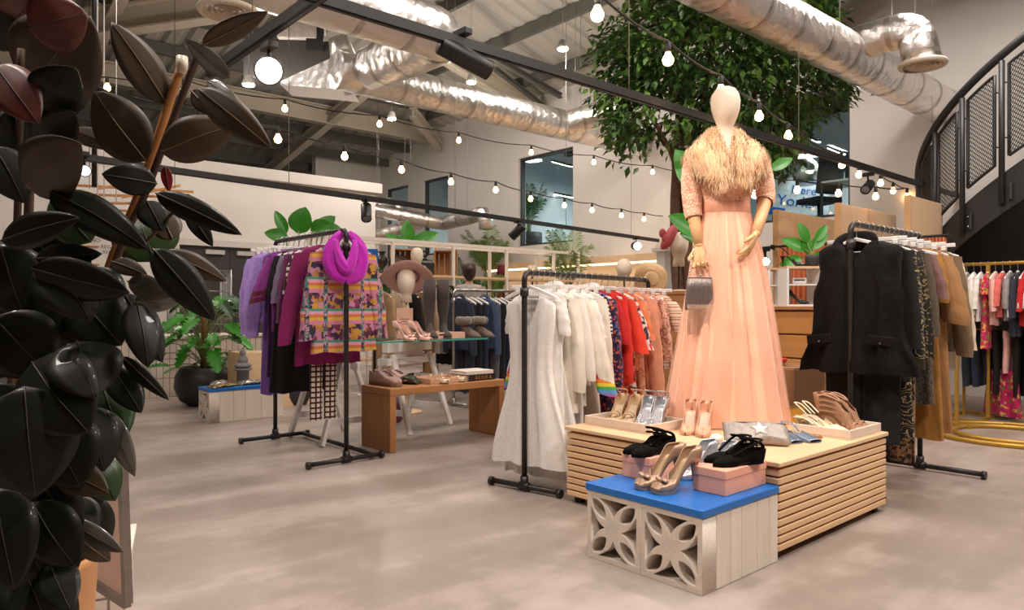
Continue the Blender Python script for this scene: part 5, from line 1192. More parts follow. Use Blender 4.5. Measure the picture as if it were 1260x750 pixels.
for z, a, b_, cy in ((1.5,.155,.08,.005), (1.47,.184,.09,.0), (1.42,.186,.108,-.004), (1.34,.166,.124,-.012), (1.26,.142,.108,-.01), (1.2,.128,.095,0), (1.165,.126,.094,0)): rs.append(oval(z, a, b_, 0, cy, 36))
MB().rings(rs, False).build('bodice', M_lace, g)
MB().rings([oval(z, a, b_, 0, 0, 36) for z, a, b_ in ((1.215,.131,.1), (1.205,.136,.104), (1.165,.137,.105), (1.152,.133,.1))], False).build('sash', fabric('peach satin band', (236,168,138), .5), g)
def skirt(prof, nf, amp, seg=200, ph=0):
    rs = []; rnd = random.Random(3+nf); k = [rnd.uniform(.4, 1) for _ in range(nf)]
    for z, a, b_, am, cx, cy in prof:
        row = []
        for j in range(seg):
            th = 2*pi*j/seg; u = th/(2*pi)*nf+.55*sin(3*th+ph)+.4*sin(5*th+ph*2+z)+.3*sin(z*2+th*2); i0 = int(u) % nf; w_ = am*amp*k[i0]*(abs(sin(pi*u))**.8-.5)
            row.append(V((cx+(a+w_)*cos(th), cy+(b_+w_)*sin(th), z)))
        rs.append(row)
    return rs
pf = [(1.155,.13,.097,.15,0,0), (1.08,.148,.112,.4,0,0), (.98,.17,.13,.6,.003,0), (.85,.19,.15,.8,.005,0), (.7,.212,.172,.95,.004,-.005), (.5,.24,.2,1.05,0,-.01), (.3,.268,.225,1.15,-.006,-.015), (.15,.29,.242,1.2,-.01,-.018), (.05,.305,.254,1.25,-.012,-.02), (.006,.312,.26,1.25,-.014,-.02)]
MB().rings(skirt(pf, 15, .04), False).build('skirt', M_chif, g)
MB().rings(skirt([(z, a*1.05, b_*1.05, am*1.25, cx, cy) for z, a, b_, am, cx, cy in pf], 9, .05, ph=1), False).build('tulle_overlay', M_tul, g)
for sh, e, s in ((V((-.175,.0,1.452)), EL, -1), (V((.178,.0,1.452)), ER, 1)):
    w0 = WL_ if s < 0 else WR_; mid = sh.lerp(e, .5)+V((s*.01,0,0)); pts = catmull([sh+V((-s*.02,0,.01)), sh.lerp(e,.12), mid, e+V((0,0,.01)), e.lerp(w0, .1 if s > 0 else .2)], 4)
    rr = [lerp(.066, .046, i/(len(pts)-1))*(1+.02*sin(i*3)) for i in range(len(pts))]
    MB().tube(pts, rr, 18, False, jit=.03).build('sleeve', M_lace, g)
# fur collar
m, nt, b = nt_new('blonde faux fur'); v = coords(nt); f = noise_n(nt, v, 14, 4); nt.links.new(ramp(nt, f, [(.25, lin((206,158,114))), (.5, lin((234,196,152))), (.8, lin((246,222,188)))]), b.inputs['Base Color']); setp(b, .75, 0, .3); M_fur = m
fu = thing('fur_collar', 'blonde faux fur collar draped over the gown shoulders', 'fur collar', GM, TH)
paths = []
for s in (-1, 1):
    paths.append((catmull([(0,.075,1.60), (s*.055,.055,1.595), (s*.11,.02,1.53), (s*.135,-.045,1.475), (s*.118,-.105,1.41), (s*.085,-.135,1.34), (s*.05,-.138,1.285)], 6), [.038,.045,.058,.07,.072,.068,.04]))
    paths.append((catmull([(s*.03,.06,1.62), (s*.062,.02,1.60), (s*.068,-.04,1.54), (s*.055,-.09,1.46), (s*.05,-.125,1.38), (s*.038,-.14,1.31)], 6), [.028,.032,.036,.045,.05,.036]))
    paths.append((catmull([(s*.08,.05,1.54), (s*.14,.035,1.50), (s*.178,-.005,1.46), (s*.16,-.06,1.40), (s*.13,-.105,1.35)], 6), [.04,.05,.052,.05,.035]))
mb = MB(); fm = MB(); rnd = random.Random(5)
for pts, rr in paths:
    n = len(pts); r_ = []
    for i in range(n):
        q = i/(n-1)*(len(rr)-1); k = min(int(q), len(rr)-2); r_.append(lerp(rr[k], rr[k+1], q-k))
    mb.tube(pts, [k*.8 for k in r_], 14)
    for _ in range(2300):
        q = rnd.uniform(0, n-1.001); i = int(q); p = pts[i].lerp(pts[i+1], q-i); r = lerp(r_[i], r_[i+1], q-i); tg = (pts[i+1]-pts[i]).normalized(); u = tg.orthogonal().normalized(); w_ = tg.cross(u); a = rnd.uniform(0, 2*pi); o = u*cos(a)+w_*sin(a); b0 = p+o*r*.74
        g_ = V((rnd.uniform(-.4,.4), rnd.uniform(-.3,.3), -1)); d = (o*.75+g_*.85+tg*.3).normalized(); L = rnd.uniform(.024, .056); sd = d.cross(o); sd = sd.normalized()*.0015 if sd.length > 1e-4 else V((.0015,0,0)); m1 = b0+o*L*.35+d*L*.4; e_ = b0+d*L+V((rnd.uniform(-.008,.008),0,-.012))
        fm.add([b0-sd, b0+sd, m1+sd*.8, m1-sd*.8, e_], [(0,1,2,3), (3,2,4)], True)
mb.build('pelt', M_fur, fu); fm.build('fur_pile', M_fur, fu)
# evening bag held in the closed hand
bx_ = V((-.178,-.135,.70)); cl = thing('evening_bag', 'pewter fringed evening bag hanging on a chain from the wooden hand', 'handbag', V(GM)+Matrix.Rotation(TH,3,'Z') @ bx_*1.04, TH)
M_pew = plain('pewter satin', (128,116,112), .35, .55, .25, 60, .4, 90, stretch=(3,3,.3))
rs = []
for z, w_, d_ in ((.09,.062,.014), (.085,.066,.02), (.04,.07,.026), (-.02,.075,.027), (-.068,.079,.022), (-.08,.076,.012)): rs.append([V((w_*(abs(cos(a))**.4)*(1 if cos(a) > 0 else -1), d_*(abs(sin(a))**.6)*(1 if sin(a) > 0 else -1), z)) for a in [2*pi*j/28 for j in range(28)]])
MB().rings(rs).build('body', M_pew, cl); MB().box((0,0,.092), (.13,.02,.008)).build('metal_frame', plain('silver frame', (196,190,186), .25, .9), cl, .002); mb = MB(); mb.ball((-.006,0,.102), .006, 10, 6); mb.ball((.006,0,.102), .006, 10, 6); mb.build('kiss_clasp', MC['silver frame'], cl)
for x in (-.055, .055):
    mb = MB()
    for k in range(14):
        z = .095+k*.0125; xx = lerp(x, x*.55, k/13); mb.lathe([(.006,-.002), (.0075,0), (.006,.002), (.0045,0), (.006,-.002)], (xx,0,z), 8, False) if k % 2 else mb.tube([(xx,-.004,z-.006), (xx,.004,z+.006)], .0024, 6)
    mb.build('chain', MC['silver frame'], cl)
mb = MB()
for k in range(34):
    x = -.07+.14*k/33; mb.tube([(x,-.024,-.05), (x,-.026,-.09), (x+random.uniform(-.003,.003),-.022,-.21+random.uniform(-.015,.01))], .0011, 4)
mb.build('fringe', plain('pewter thread', (196,160,136), .4, .3), cl)
for o_ in (t, g, fu, cl): o_.scale = (1.04, 1.04, 1.04)
# ============================================================= BACKGROUND SHOP FITTINGS
def W2(x, d, z=0): return V((x*RX+d*FX, x*RY+d*FY, z))
M_tube = plain('white tube', (236,228,218), .4, 0, .02)
M_crate = wood('crate pine', (196,140,84), 2, .75, 6, .7)
def one(mb, name, mat, label, cat, loc=(0,0,0), rz=0, group=None, **k): return tag(mb.build(name, mat, None, loc=loc, rz=rz, **k), label, cat, group)
# white tube shelving run
SY, SX0, SX1 = 8.55, 4.3, 9.1
t = thing('tube_shelving', 'long white tube frame shelving carrying crates and heads', 'shelving', (SX0, SY, 0))
L_ = SX1-SX0; xs_ = [0, 1.05, 2.1, 3.15, 4.2, L_]
for x in xs_:
    for y in (0, .42): MB().bx((x-.02,y-.02,0), (x+.02,y+.02,1.99)).build('post', M_tube, t)
for y in (0, .42): MB().bx((-.03,y-.022,1.99), (L_+.03,y+.022,2.035)).build('top_rail', M_tube, t)
for x in xs_: MB().bx((x-.018,.022,1.99), (x+.018,.398,2.03)).build('cross_rail', M_tube, t)
for z in (.35, 1.0, 1.52): MB().bx((-.02,-.01,z), (L_+.02,.43,z+.03)).build('shelf_board', wood('shelf maple', (222,190,150), 0, .9, 5), t)
def crate(label, loc, rz=0, L=.36, W=.3, H=.34, group='wooden crates on the white shelving', upright=True):
    t = thing('wooden_crate', label, 'crate', loc, rz, group); th = .014
    for k in range(4):
        MB().bx((-L/2,-W/2+k*W/4+.004,0), (-L/2+th,-W/2+(k+1)*W/4-.004,H)).build('side_slat', M_crate, t); MB().bx((L/2-th,-W/2+k*W/4+.004,0), (L/2,-W/2+(k+1)*W/4-.004,H)).build('side_slat', M_crate, t)
        MB().bx((-L/2+k*L/4+.004,W/2,0), (-L/2+(k+1)*L/4-.004,W/2+th,H)).build('back_slat', M_crate, t)
    for z in (0, H-th): MB().bx((-L/2+th,-W/2,z), (L/2-th,W/2,z+th)).build('end_board', M_crate, t)
    return t
def sh(px, z=1.5505, dy=.2): q = PY(px, 378-(z-CAMZ)*90, SY+dy); return V((q.x, q.y, z))
crate('wooden crate on the white shelving holding an oval picture frame', sh(494), R(-25), .3, .28, .36)
q = sh(489, dy=.13); q.z += .018; t = thing('picture_frame', 'dark oval frame leaning inside the wooden crate on the shelving', 'picture frame', q, R(-25)+.0)
MB().lathe([(.10,-.012), (.125,-.012), (.13,0), (.125,.012), (.10,.012)], (0,0,0), 28, False).build('oval_rim', plain('dark bronze', (62,50,44), .5, .3), t).rotation_euler = (R(84),0,0)
MB().lathe([(.001,0), (.1,0)], (0,0,0), 28, False).build('backing', plain('faded portrait paper', (110,94,84), .8, 0, .25, 12), t).rotation_euler = (R(84),0,0)
for c in t.children: c.location = (0,0,.132)
crate('wooden crate standing on end next to the black radio', sh(548), R(-32), .34, .3, .38)
t = thing('urn_vase', 'dark metal urn vase at the start of the white shelving', 'vase', sh(470))
MB().lathe([(.05,0), (.055,.012), (.02,.03), (.018,.07), (.07,.13), (.085,.18), (.07,.23), (.035,.26), (.032,.29), (.06,.31), (.062,.315)], seg=20).build('body', plain('dark pewter', (58,50,46), .4, .6), t)
t = thing('radio', 'small black vintage radio between the two crates', 'radio', sh(524), R(-30)); MB().bx((-.12,-.07,0), (.12,.07,.19)).build('case', plain('black leatherette', (34,30,29), .6), t, .012); MB().lathe([(.045,0), (.045,.004), (.004,.005)], seg=16).build('dial', plain('cream dial', (200,180,150), .4), t); t.children[1].rotation_euler = (pi/2,0,0); t.children[1].location = (-.04,-.071,.1); MB().tube([(-.1,0,.19), (-.09,0,.225), (.09,0,.225), (.1,0,.19)], .007, 8).build('handle', M_black, t)
t = thing('table_ornament', 'small black ornament on top of the vintage radio', 'ornament', sh(523)+V((0,0,.2265))); MB().lathe([(.04,0), (.045,.01), (.015,.03), (.012,.05)], seg=14).build('base', M_black, t); mb = MB(); mb.tube([(.04*cos(a),0,.095+.04*sin(a)) for a in [2*pi*k/16 for k in range(17)]], .016, 10); mb.build('ring', M_black, t)
def head(mb, c, s=1.0):
    rs = []
    for z, a, b_, cy in ((.235,.004,.004,0), (.232,.03,.034,0), (.218,.055,.064,0), (.19,.073,.086,0), (.15,.079,.096,-.004), (.11,.075,.094,-.008), (.07,.064,.08,-.012), (.04,.052,.062,-.008), (.018,.044,.05,0), (0,.046,.05,.005), (-.05,.05,.052,.008)):
        rs.append([V(c)+V((a*cos(2*pi*j/22), cy+b_*sin(2*pi*j/22), z))*s for j in range(22)])
    return mb.rings(rs)
q = sh(513, dy=-.03); t = thing('hat_mannequin', 'bare cream display head on the white shelving above the pink hat', 'display head', (q.x, q.y, 1.5505), TH); mb = MB(); head(mb, (0,0,.11), 1.15); mb.build('head', M_head, t); MB().lathe([(.07,0), (.07,.012), (.02,.02), (.02,.06)], seg=18).build('base', M_black, t)
# pink hat on a display head and stand
q = P(500, 378, 7.35); q.z = 0
t = thing('hat_mannequin', 'cream display head on a tall stand wearing the pink hat', 'display head', q, TH+R(8)); mb = MB(); head(mb, (0,0,1.19), 1.2); mb.build('head', M_head, t); MB().cyl((0,0,.02), (0,0,1.15), .014).build('pole', M_ply, t); MB().lathe([(.16,0), (.16,.02), (.03,.03)], seg=24).build('base', M_ply, t)
M_straw = plain('dusty pink straw', (218,174,166), .75, 0, .12, 60, .4, 120); M_strn = plain('natural straw', (226,190,142), .8, 0, .1, 70, .4, 130)
def hat(label, loc, rz, r, tilt, mat, band=None, crown=.1, wavy=.02, asp=.8):
    t = thing('sun_hat', label, 'hat', loc, rz); Rm = Matrix.Rotation(tilt, 3, 'X'); rs = []
    for k, z in ((.07,crown), (.3,crown*1.0), (.37,crown*.85), (.4,crown*.4), (.42,0)): rs.append([Rm @ V((r*k*cos(a), r*k*asp*sin(a), z)) for a in [2*pi*j/40 for j in range(40)]])
    MB().rings(rs, True).build('crown', mat, t, solid=.004); rs = []
    for k in (.42, .6, .8, 1.0): rs.append([Rm @ V((r*k*cos(a), r*k*(asp+.0)*sin(a), wavy*(k-.42)*sin(3*a)-.03*(k-.42))) for a in [2*pi*j/40 for j in range(40)]])
    MB().rings(rs, False).build('brim', mat, t, solid=.004)
    if band: MB().rings([[Rm @ V((r*.43*cos(a), r*.43*asp*sin(a), z)) for a in [2*pi*j/40 for j in range(40)]] for z in (-.016,.03)], False).build('ribbon', band, t, solid=.004)
    return t
hat('wide dusty pink straw hat tipped back on the display head', V(q)+V((.07*FX,.07*FY,1.40)), TH+R(8), .27, R(-36), M_straw, plain('dark pink ribbon', (90,50,60), .7), .09, .03, .97)
# person browsing behind the denim
q = P(577, 378, 9.95); q.z = 0
t = thing('person', 'person with dark hair in a bun and grey top behind the denim rail', 'person', q, TH+R(10))
me = bpy.data.meshes.new('body'); bmj = bmesh.new(); J = {}
def jt(n, p): J[n] = bmj.verts.new(p)
for n, p in dict(pel=(0,0,.9), wa=(0,-.01,1.05), ch=(0,0,1.25), nk=(0,.0,1.4), nk2=(0,-.01,1.46), h1=(0,-.015,1.54), h2=(0,0,1.62), shl=(-.16,0,1.36), ell=(-.21,-.02,1.1), wrl=(-.17,-.2,1.0), hal=(-.16,-.28,1.0), shr=(.16,0,1.36), elr=(.21,-.02,1.1), wrr=(.17,-.2,1.0), har=(.16,-.28,1.0), hil=(-.09,0,.86), knl=(-.1,-.02,.48), anl=(-.1,0,.08), tol=(-.1,-.14,.04), hir=(.09,0,.86), knr=(.1,-.02,.48), anr=(.1,0,.08), tor=(.1,-.14,.04)).items(): jt(n, (p[0], -p[1]*-1, p[2]))
for a, b2 in ('pel wa','wa ch','ch nk','nk nk2','nk2 h1','h1 h2','ch shl','shl ell','ell wrl','wrl hal','ch shr','shr elr','elr wrr','wrr har','pel hil','hil knl','knl anl','anl tol','pel hir','hir knr','knr anr','anr tor') and [s.split() for s in ('pel wa','wa ch','ch nk','nk nk2','nk2 h1','h1 h2','ch shl','shl ell','ell wrl','wrl hal','ch shr','shr elr','elr wrr','wrr har','pel hil','hil knl','knl anl','anl tol','pel hir','hir knr','knr anr','anr tor')]: bmj.edges.new((J[a], J[b2]))
order = list(J.keys()); bmj.to_mesh(me); bmj.free(); me.skin_vertices or me.attributes
ob = bpy.data.objects.new('body', me); COL.objects.link(ob); ob.parent = t; md = ob.modifiers.new('skin', 'SKIN')
rad = dict(pel=.12, wa=.105, ch=.125, nk=.06, nk2=.05, h1=.075, h2=.07, shl=.065, ell=.042, wrl=.028, hal=.03, shr=.065, elr=.042, wrr=.028, har=.03, hil=.085, knl=.058, anl=.042, tol=.035, hir=.085, knr=.058, anr=.042, tor=.035)
if not me.skin_vertices: 
    bpy.context.view_layer.objects.active = ob; ob.select_set(True); bpy.ops.mesh.customdata_skin_add()
for i, n in enumerate(order): sv = me.skin_vertices[0].data[i]; sv.radius = (rad[n], rad[n]*(.75 if n in ('pel','wa','ch') else 1)); sv.use_root = n == 'pel'
md2 = ob.modifiers.new('sub', 'SUBSURF'); md2.levels = 2; md2.render_levels = 2
for p_ in me.polygons: p_.use_smooth = True
md.use_smooth_shade = True
me.materials.append(plain('skin', (206,156,128), .55, 0, .05))
M_top = fabric('pale grey top', (176,168,160)); M_hair = plain('dark brown hair', (58,36,28), .5, 0, .3, 40, .3, 80, stretch=(1,1,.2))
rs = []
for z, a, b_ in ((.88,.17,.13), (1.0,.155,.12), (1.15,.165,.13), (1.28,.19,.135), (1.36,.18,.115), (1.4,.1,.09)): rs.append([V((a*cos(k), b_*sin(k), z)) for k in [2*pi*j/24 for j in range(24)]])
MB().rings(rs, False).build('top', M_top, t, solid=.004)
for s in (-1, 1): MB().tube(catmull([(s*.15,0,1.355), (s*.185,.0,1.24), (s*.21,.02,1.1), (s*.185,.14,1.03)], 4), [.078,.076,.074,.07,.068,.066,.064,.062,.06,.058,.055,.052,.05], 14, False).build('sleeve', M_top, t)
rs = []
for z, a, b_, cy in ((1.45,.03,.03,-.05), (1.5,.075,.06,-.05), (1.56,.095,.09,-.03), (1.62,.1,.1,-.015), (1.67,.09,.092,-.01), (1.705,.055,.06,-.01), (1.715,.006,.006,-.01)): rs.append([V((a*cos(k), cy+b_*sin(k), z)) for k in [2*pi*j/20 for j in range(20)]])
mb = MB(); mb.rings(rs); mb.ball((0,-.1,1.6), (.055,.05,.055)); mb.build('hair', M_hair, t)
MB().rings([[V((s_*.0+a*cos(k), b_*sin(k), z)) for k in [2*pi*j/24 for j in range(24)]] for s_, z, a, b_ in ((0,.9,.172,.132), (0,.8,.185,.14), (0,.4,.2,.15), (0,.2,.205,.155))], False).build('skirt', fabric('dark skirt', (40,38,44)), t)
# far counter with crates, lamps, palms
t = thing('counter', 'low pale counter with wood band along the far wall', 'counter', (9.2, 7.2, 0)); MB().bx((0,0,0), (.75,5.2,.98)).build('body', M_wpaint, t, .004); MB().bx((-.03,-.02,.98), (.78,5.22,1.04)).build('worktop', wood('oak worktop', (206,156,100), 1, .85, 5), t, .004)
t = thing('wall_shelf', 'pale wood pelmet shelf with glowing strip under the palm window', 'shelf', (9.55, 6.6, 0)); MB().bx((0,0,1.86), (.45,5.2,1.98)).build('pelmet', M_ply, t); MB().bx((.1,.1,1.835), (.14,5.1,1.858)).build('light_strip', emis('warm led strip', (255,220,170), 10), t)
def ct(px, z=1.0405, X=9.45): q = PX(px, 345, X); return V((q.x, q.y, z))
for i, px in enumerate((572, 596, 612, 628, 645)):
    crate('wooden crate on the far counter, %s' % ['half hidden by the person head','below the tall palm','under the maroon lamp','beside the maroon lamp','last before the cream lamp'][i], ct(px), R(-90), .34, .3, .36, 'wooden crates on the far counter')
def lamp_t(label, loc, shade, h=.3):
    t = thing('table_lamp', label, 'lamp', loc, 0, None); MB().lathe([(.07,0), (.075,.012), (.02,.03), (.016,h*.5), (.028,h*.6), (.012,h*.8), (.012,h+.02)], seg=18).build('base', plain('dark lamp base', (60,44,40), .5), t); MB().lathe([(.12,h-.03), (.085,h+.17)], seg=20, cap=False).build('lamp_shade', shade, t, solid=.004)
lamp_t('table lamp with maroon shade on a crate by the far wall', ct(618, 1.42), plain('maroon shade', (110,26,46), .8), .34)
lamp_t('table lamp with cream shade near the far wall posts', ct(655, 1.42), plain('cream shade', (236,214,184), .8), .3)
crate('wooden crate carrying the cream shaded lamp', ct(655), R(-90), .34, .3, .36, 'wooden crates on the far counter')
# ---- plants
M_palm = plain('palm green', (112,140,66), .5, 0, .3, 6); M_palmd = plain('deep palm green', (52,92,40), .5, 0, .3, 6); M_leafg = plain('glossy leaf green', (60,140,36), .35, 0, .2, 8); M_leafd = plain('dark leaf green', (34,78,30), .35, 0, .25, 10); M_stem = plain('green stem', (120,140,80), .6); M_bark = plain('brown bark', (104,74,56), .85, 0, .25, 14, .6, 50); M_pot = plain('charcoal pot', (48,48,50), .6, 0, .1, 10, .2, 60); M_soil = plain('dark soil', (48,36,28), .9, 0, .2, 40)
def frond(mb, base, d, L, droop, lw, nl, rnd, both=None):
    d = V(d).normalized(); hz = V((d.x, d.y, 0)); pts = []
    for i in range(9):
        q = i/8; pts.append(V(base)+d*L*q-V((0,0,droop*L*q*q)))
    mb.tube(pts, [.006*(1-.8*i/8)+.0015 for i in range(9)], 5)
    for k in range(nl):
        q = .18+.8*k/(nl-1); i = min(7, int(q*8)); p = pts[i].lerp(pts[i+1], q*8-i); tg = (pts[i+1]-pts[i]).normalized(); sd = tg.cross(V((0,0,1)))
        if sd.length < .05: sd = V((1,0,0))
        sd.normalize(); l = lw*(.55+.9*sin(pi*min(1, q*.9+.08)))*rnd.uniform(.85,1.1)
        for s in (-1, 1):
            o = (sd*s*.8+tg*.75+V((0,0,rnd.uniform(.0,.25)))).normalized(); w_ = tg.cross(o).cross(o).normalized()*.0 + tg*.011
            m_ = p+o*l*.55-V((0,0,.02*l)); e = p+o*l-V((0,0,.35*l)); mb.add([p-w_*.4, p+w_*.4, m_+w_, m_-w_, e], [(0,1,2,3), (3,2,4)], True)
def pot(t, r, h, mat=M_pot, soil=True, shape=None):
    MB().lathe(shape or [(r*.72,0), (r*.95,h*.3), (r,h*.7), (r*.97,h), (r*.88,h), (r*.86,h*.9)], seg=28).build('pot', mat, t)
    MB().lathe([(r*.86,h*.88), (.002,h*.9)], seg=24).build('soil', M_soil, t)
def palm(label, loc, h, n, L, mat, r=.16, ph=.3, seed=1, tilt=.75, lw=.2, group=None, nl=20):
    t = thing('potted_palm', label, 'palm', loc, 0, group); pot(t, r, ph); rnd = random.Random(seed); mb = MB(); sm = MB()
    for k in range(n):
        a = 2*pi*k/n*1.618+rnd.uniform(-.3,.3); u = rnd.uniform(.2, tilt); hh = rnd.uniform(.25, 1)*h; b0 = V((.03*cos(a), .03*sin(a), ph*.9)); b1 = V((.06*cos(a), .06*sin(a), ph*.9+hh)); sm.tube([b0, b1], [.01,.006], 6)
        frond(mb, b1, (cos(a)*u, sin(a)*u, 1), L*rnd.uniform(.75,1.1), .35*u, lw, nl, rnd)
    sm.build('stems', M_stem, t); mb.build('foliage', mat, t); return t
palm('tall pale green potted palm in front of the far white wall', PX(605,345,8.95)*1+V((0,0,0)) if 0 else V((*PX(600,345,9.3)[:2], 1.4206)), .35, 15, .85, M_palm, .13, .2, 3, .7, .24)
palm('pale green potted palm below the tall office window', V((*PX(700,340,9.15)[:2], 1.0406)), .55, 15, .75, M_palm, .14, .24, 5, .85, .22)
palm('small bushy palm in front of the tall pale palm', V((*PX(609,350,9.1)[:2], 1.0406)), .2, 14, .42, M_palm, .12, .2, 9, .7, .14)
palm('feathery palm behind the white partition end', V((*PY(478,330,9.6)[:2], 0)), 1.1, 12, .6, M_palmd, .18, .4, 11, .7, .17)
palm('dark feathery palm between the crates and the tall palm', V((*PY(572,330,9.9)[:2], 0)), 1.2, 12, .6, M_palmd, .18, .4, 12, .8, .17)
palm('office palm in a charcoal pot standing behind the tall window', V((*PX(651,303,10.9)[:2], 2.301)), .5, 12, .75, M_palmd, .3, .45, 14, .5, .24)
def big_leaf(mb, base, d, up, L, W, curl=.25, heart=.0, n=8):
    base, d = V(base), V(d).normalized(); sd = d.cross(V(up)); sd = sd.normalized() if sd.length > .01 else V((1,0,0)); nr = sd.cross(d); rows = []
    for i in range(n+1):
        q = i/n; w = W/2*(sin(pi*min(1, q**.75))**.75 if 0 < q < 1 else (.04 if q == 0 else .0)); c = base+d*L*q-nr*curl*L*q*q
        rows.append([c+sd*w*k+nr*abs(k)*w*.25-(d*heart*W*abs(k)**2*(1-q)**2) for k in (-1,-.5,0,.5,1)])
    mb.grid(rows)
def leafy(label, loc, leaves, mat, potr=.16, poth=.3, name='leafy_plant', cat='plant', group=None):
    """leaves: (px, py, depth, length, width, direction angle in the image, tilt)"""
    t = thing(name, label, cat, loc, 0, group); pot(t, potr, poth); sm = MB(); c0 = V(loc)
    for (px, py, d, L, W, ang, ti) in leaves:
        b0 = P(px, py, d)-c0; a = R(ang); dv = V((RX*cos(a), RY*cos(a), sin(a)))+V((FX,FY,0))*ti*-1; nv = V((-FX,-FY,.35))
        mb = MB(); big_leaf(mb, b0, dv, nv, L, W, .12, .15); mb.build('leaf', mat, t)
        mid = V((0,0,poth*.9)).lerp(b0, .55)+V((0,0,.1)); sm.tube(bez((0,0,poth*.88), mid, b0, 8), .006, 6)
    sm.build('stems', M_stem, t); return t
leafy('broad leaved green plant rising behind the purple rail', V((*P(365,378,8.0)[:2], 0)), [(368,283,8.0,.27,.28,75,.1), (352,285,8.05,.28,.13,118,.0), (385,284,7.9,.22,.2,25,.2), (392,285,8.1,.26,.2,48,-.1), (352,292,8.0,.25,.16,165,.1), (398,282,8.0,.2,.14,5,.1)], M_leafg)
leafy('bright paddle leaved plant behind the crates on the shelving', V((*P(505,378,11.4)[:2], 0)), [(503,301,11.4,.4,.24,95,.1), (512,300,11.4,.4,.26,28,.1), (497,300,11.4,.34,.14,150,.1), (508,312,11.3,.3,.2,-60,.2), (512,303,11.4,.28,.18,62,0)], M_leafg)
leafy('fiddle leaf plant with big bright leaves behind the gown mannequin', V((*P(858,378,5.7)[:2], 0)), [(858,232,5.7,.36,.24,118,.1), (862,205,5.7,.2,.2,100,.0), (856,284,5.6,.25,.17,150,.2), (950,208,5.75,.2,.09,30,.0), (870,260,5.7,.3,.2,75,.0), (866,292,5.7,.2,.16,170,.2)], M_leafg, .2, .35)
# monstera in the round black pot
q = FL(252, 503); q += V((.1,.35,0)); t = thing('monstera', 'bushy monstera with moss pole in a round black pot', 'plant', q)
pot(t, .3, .42, plain('round black pot', (34,34,37), .5, 0, .1, 8), shape=[(.15,0), (.24,.06), (.3,.2), (.29,.33), (.24,.42), (.215,.42), (.21,.38)])
MB().tube([(0,0,.35), (.01,.0,1.18)], .028, 12, jit=.15).build('moss_pole', plain('coir pole', (132,92,52), .95, 0, .3, 50, .8, 80), t)
rnd = random.Random(21); sm = MB()
for k in range(64):
    a = rnd.uniform(0, 2*pi); u = rnd.random()**.6; z = rnd.uniform(.42, 1.18); rr = .12+.36*u*(1-.5*max(0,z-.85)); c_ = V((rr*cos(a), rr*sin(a), z)); W = rnd.uniform(.12,.2); L = W*1.15
    d = V((cos(a)*.8+rnd.uniform(-.4,.4), sin(a)*.8+rnd.uniform(-.4,.4), rnd.uniform(-.9,.15))).normalized(); nv = V((cos(a)*.5-.5,sin(a)*.5-.4,1)); sd = d.cross(nv).normalized(); nr = sd.cross(d); mb = MB(); rows = []
    for i in range(13):
        qd = i/12; w = W/2*sin(pi*min(1, qd**.7*.97+.02))**.6; 
        if 3 <= i <= 10 and i % 2: w *= .52
        cc = c_+d*L*qd-V((0,0,.18*L*qd*qd)); rows.append([cc+sd*w*kk+nr*abs(kk)*w*.2-d*(.2*W*abs(kk)**2*(1-qd)**2) for kk in (-1,-.5,0,.5,1)])
    mb.grid(rows).build('leaf', M_leafg if k % 3 else M_leafd, t); sm.tube(bez((0,0,.4+.4*rnd.random()*(z-.4)), (rr*.4*cos(a), rr*.4*sin(a), z+.05), c_, 5), .005, 5)
sm.build('stems', M_stem, t)
# wire shelving and tiled counter, plywood, menu
q = P(255, 378, 9.8); q.z = 0; t = thing('wire_rack', 'chrome wire rack standing behind the monstera', 'wire rack', q, R(0)); M_wire = plain('chrome wire rack', (150,146,144), .3, .85)
for x in (-.45, .25):
    for y in (-.2, .2): MB().cyl((x,y,0), (x,y,1.6), .012, seg=8).build('post', M_wire, t)
for z in (.4, .85, 1.3, 1.58):
    mb = MB()
    for k in range(9): mb.cyl((-.45,-.2+k*.05,z), (.25,-.2+k*.05,z), .004, seg=6)
    mb.tube([(-.45,-.2,z), (.25,-.2,z), (.25,.2,z), (-.45,.2,z), (-.45,-.2,z)], .007, 6); mb.build('shelf_grid', M_wire, t)
for x in (-.45, .25):
    mb = MB()
    for k in range(8): mb.cyl((x,-.15+k*.045,.02), (x,-.15+k*.045,1.58), .004, seg=6)
    mb.build('side_grid', M_wire, t)
m, nt, b = nt_new('cream stacked tiles'); v = coords(nt, (1,1,1)); br = nt.nodes.new('ShaderNodeTexBrick'); br.offset = 0; br.inputs['Scale'].default_value = 1; br.inputs['Brick Width'].default_value = .075; br.inputs['Row Height'].default_value = .23; br.inputs['Mortar Size'].default_value = .004; br.inputs['Color1'].default_value = (*lin((226,212,198)),1); br.inputs['Color2'].default_value = (*lin((220,206,192)),1); br.inputs['Mortar'].default_value = (*lin((140,124,112)),1)
mp = nt.nodes.new('ShaderNodeMapping'); mp.inputs['Rotation'].default_value = (-pi/2,0,0); tc = [n for n in nt.nodes if n.type == 'TEX_COORD'][0]; nt.links.new(tc.outputs['Object'], mp.inputs['Vector']); nt.links.new(mp.outputs[0], br.inputs['Vector']); nt.links.new(br.outputs['Color'], b.inputs['Base Color']); setp(b, .25); M_tile = m
t = thing('tiled_counter', 'cream vertical tiled cafe counter behind the monstera', 'counter', (-1.5, 9.2, 0)); MB().bx((0,0,0), (5.3,.6,.70)).build('tiled_base', M_tile, t); MB().bx((-.02,-.03,.70), (5.32,.62,.74)).build('worktop', plain('pale counter top', (226,214,200), .4), t, .004)
q = P(160,395,9.6); t = thing('tissue_box', 'small orange and white carton on the tiled counter', 'carton', (2.35,9.45,.7405), R(10)); MB().bx((-.08,-.05,0), (.08,.05,.12)).build('box', plain('orange carton', (226,150,60), .6), t, .003); MB().bx((-.081,-.051,.08), (.081,.051,.121)).build('lid', plain('white carton', (232,226,220), .6), t)
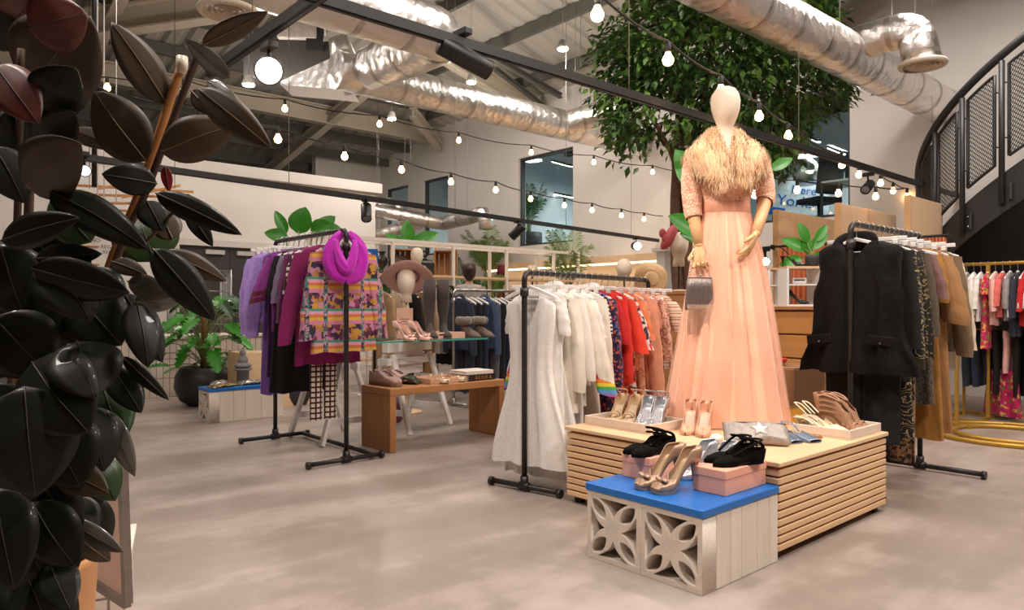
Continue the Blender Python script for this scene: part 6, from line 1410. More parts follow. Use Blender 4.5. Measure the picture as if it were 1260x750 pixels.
t = thing('menu_board', 'white wall menu with thin wooden rails and black lettering behind the rubber plant', 'menu board', (0.5, 11.78, 0)); 
txt = [(1.98,'CAFE',.55),(1.98,'TEA  .47',1.15),(1.86,'AMERICANO',.0),(1.86,'REG  .47',1.15),(1.72,'CAPPUCCINO',.05),(1.72,'REG  .47',1.15),(1.58,'LATTE',.1),(1.58,'REG  .47',1.15)]
M_ink = plain('black lettering', (40,36,34), .7)
for z in (1.42, 1.56, 1.70, 1.84, 1.96): MB().bx((-.3,-.02,z), (1.9,.018,z+.014)).build('rail', M_crate, t)
def wallpx(px, py): q = PY(px, py, 11.76); return q-V((.5,11.78,0))
for s_, px, py, sz in (('CAFE',118,283,.085), ('TEA 47',134,291,.075), ('AMERICANO',72,287,.08), ('CAPPUCCINO',73,295,.08), ('REG 47',123,291,.07), ('REG 47',124,305,.07), ('REG 47',126,312,.07), ('REG 47',130,336,.07)):
    q = wallpx(px, py); text_part('lettering', s_, sz, M_ink, t, (q.x, -.022, q.z), (pi/2,0,0))
t = thing('slatted_screen', 'hanging screen of thin wooden battens above the cafe counter', 'screen', (0,0,0)); mbs = []
for (a, b2) in (((95,228), (238,236)), ((96,239), (235,243)), ((100,250), (232,250)), ((95,257), (225,262)), ((120,232), (180,222)), ((150,243), (222,228))): MB().bar(P(*a, 9.6), P(*b2, 9.9), .03, .03).build('batten', M_crate, t)
for px in (110, 215): p = P(px, 232, 9.7); MB().cyl(p, (p.x,p.y,zl(p.y)), .004, seg=6).build('wire', M_black, t)
# blue card behind the scarf
q = P(451,316,8.8); t = thing('blue_sign', 'rounded blue card sign behind the print blouse', 'sign', q, TH); MB().box((0,0,0), (.28,.012,.2)).build('card', M_blue, t, .005, bseg=3); MB().cyl((0,.012,-.1), (0,.012,-q.z+.001), .01).build('pole', M_tube, t); MB().lathe([(.12,0), (.12,.01)], (0,.012,-q.z), 20).build('base', M_tube, t)
# ---- straw hat stand, bust with pink beret, pedestal
q = P(800,378,6.35); q.z = 0; t = thing('hat_stand', 'thin stand holding the natural straw hat behind the pipe rail', 'stand', q); MB().cyl((0,0,.02), (0,0,1.28), .011).build('pole', M_black, t); MB().lathe([(.15,0), (.15,.015), (.02,.025)], seg=22).build('base', M_black, t); MB().ball((0,0,1.31), (.06,.06,.06)).build('knob', M_head, t)
hat('wide natural straw hat facing out on its stand above the striped top', V(q)+V((0,0,1.33))-V((FX,FY,0))*.07, TH+R(18), .165, R(80), M_strn, None, .022, .03, .98)
q = P(768,378,7.6); q.z = 0; t = thing('hat_mannequin', 'round cream display head on a stand beside the straw hat', 'display head', q); MB().ball((0,0,1.5), (.085,.085,.1), 20, 12).build('head', M_head, t); MB().cyl((0,0,.02), (0,0,1.41), .012).build('pole', M_black, t); MB().lathe([(.14,0), (.14,.015), (.02,.025)], seg=22).build('base', M_black, t)
q = P(828,378,6.0); q.z = 0; t = thing('pedestal', 'tall honey wood pedestal standing behind the gown', 'pedestal', q, TH+R(10)); MB().box((0,0,.61), (.3,.3,1.18)).build('column', M_oak, t, .004); MB().box((0,0,1.2), (.32,.32,.03)).build('top', M_oak, t, .003); MB().box((0,0,.01), (.32,.32,.02)).build('plinth_foot', M_oak, t)
t = thing('hat_mannequin', 'cream display head wearing a dusty pink beret on the wooden pedestal', 'display head', V(q)+V((RX*.05,RY*.05,1.2155)), TH); mb = MB(); head(mb, (0,0,.26), 1.0); mb.build('head', M_head, t); MB().cyl((0,0,.015), (0,0,.22), .008).build('pole', M_black, t); MB().lathe([(.09,0), (.09,.01), (.01,.016)], seg=20).build('base', M_head, t)
M_ber = plain('dusty pink felt', (190,88,98), .85, 0, .1, 20, .3, 60)
tb = thing('beret', 'dusty pink felt beret with a bow on the pedestal head', 'hat', V(q)+V((RX*.03,RY*.03,1.2155+.44)), TH); mb = MB(); mb.lathe([(.075,-.02), (.1,0), (.125,.03), (.11,.055), (.05,.068), (.004,.07)], seg=24); o = mb.build('crown', M_ber, tb, sub=1); o.rotation_euler = (R(-5), R(-62), 0); o.location = (-.04,0,.0); mb = MB(); mb.ball((-.13,-.06,.04), (.03,.03,.04)); mb.ball((-.11,-.07,-.0), (.03,.03,.035)); mb.build('bow', M_ber, tb)
q = P(818,345,6.5); 
# low white wall boxes beneath the far wall
t = struct(MB().bx((8.6, 6.35, 0), (9.99, 6.5, 1.9)).build('wall_low', M_wall))
t = struct(MB().bx((8.55, 6.3, 1.9), (9.99, 6.55, 1.95)).build('trim_40', M_ledge))
# ---- fitting rooms on the right
for i, (Y, x1, l) in enumerate([(4.03, 9.2, 'plywood fitting room divider nearest the gown'), (3.34, 9.0, 'plywood fitting room divider in the middle, under the spotlight'), (2.66, 8.4, 'plywood fitting room divider beside the black stair')]):
    t = thing('plywood_divider', l, 'divider', (7.5, Y, 0), 0, 'plywood fitting room dividers'); MB().bx((0,-.02,0), (x1-7.5,.02,2.17)).build('panel', M_ply, t, .003); MB().bx((-.012,-.03,0), (-.001,.03,2.172)).build('edge_strip', wood('birch edge', (214,170,120), 2, .9, 5), t)
t = thing('curtain_rod', 'black curtain rod across the fitting rooms', 'rod', (7.42, 2.6, 1.75)); MB().cyl((0,-.34,0), (0,2.3,0), .013, seg=10).build('rod', M_black, t)
for y in (-.3, .08, .76, 1.44, 2.28): MB().box((.03,y,0), (.06,.02,.05)).build('bracket', M_black, t)
M_cur = stripes('rust velvet', [(0,(176,92,48)), (.5,(196,108,60))], 18, 'Y', .8)
for i, (y0, y1, l) in enumerate([(4.1,4.75,'rust velvet curtain left of the first plywood divider'), (3.42,3.95,'rust velvet curtain between the first two plywood dividers'), (2.72,3.26,'rust velvet curtain between the second and third plywood dividers'), (2.3,2.6,'rust velvet curtain beside the black stair post')]):
    l = l.replace('left of', 'before'); mb = MB(); rows = []
    for k in range(61):
        y = lerp(y0, y1, k/60); o = .028*sin(k*1.05)+.008*sin(k*2.3); rows.append([V((7.42+o*.4, y, 1.735)), V((7.42+o, y, 1.2)), V((7.42+o*1.2, y, .03))])
    one(mb.grid(rows), 'curtain', M_cur, l, 'curtain', group='rust fitting room curtains', solid=.004)
# drawers, cubes and shoes behind the gown
t = thing('drawer_counter', 'honey plank fronted drawer counter behind the gown', 'counter', (5.75, 2.75, 0)); MB().bx((.03,.0,0), (.6,1.6,1.06)).build('carcass', M_oak, t); MB().bx((-.02,-.02,1.06), (.62,1.62,1.09)).build('top', M_oak, t, .003)
for k in range(5): MB().bx((-.0,.01,.06+k*.2), (.029,1.59,.06+k*.2+.185)).build('plank_front', wood('honey plank', (196,136,76), 1, .78, 6), t, .003)
for k in range(5): MB().bx((.02,-.022,.06+k*.2), (.58,-.001,.06+k*.2+.185)).build('plank_side', M_oak, t, .003)
def dct(px, X=5.95): q = PX(px, 375, X); return V((q.x, q.y, 1.0905))
def cube(label, loc, rz, s=.28, h=.3):
    t = thing('display_cube', label, 'display cube', loc, rz, 'white open display cubes')
    for a, b2 in (((-s/2,-.14,0), (-s/2+.018,.14,h)), ((s/2-.018,-.14,0), (s/2,.14,h))): MB().bx(a, b2).build('side_panel', M_white, t)
    MB().bx((-s/2,-.14,h), (s/2,.14,h+.018)).build('top_board', M_ply, t); MB().bx((-s/2+.018,-.14,0), (s/2-.018,.14,.015)).build('base_board', M_white, t)
    MB().bx((-s/2+.018,-.14,h*.55), (s/2-.018,.14,h*.55+.012)).build('shelf', M_white, t)
q1 = dct(982); cube('white open cube with a shoe on top, on the drawer counter', q1, TH, .3, .32); q2 = dct(952, 6.0); cube('white open cube half hidden by the gown, on the drawer counter', q2, TH, .2, .32)
shoe('black slingback with tan sole on top of the white cube', q1+V((RX*-.05,RY*-.05,.339))+V((RX*-.08,RY*-.08,0)), hd(-15), plain('black satin', (36,32,30), .35), M_ins, H=.09, L=.2, back=False, straps=sl, group='shoes on the white cubes')
shoe('black and tan heel inside the lower shelf of the white cube', q1+V((RX*-.09,RY*-.09,.0165)), hd(-20), MC['black satin'], M_beige, H=.07, L=.18, group='shoes on the white cubes')
t = thing('shoe_tag', 'printed white card standing inside the white cube', 'card', q1+V((0,0,.19)), TH); MB().box((0,-.03,.03), (.12,.002,.05)).build('card', plain('white card', (236,232,228), .6), t); MB().box((0,-.0312,.035), (.09,.0006,.012)).build('printed_line', M_ink, t)
t = leafy('green plant in a grey pot beside the white cube', q1+V((RX*.12,RY*.12,.3395)), [], M_leafg, .06, .1)
for (px, py, L, W, ang) in ((990,306,.22,.12,155), (993,298,.2,.1,110), (998,305,.2,.1,40), (986,318,.2,.1,195), (1000,318,.2,.1,15), (994,312,.16,.1,95), (1004,296,.18,.08,55)):
    mb = MB(); c0 = q1+V((RX*.12,RY*.12,.3395)); b0 = P(px, py, 6.25)-c0; a = R(ang); big_leaf(mb, b0, (RX*cos(a), RY*cos(a), sin(a)), (-FX,-FY,.3), L, W, .12, .1); mb.build('leaf', M_leafg, t); MB().tube(bez((0,0,.09), b0*.5+V((0,0,.06)), b0, 6), .004, 6).build('stem', M_stem, t)
q = FL(985,560); t = thing('carton', 'plain brown cardboard carton behind the gown', 'carton', (4.62,2.35,0), 0); mbk = plain('brown card', (150,108,72), .8, 0, .08, 6); MB().bx((0,0,0), (.45,.7,.66)).build('box', mbk, t, .003)
for k in (0,1): MB().bx((0.005+k*.22,.005,.661), (.22+k*.22,.695,.667)).build('flap', mbk, t)
q = V((4.7,2.5,.668)); t = one(MB().lathe([(.09,0), (.12,.03), (.125,.05), (.115,.05), (.085,.012)], seg=24), 'dish', plain('red enamel', (206,52,40), .35), 'red enamel dish on the brown carton', 'dish', (4.78,2.62,.6675))
# blue sign, chair and desk seen in the office
q = P(982, 242, 12.2); t = thing('office_sign', 'white office board with blue lettering behind the glass', 'sign', q, TH+R(-8)); MB().box((0,0,0), (1.0,.02,.62)).build('board', plain('white board', (226,230,236), .5), t)
M_bl = plain('royal blue lettering', (30,100,190), .5)
for s_, sz, x, z in (('Here', .2, -.12, .07), ('Yorks', .26, -.36, -.12)): text_part('lettering', s_, sz, M_bl, t, (x,-.0125,z), (pi/2, R(8), 0))
MB().box((-.36,-.012,-.24), (.28,.006,.13), ry=R(8)).build('blue_block', M_bl, t)
MB().box((-.4,.03,(-q.z+2.3)/2-.155), (.04,.04,q.z-2.3-.31)).build('post', M_frame, t); MB().box((.4,.03,(-q.z+2.3)/2-.155), (.04,.04,q.z-2.3-.31)).build('post', M_frame, t)
q = P(1008,262,11.4); t = thing('office_chair', 'black high backed office chair beside the blue lettered board', 'chair', (q.x,q.y,2.3005), TH+R(200)); M_mesh = plain('black chair fabric', (38,40,44), .8)
MB().box((0,0,.47), (.5,.48,.09)).build('seat', M_mesh, t, .03, bseg=3); MB().box((0,.24,.86), (.5,.08,.62), rx=R(-8)).build('backrest', M_mesh, t, .05, bseg=3); MB().cyl((0,0,.08), (0,0,.43), .03).build('gas_column', M_black, t)
for k in range(5): MB().bar((0,0,.09), (.28*cos(k*1.257), .28*sin(k*1.257), .05), .04, .03).build('leg', M_black, t)
for k in range(5): MB().ball((.28*cos(k*1.257), .28*sin(k*1.257), .03), (.03,.03,.03), 10, 6).build('caster', M_black, t)
q = P(1030,262,11.2); t = thing('desk', 'office desk with monitor arm behind the glass by the wall edge', 'desk', (q.x,q.y-.2,2.3005), 0); MB().bx((-.3,-.5,.7), (.4,.35,.73)).build('desktop', M_white, t)
for x, y in ((-.27,-.47), (.37,-.47), (-.27,.32), (.37,.32)): MB().bx((x-.02,y-.02,0), (x+.02,y+.02,.7)).build('leg', M_frame, t)
t2 = thing('monitor', 'grey computer monitor on the office desk by the wall edge', 'monitor', (q.x,q.y-.2,3.0305), R(15)); MB().box((0,.05,.3), (.03,.5,.3)).build('screen', plain('dark screen', (60,66,74), .2), t2, .006); MB().box((.03,.05,.12), (.03,.05,.2)).build('neck', M_black, t2); MB().box((.03,.05,.008), (.16,.2,.014)).build('foot', M_black, t2)
q = P(690,290,14.2); t = thing('office_desk_frame', 'dark office desk and chair behind the palm window', 'desk', (12.3, 9.6, 2.3005), 0); MB().bx((0,0,.7), (.7,1.2,.73)).build('desktop', M_frame, t)
for x, y in ((.03,.03), (.67,.03), (.03,1.17), (.67,1.17)): MB().bx((x-.02,y-.02,0), (x+.02,y+.02,.7)).build('leg', M_frame, t)
t = thing('interior_window', 'teal framed inner window with pale blue panes deep in the palm office', 'window', (14.15, 9.0, 3.0)); MB().bx((0,0,-.6), (.04,1.9,1.15)).build('frame', plain('teal frame', (30,96,84), .5), t)
for k in range(2): MB().bx((-.012,.12+k*.9,-.1), (-.001,.88+k*.9,1.03)).build('pane', emis('daylit pane', (150,205,235), .9), t); MB().bx((-.012,.12+k*.9,-.55), (-.001,.88+k*.9,-.18)).build('pane', MC['daylit pane'], t)
# ============================================================= TREE
rnd = random.Random(4); tb0 = P(850,378,8.3); tb0.z = 0
t = thing('indoor_tree', 'tall leafy indoor tree with several brown trunks behind the gown mannequin', 'tree', tb0)
def TP(px, py, d): return P(px, py, d)-tb0
MB().lathe([(.42,0), (.45,.5), (.41,.5), (.4,.44)], seg=28).build('planter', M_pot, t); MB().lathe([(.4,.43), (.002,.45)], seg=24).build('soil', M_soil, t)
tops = []
for base, via, r in [((-.1,0,.4), [(833,330,8.3),(832,240,8.3),(836,150,8.3),(842,60,8.4),(850,-40,8.4)], .085), ((.08,.05,.4), [(847,320,8.2),(846,250,8.2),(856,170,8.2),(872,90,8.1),(880,0,8.1)], .065), ((.2,-.05,.4), [(868,300,8.3),(880,220,8.3),(925,150,8.2),(925,90,8.2),(930,0,8.2)], .06), ((.28,.1,.4), [(890,300,8.4),(920,240,8.4),(948,170,8.4),(958,110,8.4),(970,20,8.4)], .05), ((-.02,.1,.45), [(842,260,8.3),(826,190,8.2),(806,150,8.1),(790,110,8.0)], .035), ((.05,.1,.45), [(852,260,8.4),(878,200,8.4),(905,150,8.5),(1000,90,8.4)], .03)]:
    pts = catmull([V(base)]+[TP(*v_) for v_ in via], 5); MB().tube(pts, [r*(1-.6*i/(len(pts)-1)) for i in range(len(pts))], 10, True, jit=.06).build('trunk', M_bark, t)
cen = TP(897, 62, 8.3); mb = MB(); tw = MB()
M_tl = plain('ficus leaf', (58,92,34), .45, 0, .35, 2.5); M_tl2 = plain('ficus leaf light', (88,120,44), .45, 0, .3, 2.5)
def crown_ok(px, py):
    # outline of the crown as the tree grows: wide above, lifting over the trunks, hanging at the sides
    x = (px-897)/157.0
    lim = 200-35*sin(pi*min(1, max(0, (px-760)/90))) if px < 870 else (205 if px < 960 else 185-(px-960)*.9)
    edge = 738+max(0, (70-py))*.62 if py < 70 else 738+max(0, (py-110))*.35
    edger = 1052-max(0, (95-py))*.42 if py < 95 else 1054-(py-95)*.5
    return edge < px < edger and py < lim
cl = []
while len(cl) < 420:
    px, py = rnd.uniform(735, 1060), rnd.uniform(-75, 215); d = 8.3+rnd.uniform(-.95, .95)*sqrt(max(.05, 1-((px-897)/170)**2))
    if crown_ok(px, py): cl.append(TP(px, py, d))
for c in cl:
    o = (c-cen).normalized(); mb.k = 2; mb.tube([c-o*.28+V((0,0,-.08)), c], [.008,.003], 5)
    mb.k = 1 if rnd.random() < .3 else 0
    for _ in range(34):
        p = c+V((rnd.gauss(0,.11), rnd.gauss(0,.11), rnd.gauss(0,.09))); d = (o*.6+V((rnd.uniform(-1,1), rnd.uniform(-1,1), rnd.uniform(-1.0,.35)))).normalized(); L = rnd.uniform(.09,.145); sd = d.cross(V((rnd.uniform(-.5,.5), rnd.uniform(-.5,.5), 1))).normalized()*L*.24; up = sd.cross(d).normalized()
        mb.add([p, p+d*L*.45+sd+up*.008, p+d*L-up*.012, p+d*L*.45-sd+up*.008, p+d*L*.5-up*.004], [(0,1,4), (1,2,4), (2,3,4), (3,0,4)], True)
mb.build('foliage', [M_tl, M_tl2, M_bark], t)

# ============================================================= RUBBER PLANT IN FRONT
M_rt = plain('rubber leaf top', (25,26,18), .48, 0, .35, 7, 0, 60, 0, .08, .25); M_ru = plain('rubber leaf underside', (70,55,38), .5, 0, .18, 7); M_rr = plain('rubber leaf young red', (86,38,32), .42, 0, .2, 7); M_rs = plain('rubber leaf pale sheen', (96,92,84), .3, 0, .15, 9, coat=.4); M_rg = plain('rubber leaf green', (40,58,26), .35, 0, .2, 7); M_bud = plain('rubber bud red', (128,28,24), .4)  # pale sheen leaves carry their gloss as a grey base colour
mats = dict(t=M_rt, u=M_ru, r=M_rr, s=M_rs, g=M_rg)
pc = P(10, 700, 1.36); pc.z = 0
t = thing('rubber_plant', 'large dark rubber plant with bamboo stakes in a tan planter at the near edge', 'plant', pc)
MB().lathe([(.11,0), (.13,.3), (.15,.585), (.155,.6), (.142,.6), (.138,.57)], seg=36).build('planter', plain('tan planter', (196,140,90), .6, 0, .08, 8), t); MB().lathe([(.139,.56), (.002,.57)], seg=28).build('soil', M_soil, t)
def rleaf(bx_, by_, tx, ty, w, d, mat, dd=-.03, roll=0, bend=.12, stem=True):
    a, e = P(bx_, by_, d), P(tx, ty, d+dd); ax = e-a; L = ax.length; ax.normalize(); vw = ((a+e)/2-V((0,0,CAMZ))).normalized(); sd = ax.cross(vw).normalized(); nr = sd.cross(ax).normalized()
    q_ = Matrix.Rotation(R(roll), 3, ax); sd = q_ @ sd; nr = q_ @ nr; wd = 1.2*w/F*d/2/max(.35, cos(R(roll))); rows = []; n = 14
    dn = V((0,0,-1))
    for i in range(n+1):
        q = i/n; sh_ = (sin(pi*q**.82)**.72 if 0 < q < 1 else .0)*(1-.25*max(0, q-.75)*4*(q-.75)*4*.5); c_ = a+ax*L*q+(-nr*bend*L*(sin(pi*q)*.8))+dn*bend*.25*L*(q*q-q)
        if i == n: sh_ = .0
        ww = wd*max(sh_, .025 if i < n else .004); rows.append([c_-pc+sd*ww*k+nr*(-.1*ww*(1-abs(k))+.03*ww*sin(q*9+k)) for k in (-1,-.66,-.33,0,.33,.66,1)])
    o = MB().grid(rows).build('leaf', mats[mat] if mat in mats else mat, t, solid=.0009)
    rb = [r_[3]-nr*.0012 for r_ in rows]; MB().tube(rb, [.0015*(1-.75*i/n) for i in range(n+1)], 6).build('midrib', plain('dark midrib', (44,44,32), .5) if isinstance(mat, str) and mat in 'tg' else M_ru if mat != 'u' else plain('pale midrib', (104,84,58), .5), o)
    return a
LV = [
 (205,128,137,27,38,1.25,'u'), (180,198,116,112,54,1.22,'u'), (198,187,291,153,46,1.15,'u'), (245,110,335,183,34,1.12,'u'), (249,55,330,14,22,1.15,'u'), (283,96,228,48,20,1.2,'s'), (236,112,266,141,20,1.2,'u'), (255,100,300,135,16,1.25,'s'),
 (193,226,125,214,32,1.2,'t'), (192,238,298,289,26,1.12,'t'), (231,257,262,303,19,1.16,'t'), (180,247,200,285,30,1.2,'t'), (213,295,196,258,30,1.24,'u'), (190,322,168,262,64,1.3,'g'), (188,306,264,394,38,1.08,'t'), (200,310,279,346,24,1.15,'u'), (158,346,216,364,24,1.18,'s'), (166,368,220,373,22,1.16,'s'), (138,322,182,339,18,1.2,'u'),
 (62,236,184,308,38,1.15,'t'), (112,298,62,246,44,1.22,'g'), (2,296,98,268,34,1.12,'t'), (44,318,126,312,26,1.15,'t'), (40,330,160,360,42,1.1,'t'), (60,318,112,395,62,1.13,'t'), 
 (36,36,108,17,62,1.2,'r'), (40,112,112,20,88,1.28,'u'), (50,137,94,84,52,1.17,'t'), (46,182,93,138,46,1.18,'t'), (-6,80,48,152,48,1.15,'r'), (32,230,100,176,62,1.16,'u'), (34,128,4,235,50,1.25,'t'), (92,107,134,112,9,1.3,'s'), (88,160,146,184,20,1.3,'s'), (-10,60,20,8,40,1.3,'t'), (58,60,30,110,40,1.35,'g'), (-8,180,30,250,46,1.2,'t'), (10,30,50,-12,40,1.3,'r'),
 (-8,390,62,462,76,1.1,'t'), (58,335,112,425,74,1.15,'t'), (92,362,150,425,64,1.17,'t'), (168,372,182,452,36,1.14,'t'), (152,360,200,446,34,1.2,'t'), (150,438,208,492,15,1.2,'t'), (138,452,174,508,32,1.2,'t'), (124,470,150,545,46,1.22,'g'), (132,505,166,586,22,1.18,'s'), (95,420,116,490,70,1.12,'t'), (40,445,110,532,84,1.1,'t'), (30,475,44,612,92,1.05,'t'), (72,575,134,606,36,1.15,'u'), (104,560,142,616,42,1.2,'g'), (52,596,98,655,44,1.12,'t'), (14,640,72,745,60,1.08,'t'), (84,640,152,679,20,1.15,'s'), (98,662,136,690,22,1.2,'u'), (40,618,96,700,54,1.1,'t'), (-6,600,18,725,62,1.06,'t'), (64,515,100,600,70,1.14,'t'), (100,500,128,580,56,1.17,'t'), (0,300,30,390,70,1.16,'t'), (30,270,70,330,50,1.2,'t'), (110,330,150,385,40,1.22,'t'), (-10,470,14,580,70,1.1,'t'), (60,690,88,752,40,1.1,'t'), (86,610,118,665,34,1.2,'t'), (18,680,66,790,62,1.1,'t'), (-14,690,24,800,66,1.08,'t'), (52,700,92,780,34,1.12,'t'),
]
rl = random.Random(8)
for L_ in LV: rleaf(*L_[:6], L_[6], dd=rl.uniform(-.06,.03), roll=rl.uniform(-16,16), bend=rl.uniform(.02,.09))
rleaf(203,204,208,236,11,1.16,M_bud,0,0,.02)
for k in range(30):
    px, py = rl.uniform(-70, 92), rl.uniform(290, 640); a = R(rl.uniform(25, 95)); l = rl.uniform(80, 120); rleaf(px, py, px+l*cos(a)*.8, py+l*sin(a), rl.uniform(46,70), rl.uniform(1.3,1.5), 't', rl.uniform(-.05,.05), rl.uniform(-25,25), .1)
M_bam = plain('bamboo stake', (176,116,60), .6, 0, .15, 20); M_rstem = plain('rubber plant stem', (74,52,38), .7, 0, .2, 20)
for pts, r, mt, nm in (([(46,38,1.3),(36,240,1.3),(20,480,1.34),(8,690,1.36)], .0072, M_bam, 'stake'), ([(224,78,1.25),(172,235,1.25),(120,372,1.28),(40,690,1.36)], .0072, M_bam, 'stake'), ([(26,60,1.22),(22,250,1.25),(12,500,1.3),(4,690,1.35)], .006, M_rstem, 'stem'), ([(250,50,1.2),(208,160,1.21),(178,240,1.23),(150,300,1.24),(110,420,1.28),(30,690,1.36)], .0062, M_rstem, 'stem'), ([(40,112,1.28),(34,300,1.3),(20,690,1.36)], .008, M_rstem, 'stem'), ([(232,240,1.16),(205,270,1.2),(178,300,1.24)], .003, M_rstem, 'stem')):
    MB().tube(catmull([P(*q)-pc for q in pts], 6), r, 10).build(nm, mt, t)
for px, py in ((46,38), (224,78)): p = P(px, py, 1.3 if px < 100 else 1.25)-pc; MB().tube([p-V((0,0,.018)), p+V((0,0,.012))], .0095, 10).build('stake_cap', plain('clear tape cap', (212,196,176), .3), t)
# framed board beside the plant
t = thing('framed_board', 'beige board in a slim metal frame leaning beside the rubber plant', 'board', (0,0,0)); a, b2, c_, d_ = P(148,500,1.75), P(157,742,1.72), P(30,660,2.15), P(30,480,2.15)
nrm = (b2-a).cross(d_-a).normalized()*.012
MB().add([a, b2, c_, d_, a+nrm, b2+nrm, c_+nrm, d_+nrm], [(0,1,2,3), (7,6,5,4), (0,4,5,1), (1,5,6,2), (2,6,7,3), (3,7,4,0)], False).build('panel', plain('beige board', (236,200,178), .6, 0, .05, 4), t)
for p, q in ((a,b2), (b2,c_), (c_,d_), (d_,a)): MB().bar(p, q, .018, .022).build('frame_bar', plain('brushed steel', (150,140,132), .35, .7), t)
e = P(90,800,1.95); t = thing('tiled_block', 'low white tiled block behind the framed board', 'tiled block', (e.x, e.y, 0), TH+R(25)); MB().bx((-.3,.12,0), (.12,.5,.32)).build('tiled_base', M_tile, t); MB().bx((-.31,.11,.32), (.13,.51,.335)).build('top', plain('white tile', (226,216,206), .3), t)

# ============================================================= BLACK SPIRAL STAIR
sc_ = W2(5.95, 7.6); RS = 1.4; M_stair = plain('black stair steel', (44,44,46), .5, .1, .08, 5)
t = thing('spiral_stair', 'black steel spiral stair with mesh balustrade at the edge of the shop', 'staircase', sc_)
def SPt(ph, r, z): x, d = -r*cos(ph), -r*sin(ph); return V((x*RX+d*FX, x*RY+d*FY, z))
zt_ = lambda ph: 1.9+.9*ph
P0_, P1_ = R(-62), R(78); N = 48; phs = [lerp(P0_, P1_, k/N) for k in range(N+1)]
MB().rings([[SPt(p, RS+.006, zt_(p)), SPt(p, RS-.006, zt_(p)), SPt(p, RS-.006, zt_(p)-.38), SPt(p, RS+.006, zt_(p)-.38)] for p in phs], smooth=False).build('stringer', M_stair, t)
MB().grid([[SPt(p, r, zt_(p)-.3) for r in (.1, .5, 1.0, RS-.01)] for p in phs], True).build('soffit', plain('black soffit', (18,18,19), .7), t, solid=.01)
MB().cyl((0,0,0), (0,0,4.2), .09, seg=20).build('column', M_stair, t)
for k in range(11):
    p0 = lerp(P0_, P1_, k/11); p1 = lerp(P0_, P1_, (k+1)/11)+.03; z = zt_(p0)-.02
    MB().rings([[SPt(p, .1, z), SPt(p, RS-.012, z), SPt(p, RS-.012, z-.035), SPt(p, .1, z-.035)] for p in (p0, (p0+p1)/2, p1)], smooth=False).build('tread', M_stair, t)
MB().tube([SPt(p, RS+.02, zt_(p)+1.14) for p in phs], .04, 12).build('handrail', M_stair, t)
posts = [R(a) for a in (-50, -34, -18, -2, 14, 30, 46, 62)]
for p in posts:
    MB().tube([SPt(p, RS+.025, zt_(p)-.3), SPt(p, RS+.025, zt_(p)+1.08)], .027, 12).build('post', M_stair, t); MB().tube([SPt(p, RS+.02, zt_(p)+1.08), SPt(p, RS+.02, zt_(p)+1.14)], .012, 8).build('post_pin', M_stair, t)
    c_ = SPt(p+.05, RS+.015, zt_(p)-.18); mb = MB(); mb.box(c_, (.07,.02,.16), rz=TH+pi/2-p); mb.build('fixing_plate', M_stair, t)
    for dz in (-.05, .05): MB().ball(SPt(p+.05, RS+.028, zt_(p)-.18+dz), (.011,.011,.011), 8, 5).build('bolt', plain('bolt steel', (150,148,146), .3, .8), t)
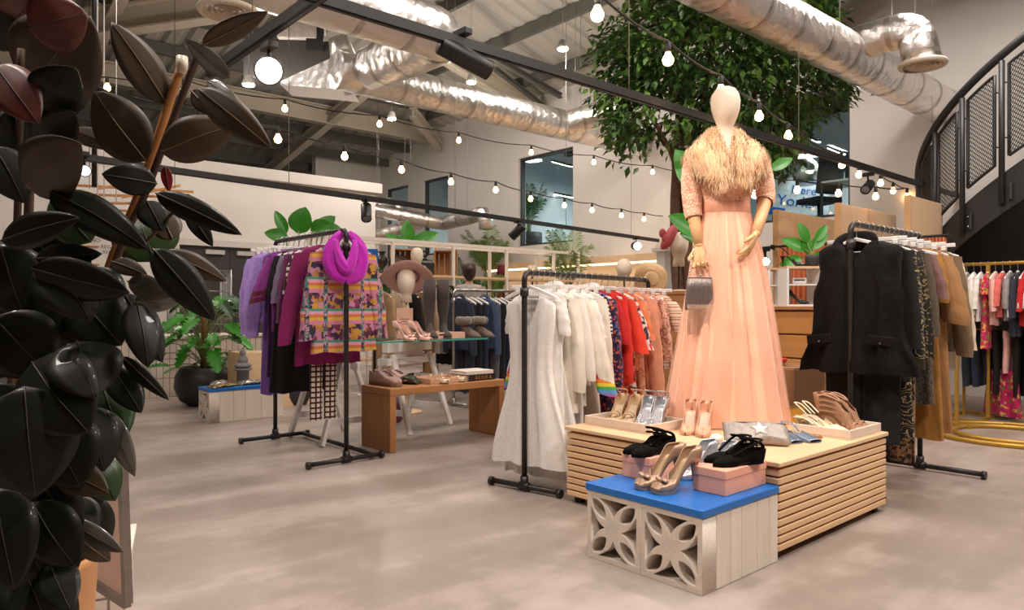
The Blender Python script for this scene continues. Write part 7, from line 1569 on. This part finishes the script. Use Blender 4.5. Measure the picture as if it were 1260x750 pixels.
for pa, pb in zip(posts, posts[1:]):
    a, b2 = pa+.045, pb-.045; z0, z1 = .12, 1.0; q = lambda u, w: SPt(lerp(a, b2, u), RS+.025, zt_(lerp(a, b2, u))+lerp(z0, z1, w))
    fr = [q(u/8, 0) for u in range(9)]+[q(1, w/4) for w in range(1, 5)]+[q(1-u/8, 1) for u in range(1, 9)]+[q(0, 1-w/4) for w in range(1, 5)]
    f_ = MB().tube(fr, .016, 8).build('panel_frame', M_stair, t); mb = MB(); n = 9; asp = 20
    for k in range(-asp, n):
        for sg in (1, -1):
            pts = []
            for m_ in range(0, 41):
                w = m_/40; u = (k+w*asp)/n; u = u if sg > 0 else 1-u
                if 0 <= u <= 1: pts.append(q(u, w))
            if len(pts) > 1: pts = pts[::max(1, len(pts)//6)]+[pts[-1]]; mb.tube([p for i, p in enumerate(pts) if i == 0 or (p-pts[i-1]).length > 1e-4], .0042, 4)
    mb.build('wire_mesh', M_stair, f_)
    for w in (.2, .8):
        for u, pp in ((0, pa), (1, pb)): MB().tube([q(u, w), SPt(pp, RS+.025, q(u, w).z)], .008, 6).build('clip', M_stair, t)
LP = 73; EXPO = 0.0
# ============================================================= LIGHT
def lamp(kind, loc, power, col=(1,.9,.83), size=.3, aim=None, ang=60, blend=.6):
    ld = bpy.data.lights.new('lamp', kind); ld.energy = power; ld.color = col
    if kind == 'AREA': ld.shape = 'DISK'; ld.size = size
    else: ld.shadow_soft_size = size
    if kind == 'SPOT': ld.spot_size = R(ang); ld.spot_blend = blend
    o = bpy.data.objects.new('lamp', ld); COL.objects.link(o); o.location = loc
    if aim is not None: o.rotation_euler = (V(aim)-V(loc)).to_track_quat('-Z', 'Y').to_euler()
    return o
for p, aim, pw, ang, col in LIGHTS:
    if aim is None: lamp('POINT', p, pw, col, .12)
    else: lamp('SPOT', p, pw, col, .05, aim, ang)
for x, y in [(1.2,5.5), (2.6,8.6), (4.6,1.4), (4.6,4.6), (5.2,9.2), (7.6,2.2), (7.8,5.6), (7.6,9.4), (0.5,9.5), (7.5,13.6), (1.5,.6), (2.8,-1.4), (-.8,2.6), (5.6,-1.4)]:
    lamp('AREA', (x, y, 4.9), LP*(.3 if y > 8.5 else 1.7 if y < 0 or (x, y) in ((1.5,.6), (-.8,2.6)) else 1), size=.6)  # discs below the roof without fixtures; the near-camera ones are added front fill
for x, y in [(12.2,5.2), (12.2,10.2), (12.2,14.2)]: lamp('AREA', (x, y, 4.1), 130, (.95,.97,1), .8)
lamp('SPOT', (2.0, T1Y-.4, 2.9), 120, (1,.84,.68), .06, (3.45,2.15,1.5), 46)  # added spot with no fixture, brightens the mannequin
lamp('SPOT', (3.6, .2, 3.6), 80, (1,.85,.7), .06, (3.5,2.2,.9), 42)  # another added spot aimed at the gown, without a fixture
w = bpy.data.worlds.new('world'); SC.world = w; w.use_nodes = True
bg = w.node_tree.nodes['Background']; bg.inputs[0].default_value = (*lin((255,236,220)), 1); bg.inputs[1].default_value = .12
vs = SC.view_settings; vs.view_transform = 'Standard'; vs.look = 'None'; vs.exposure = EXPO; vs.gamma = 1; vs.use_curve_mapping = False
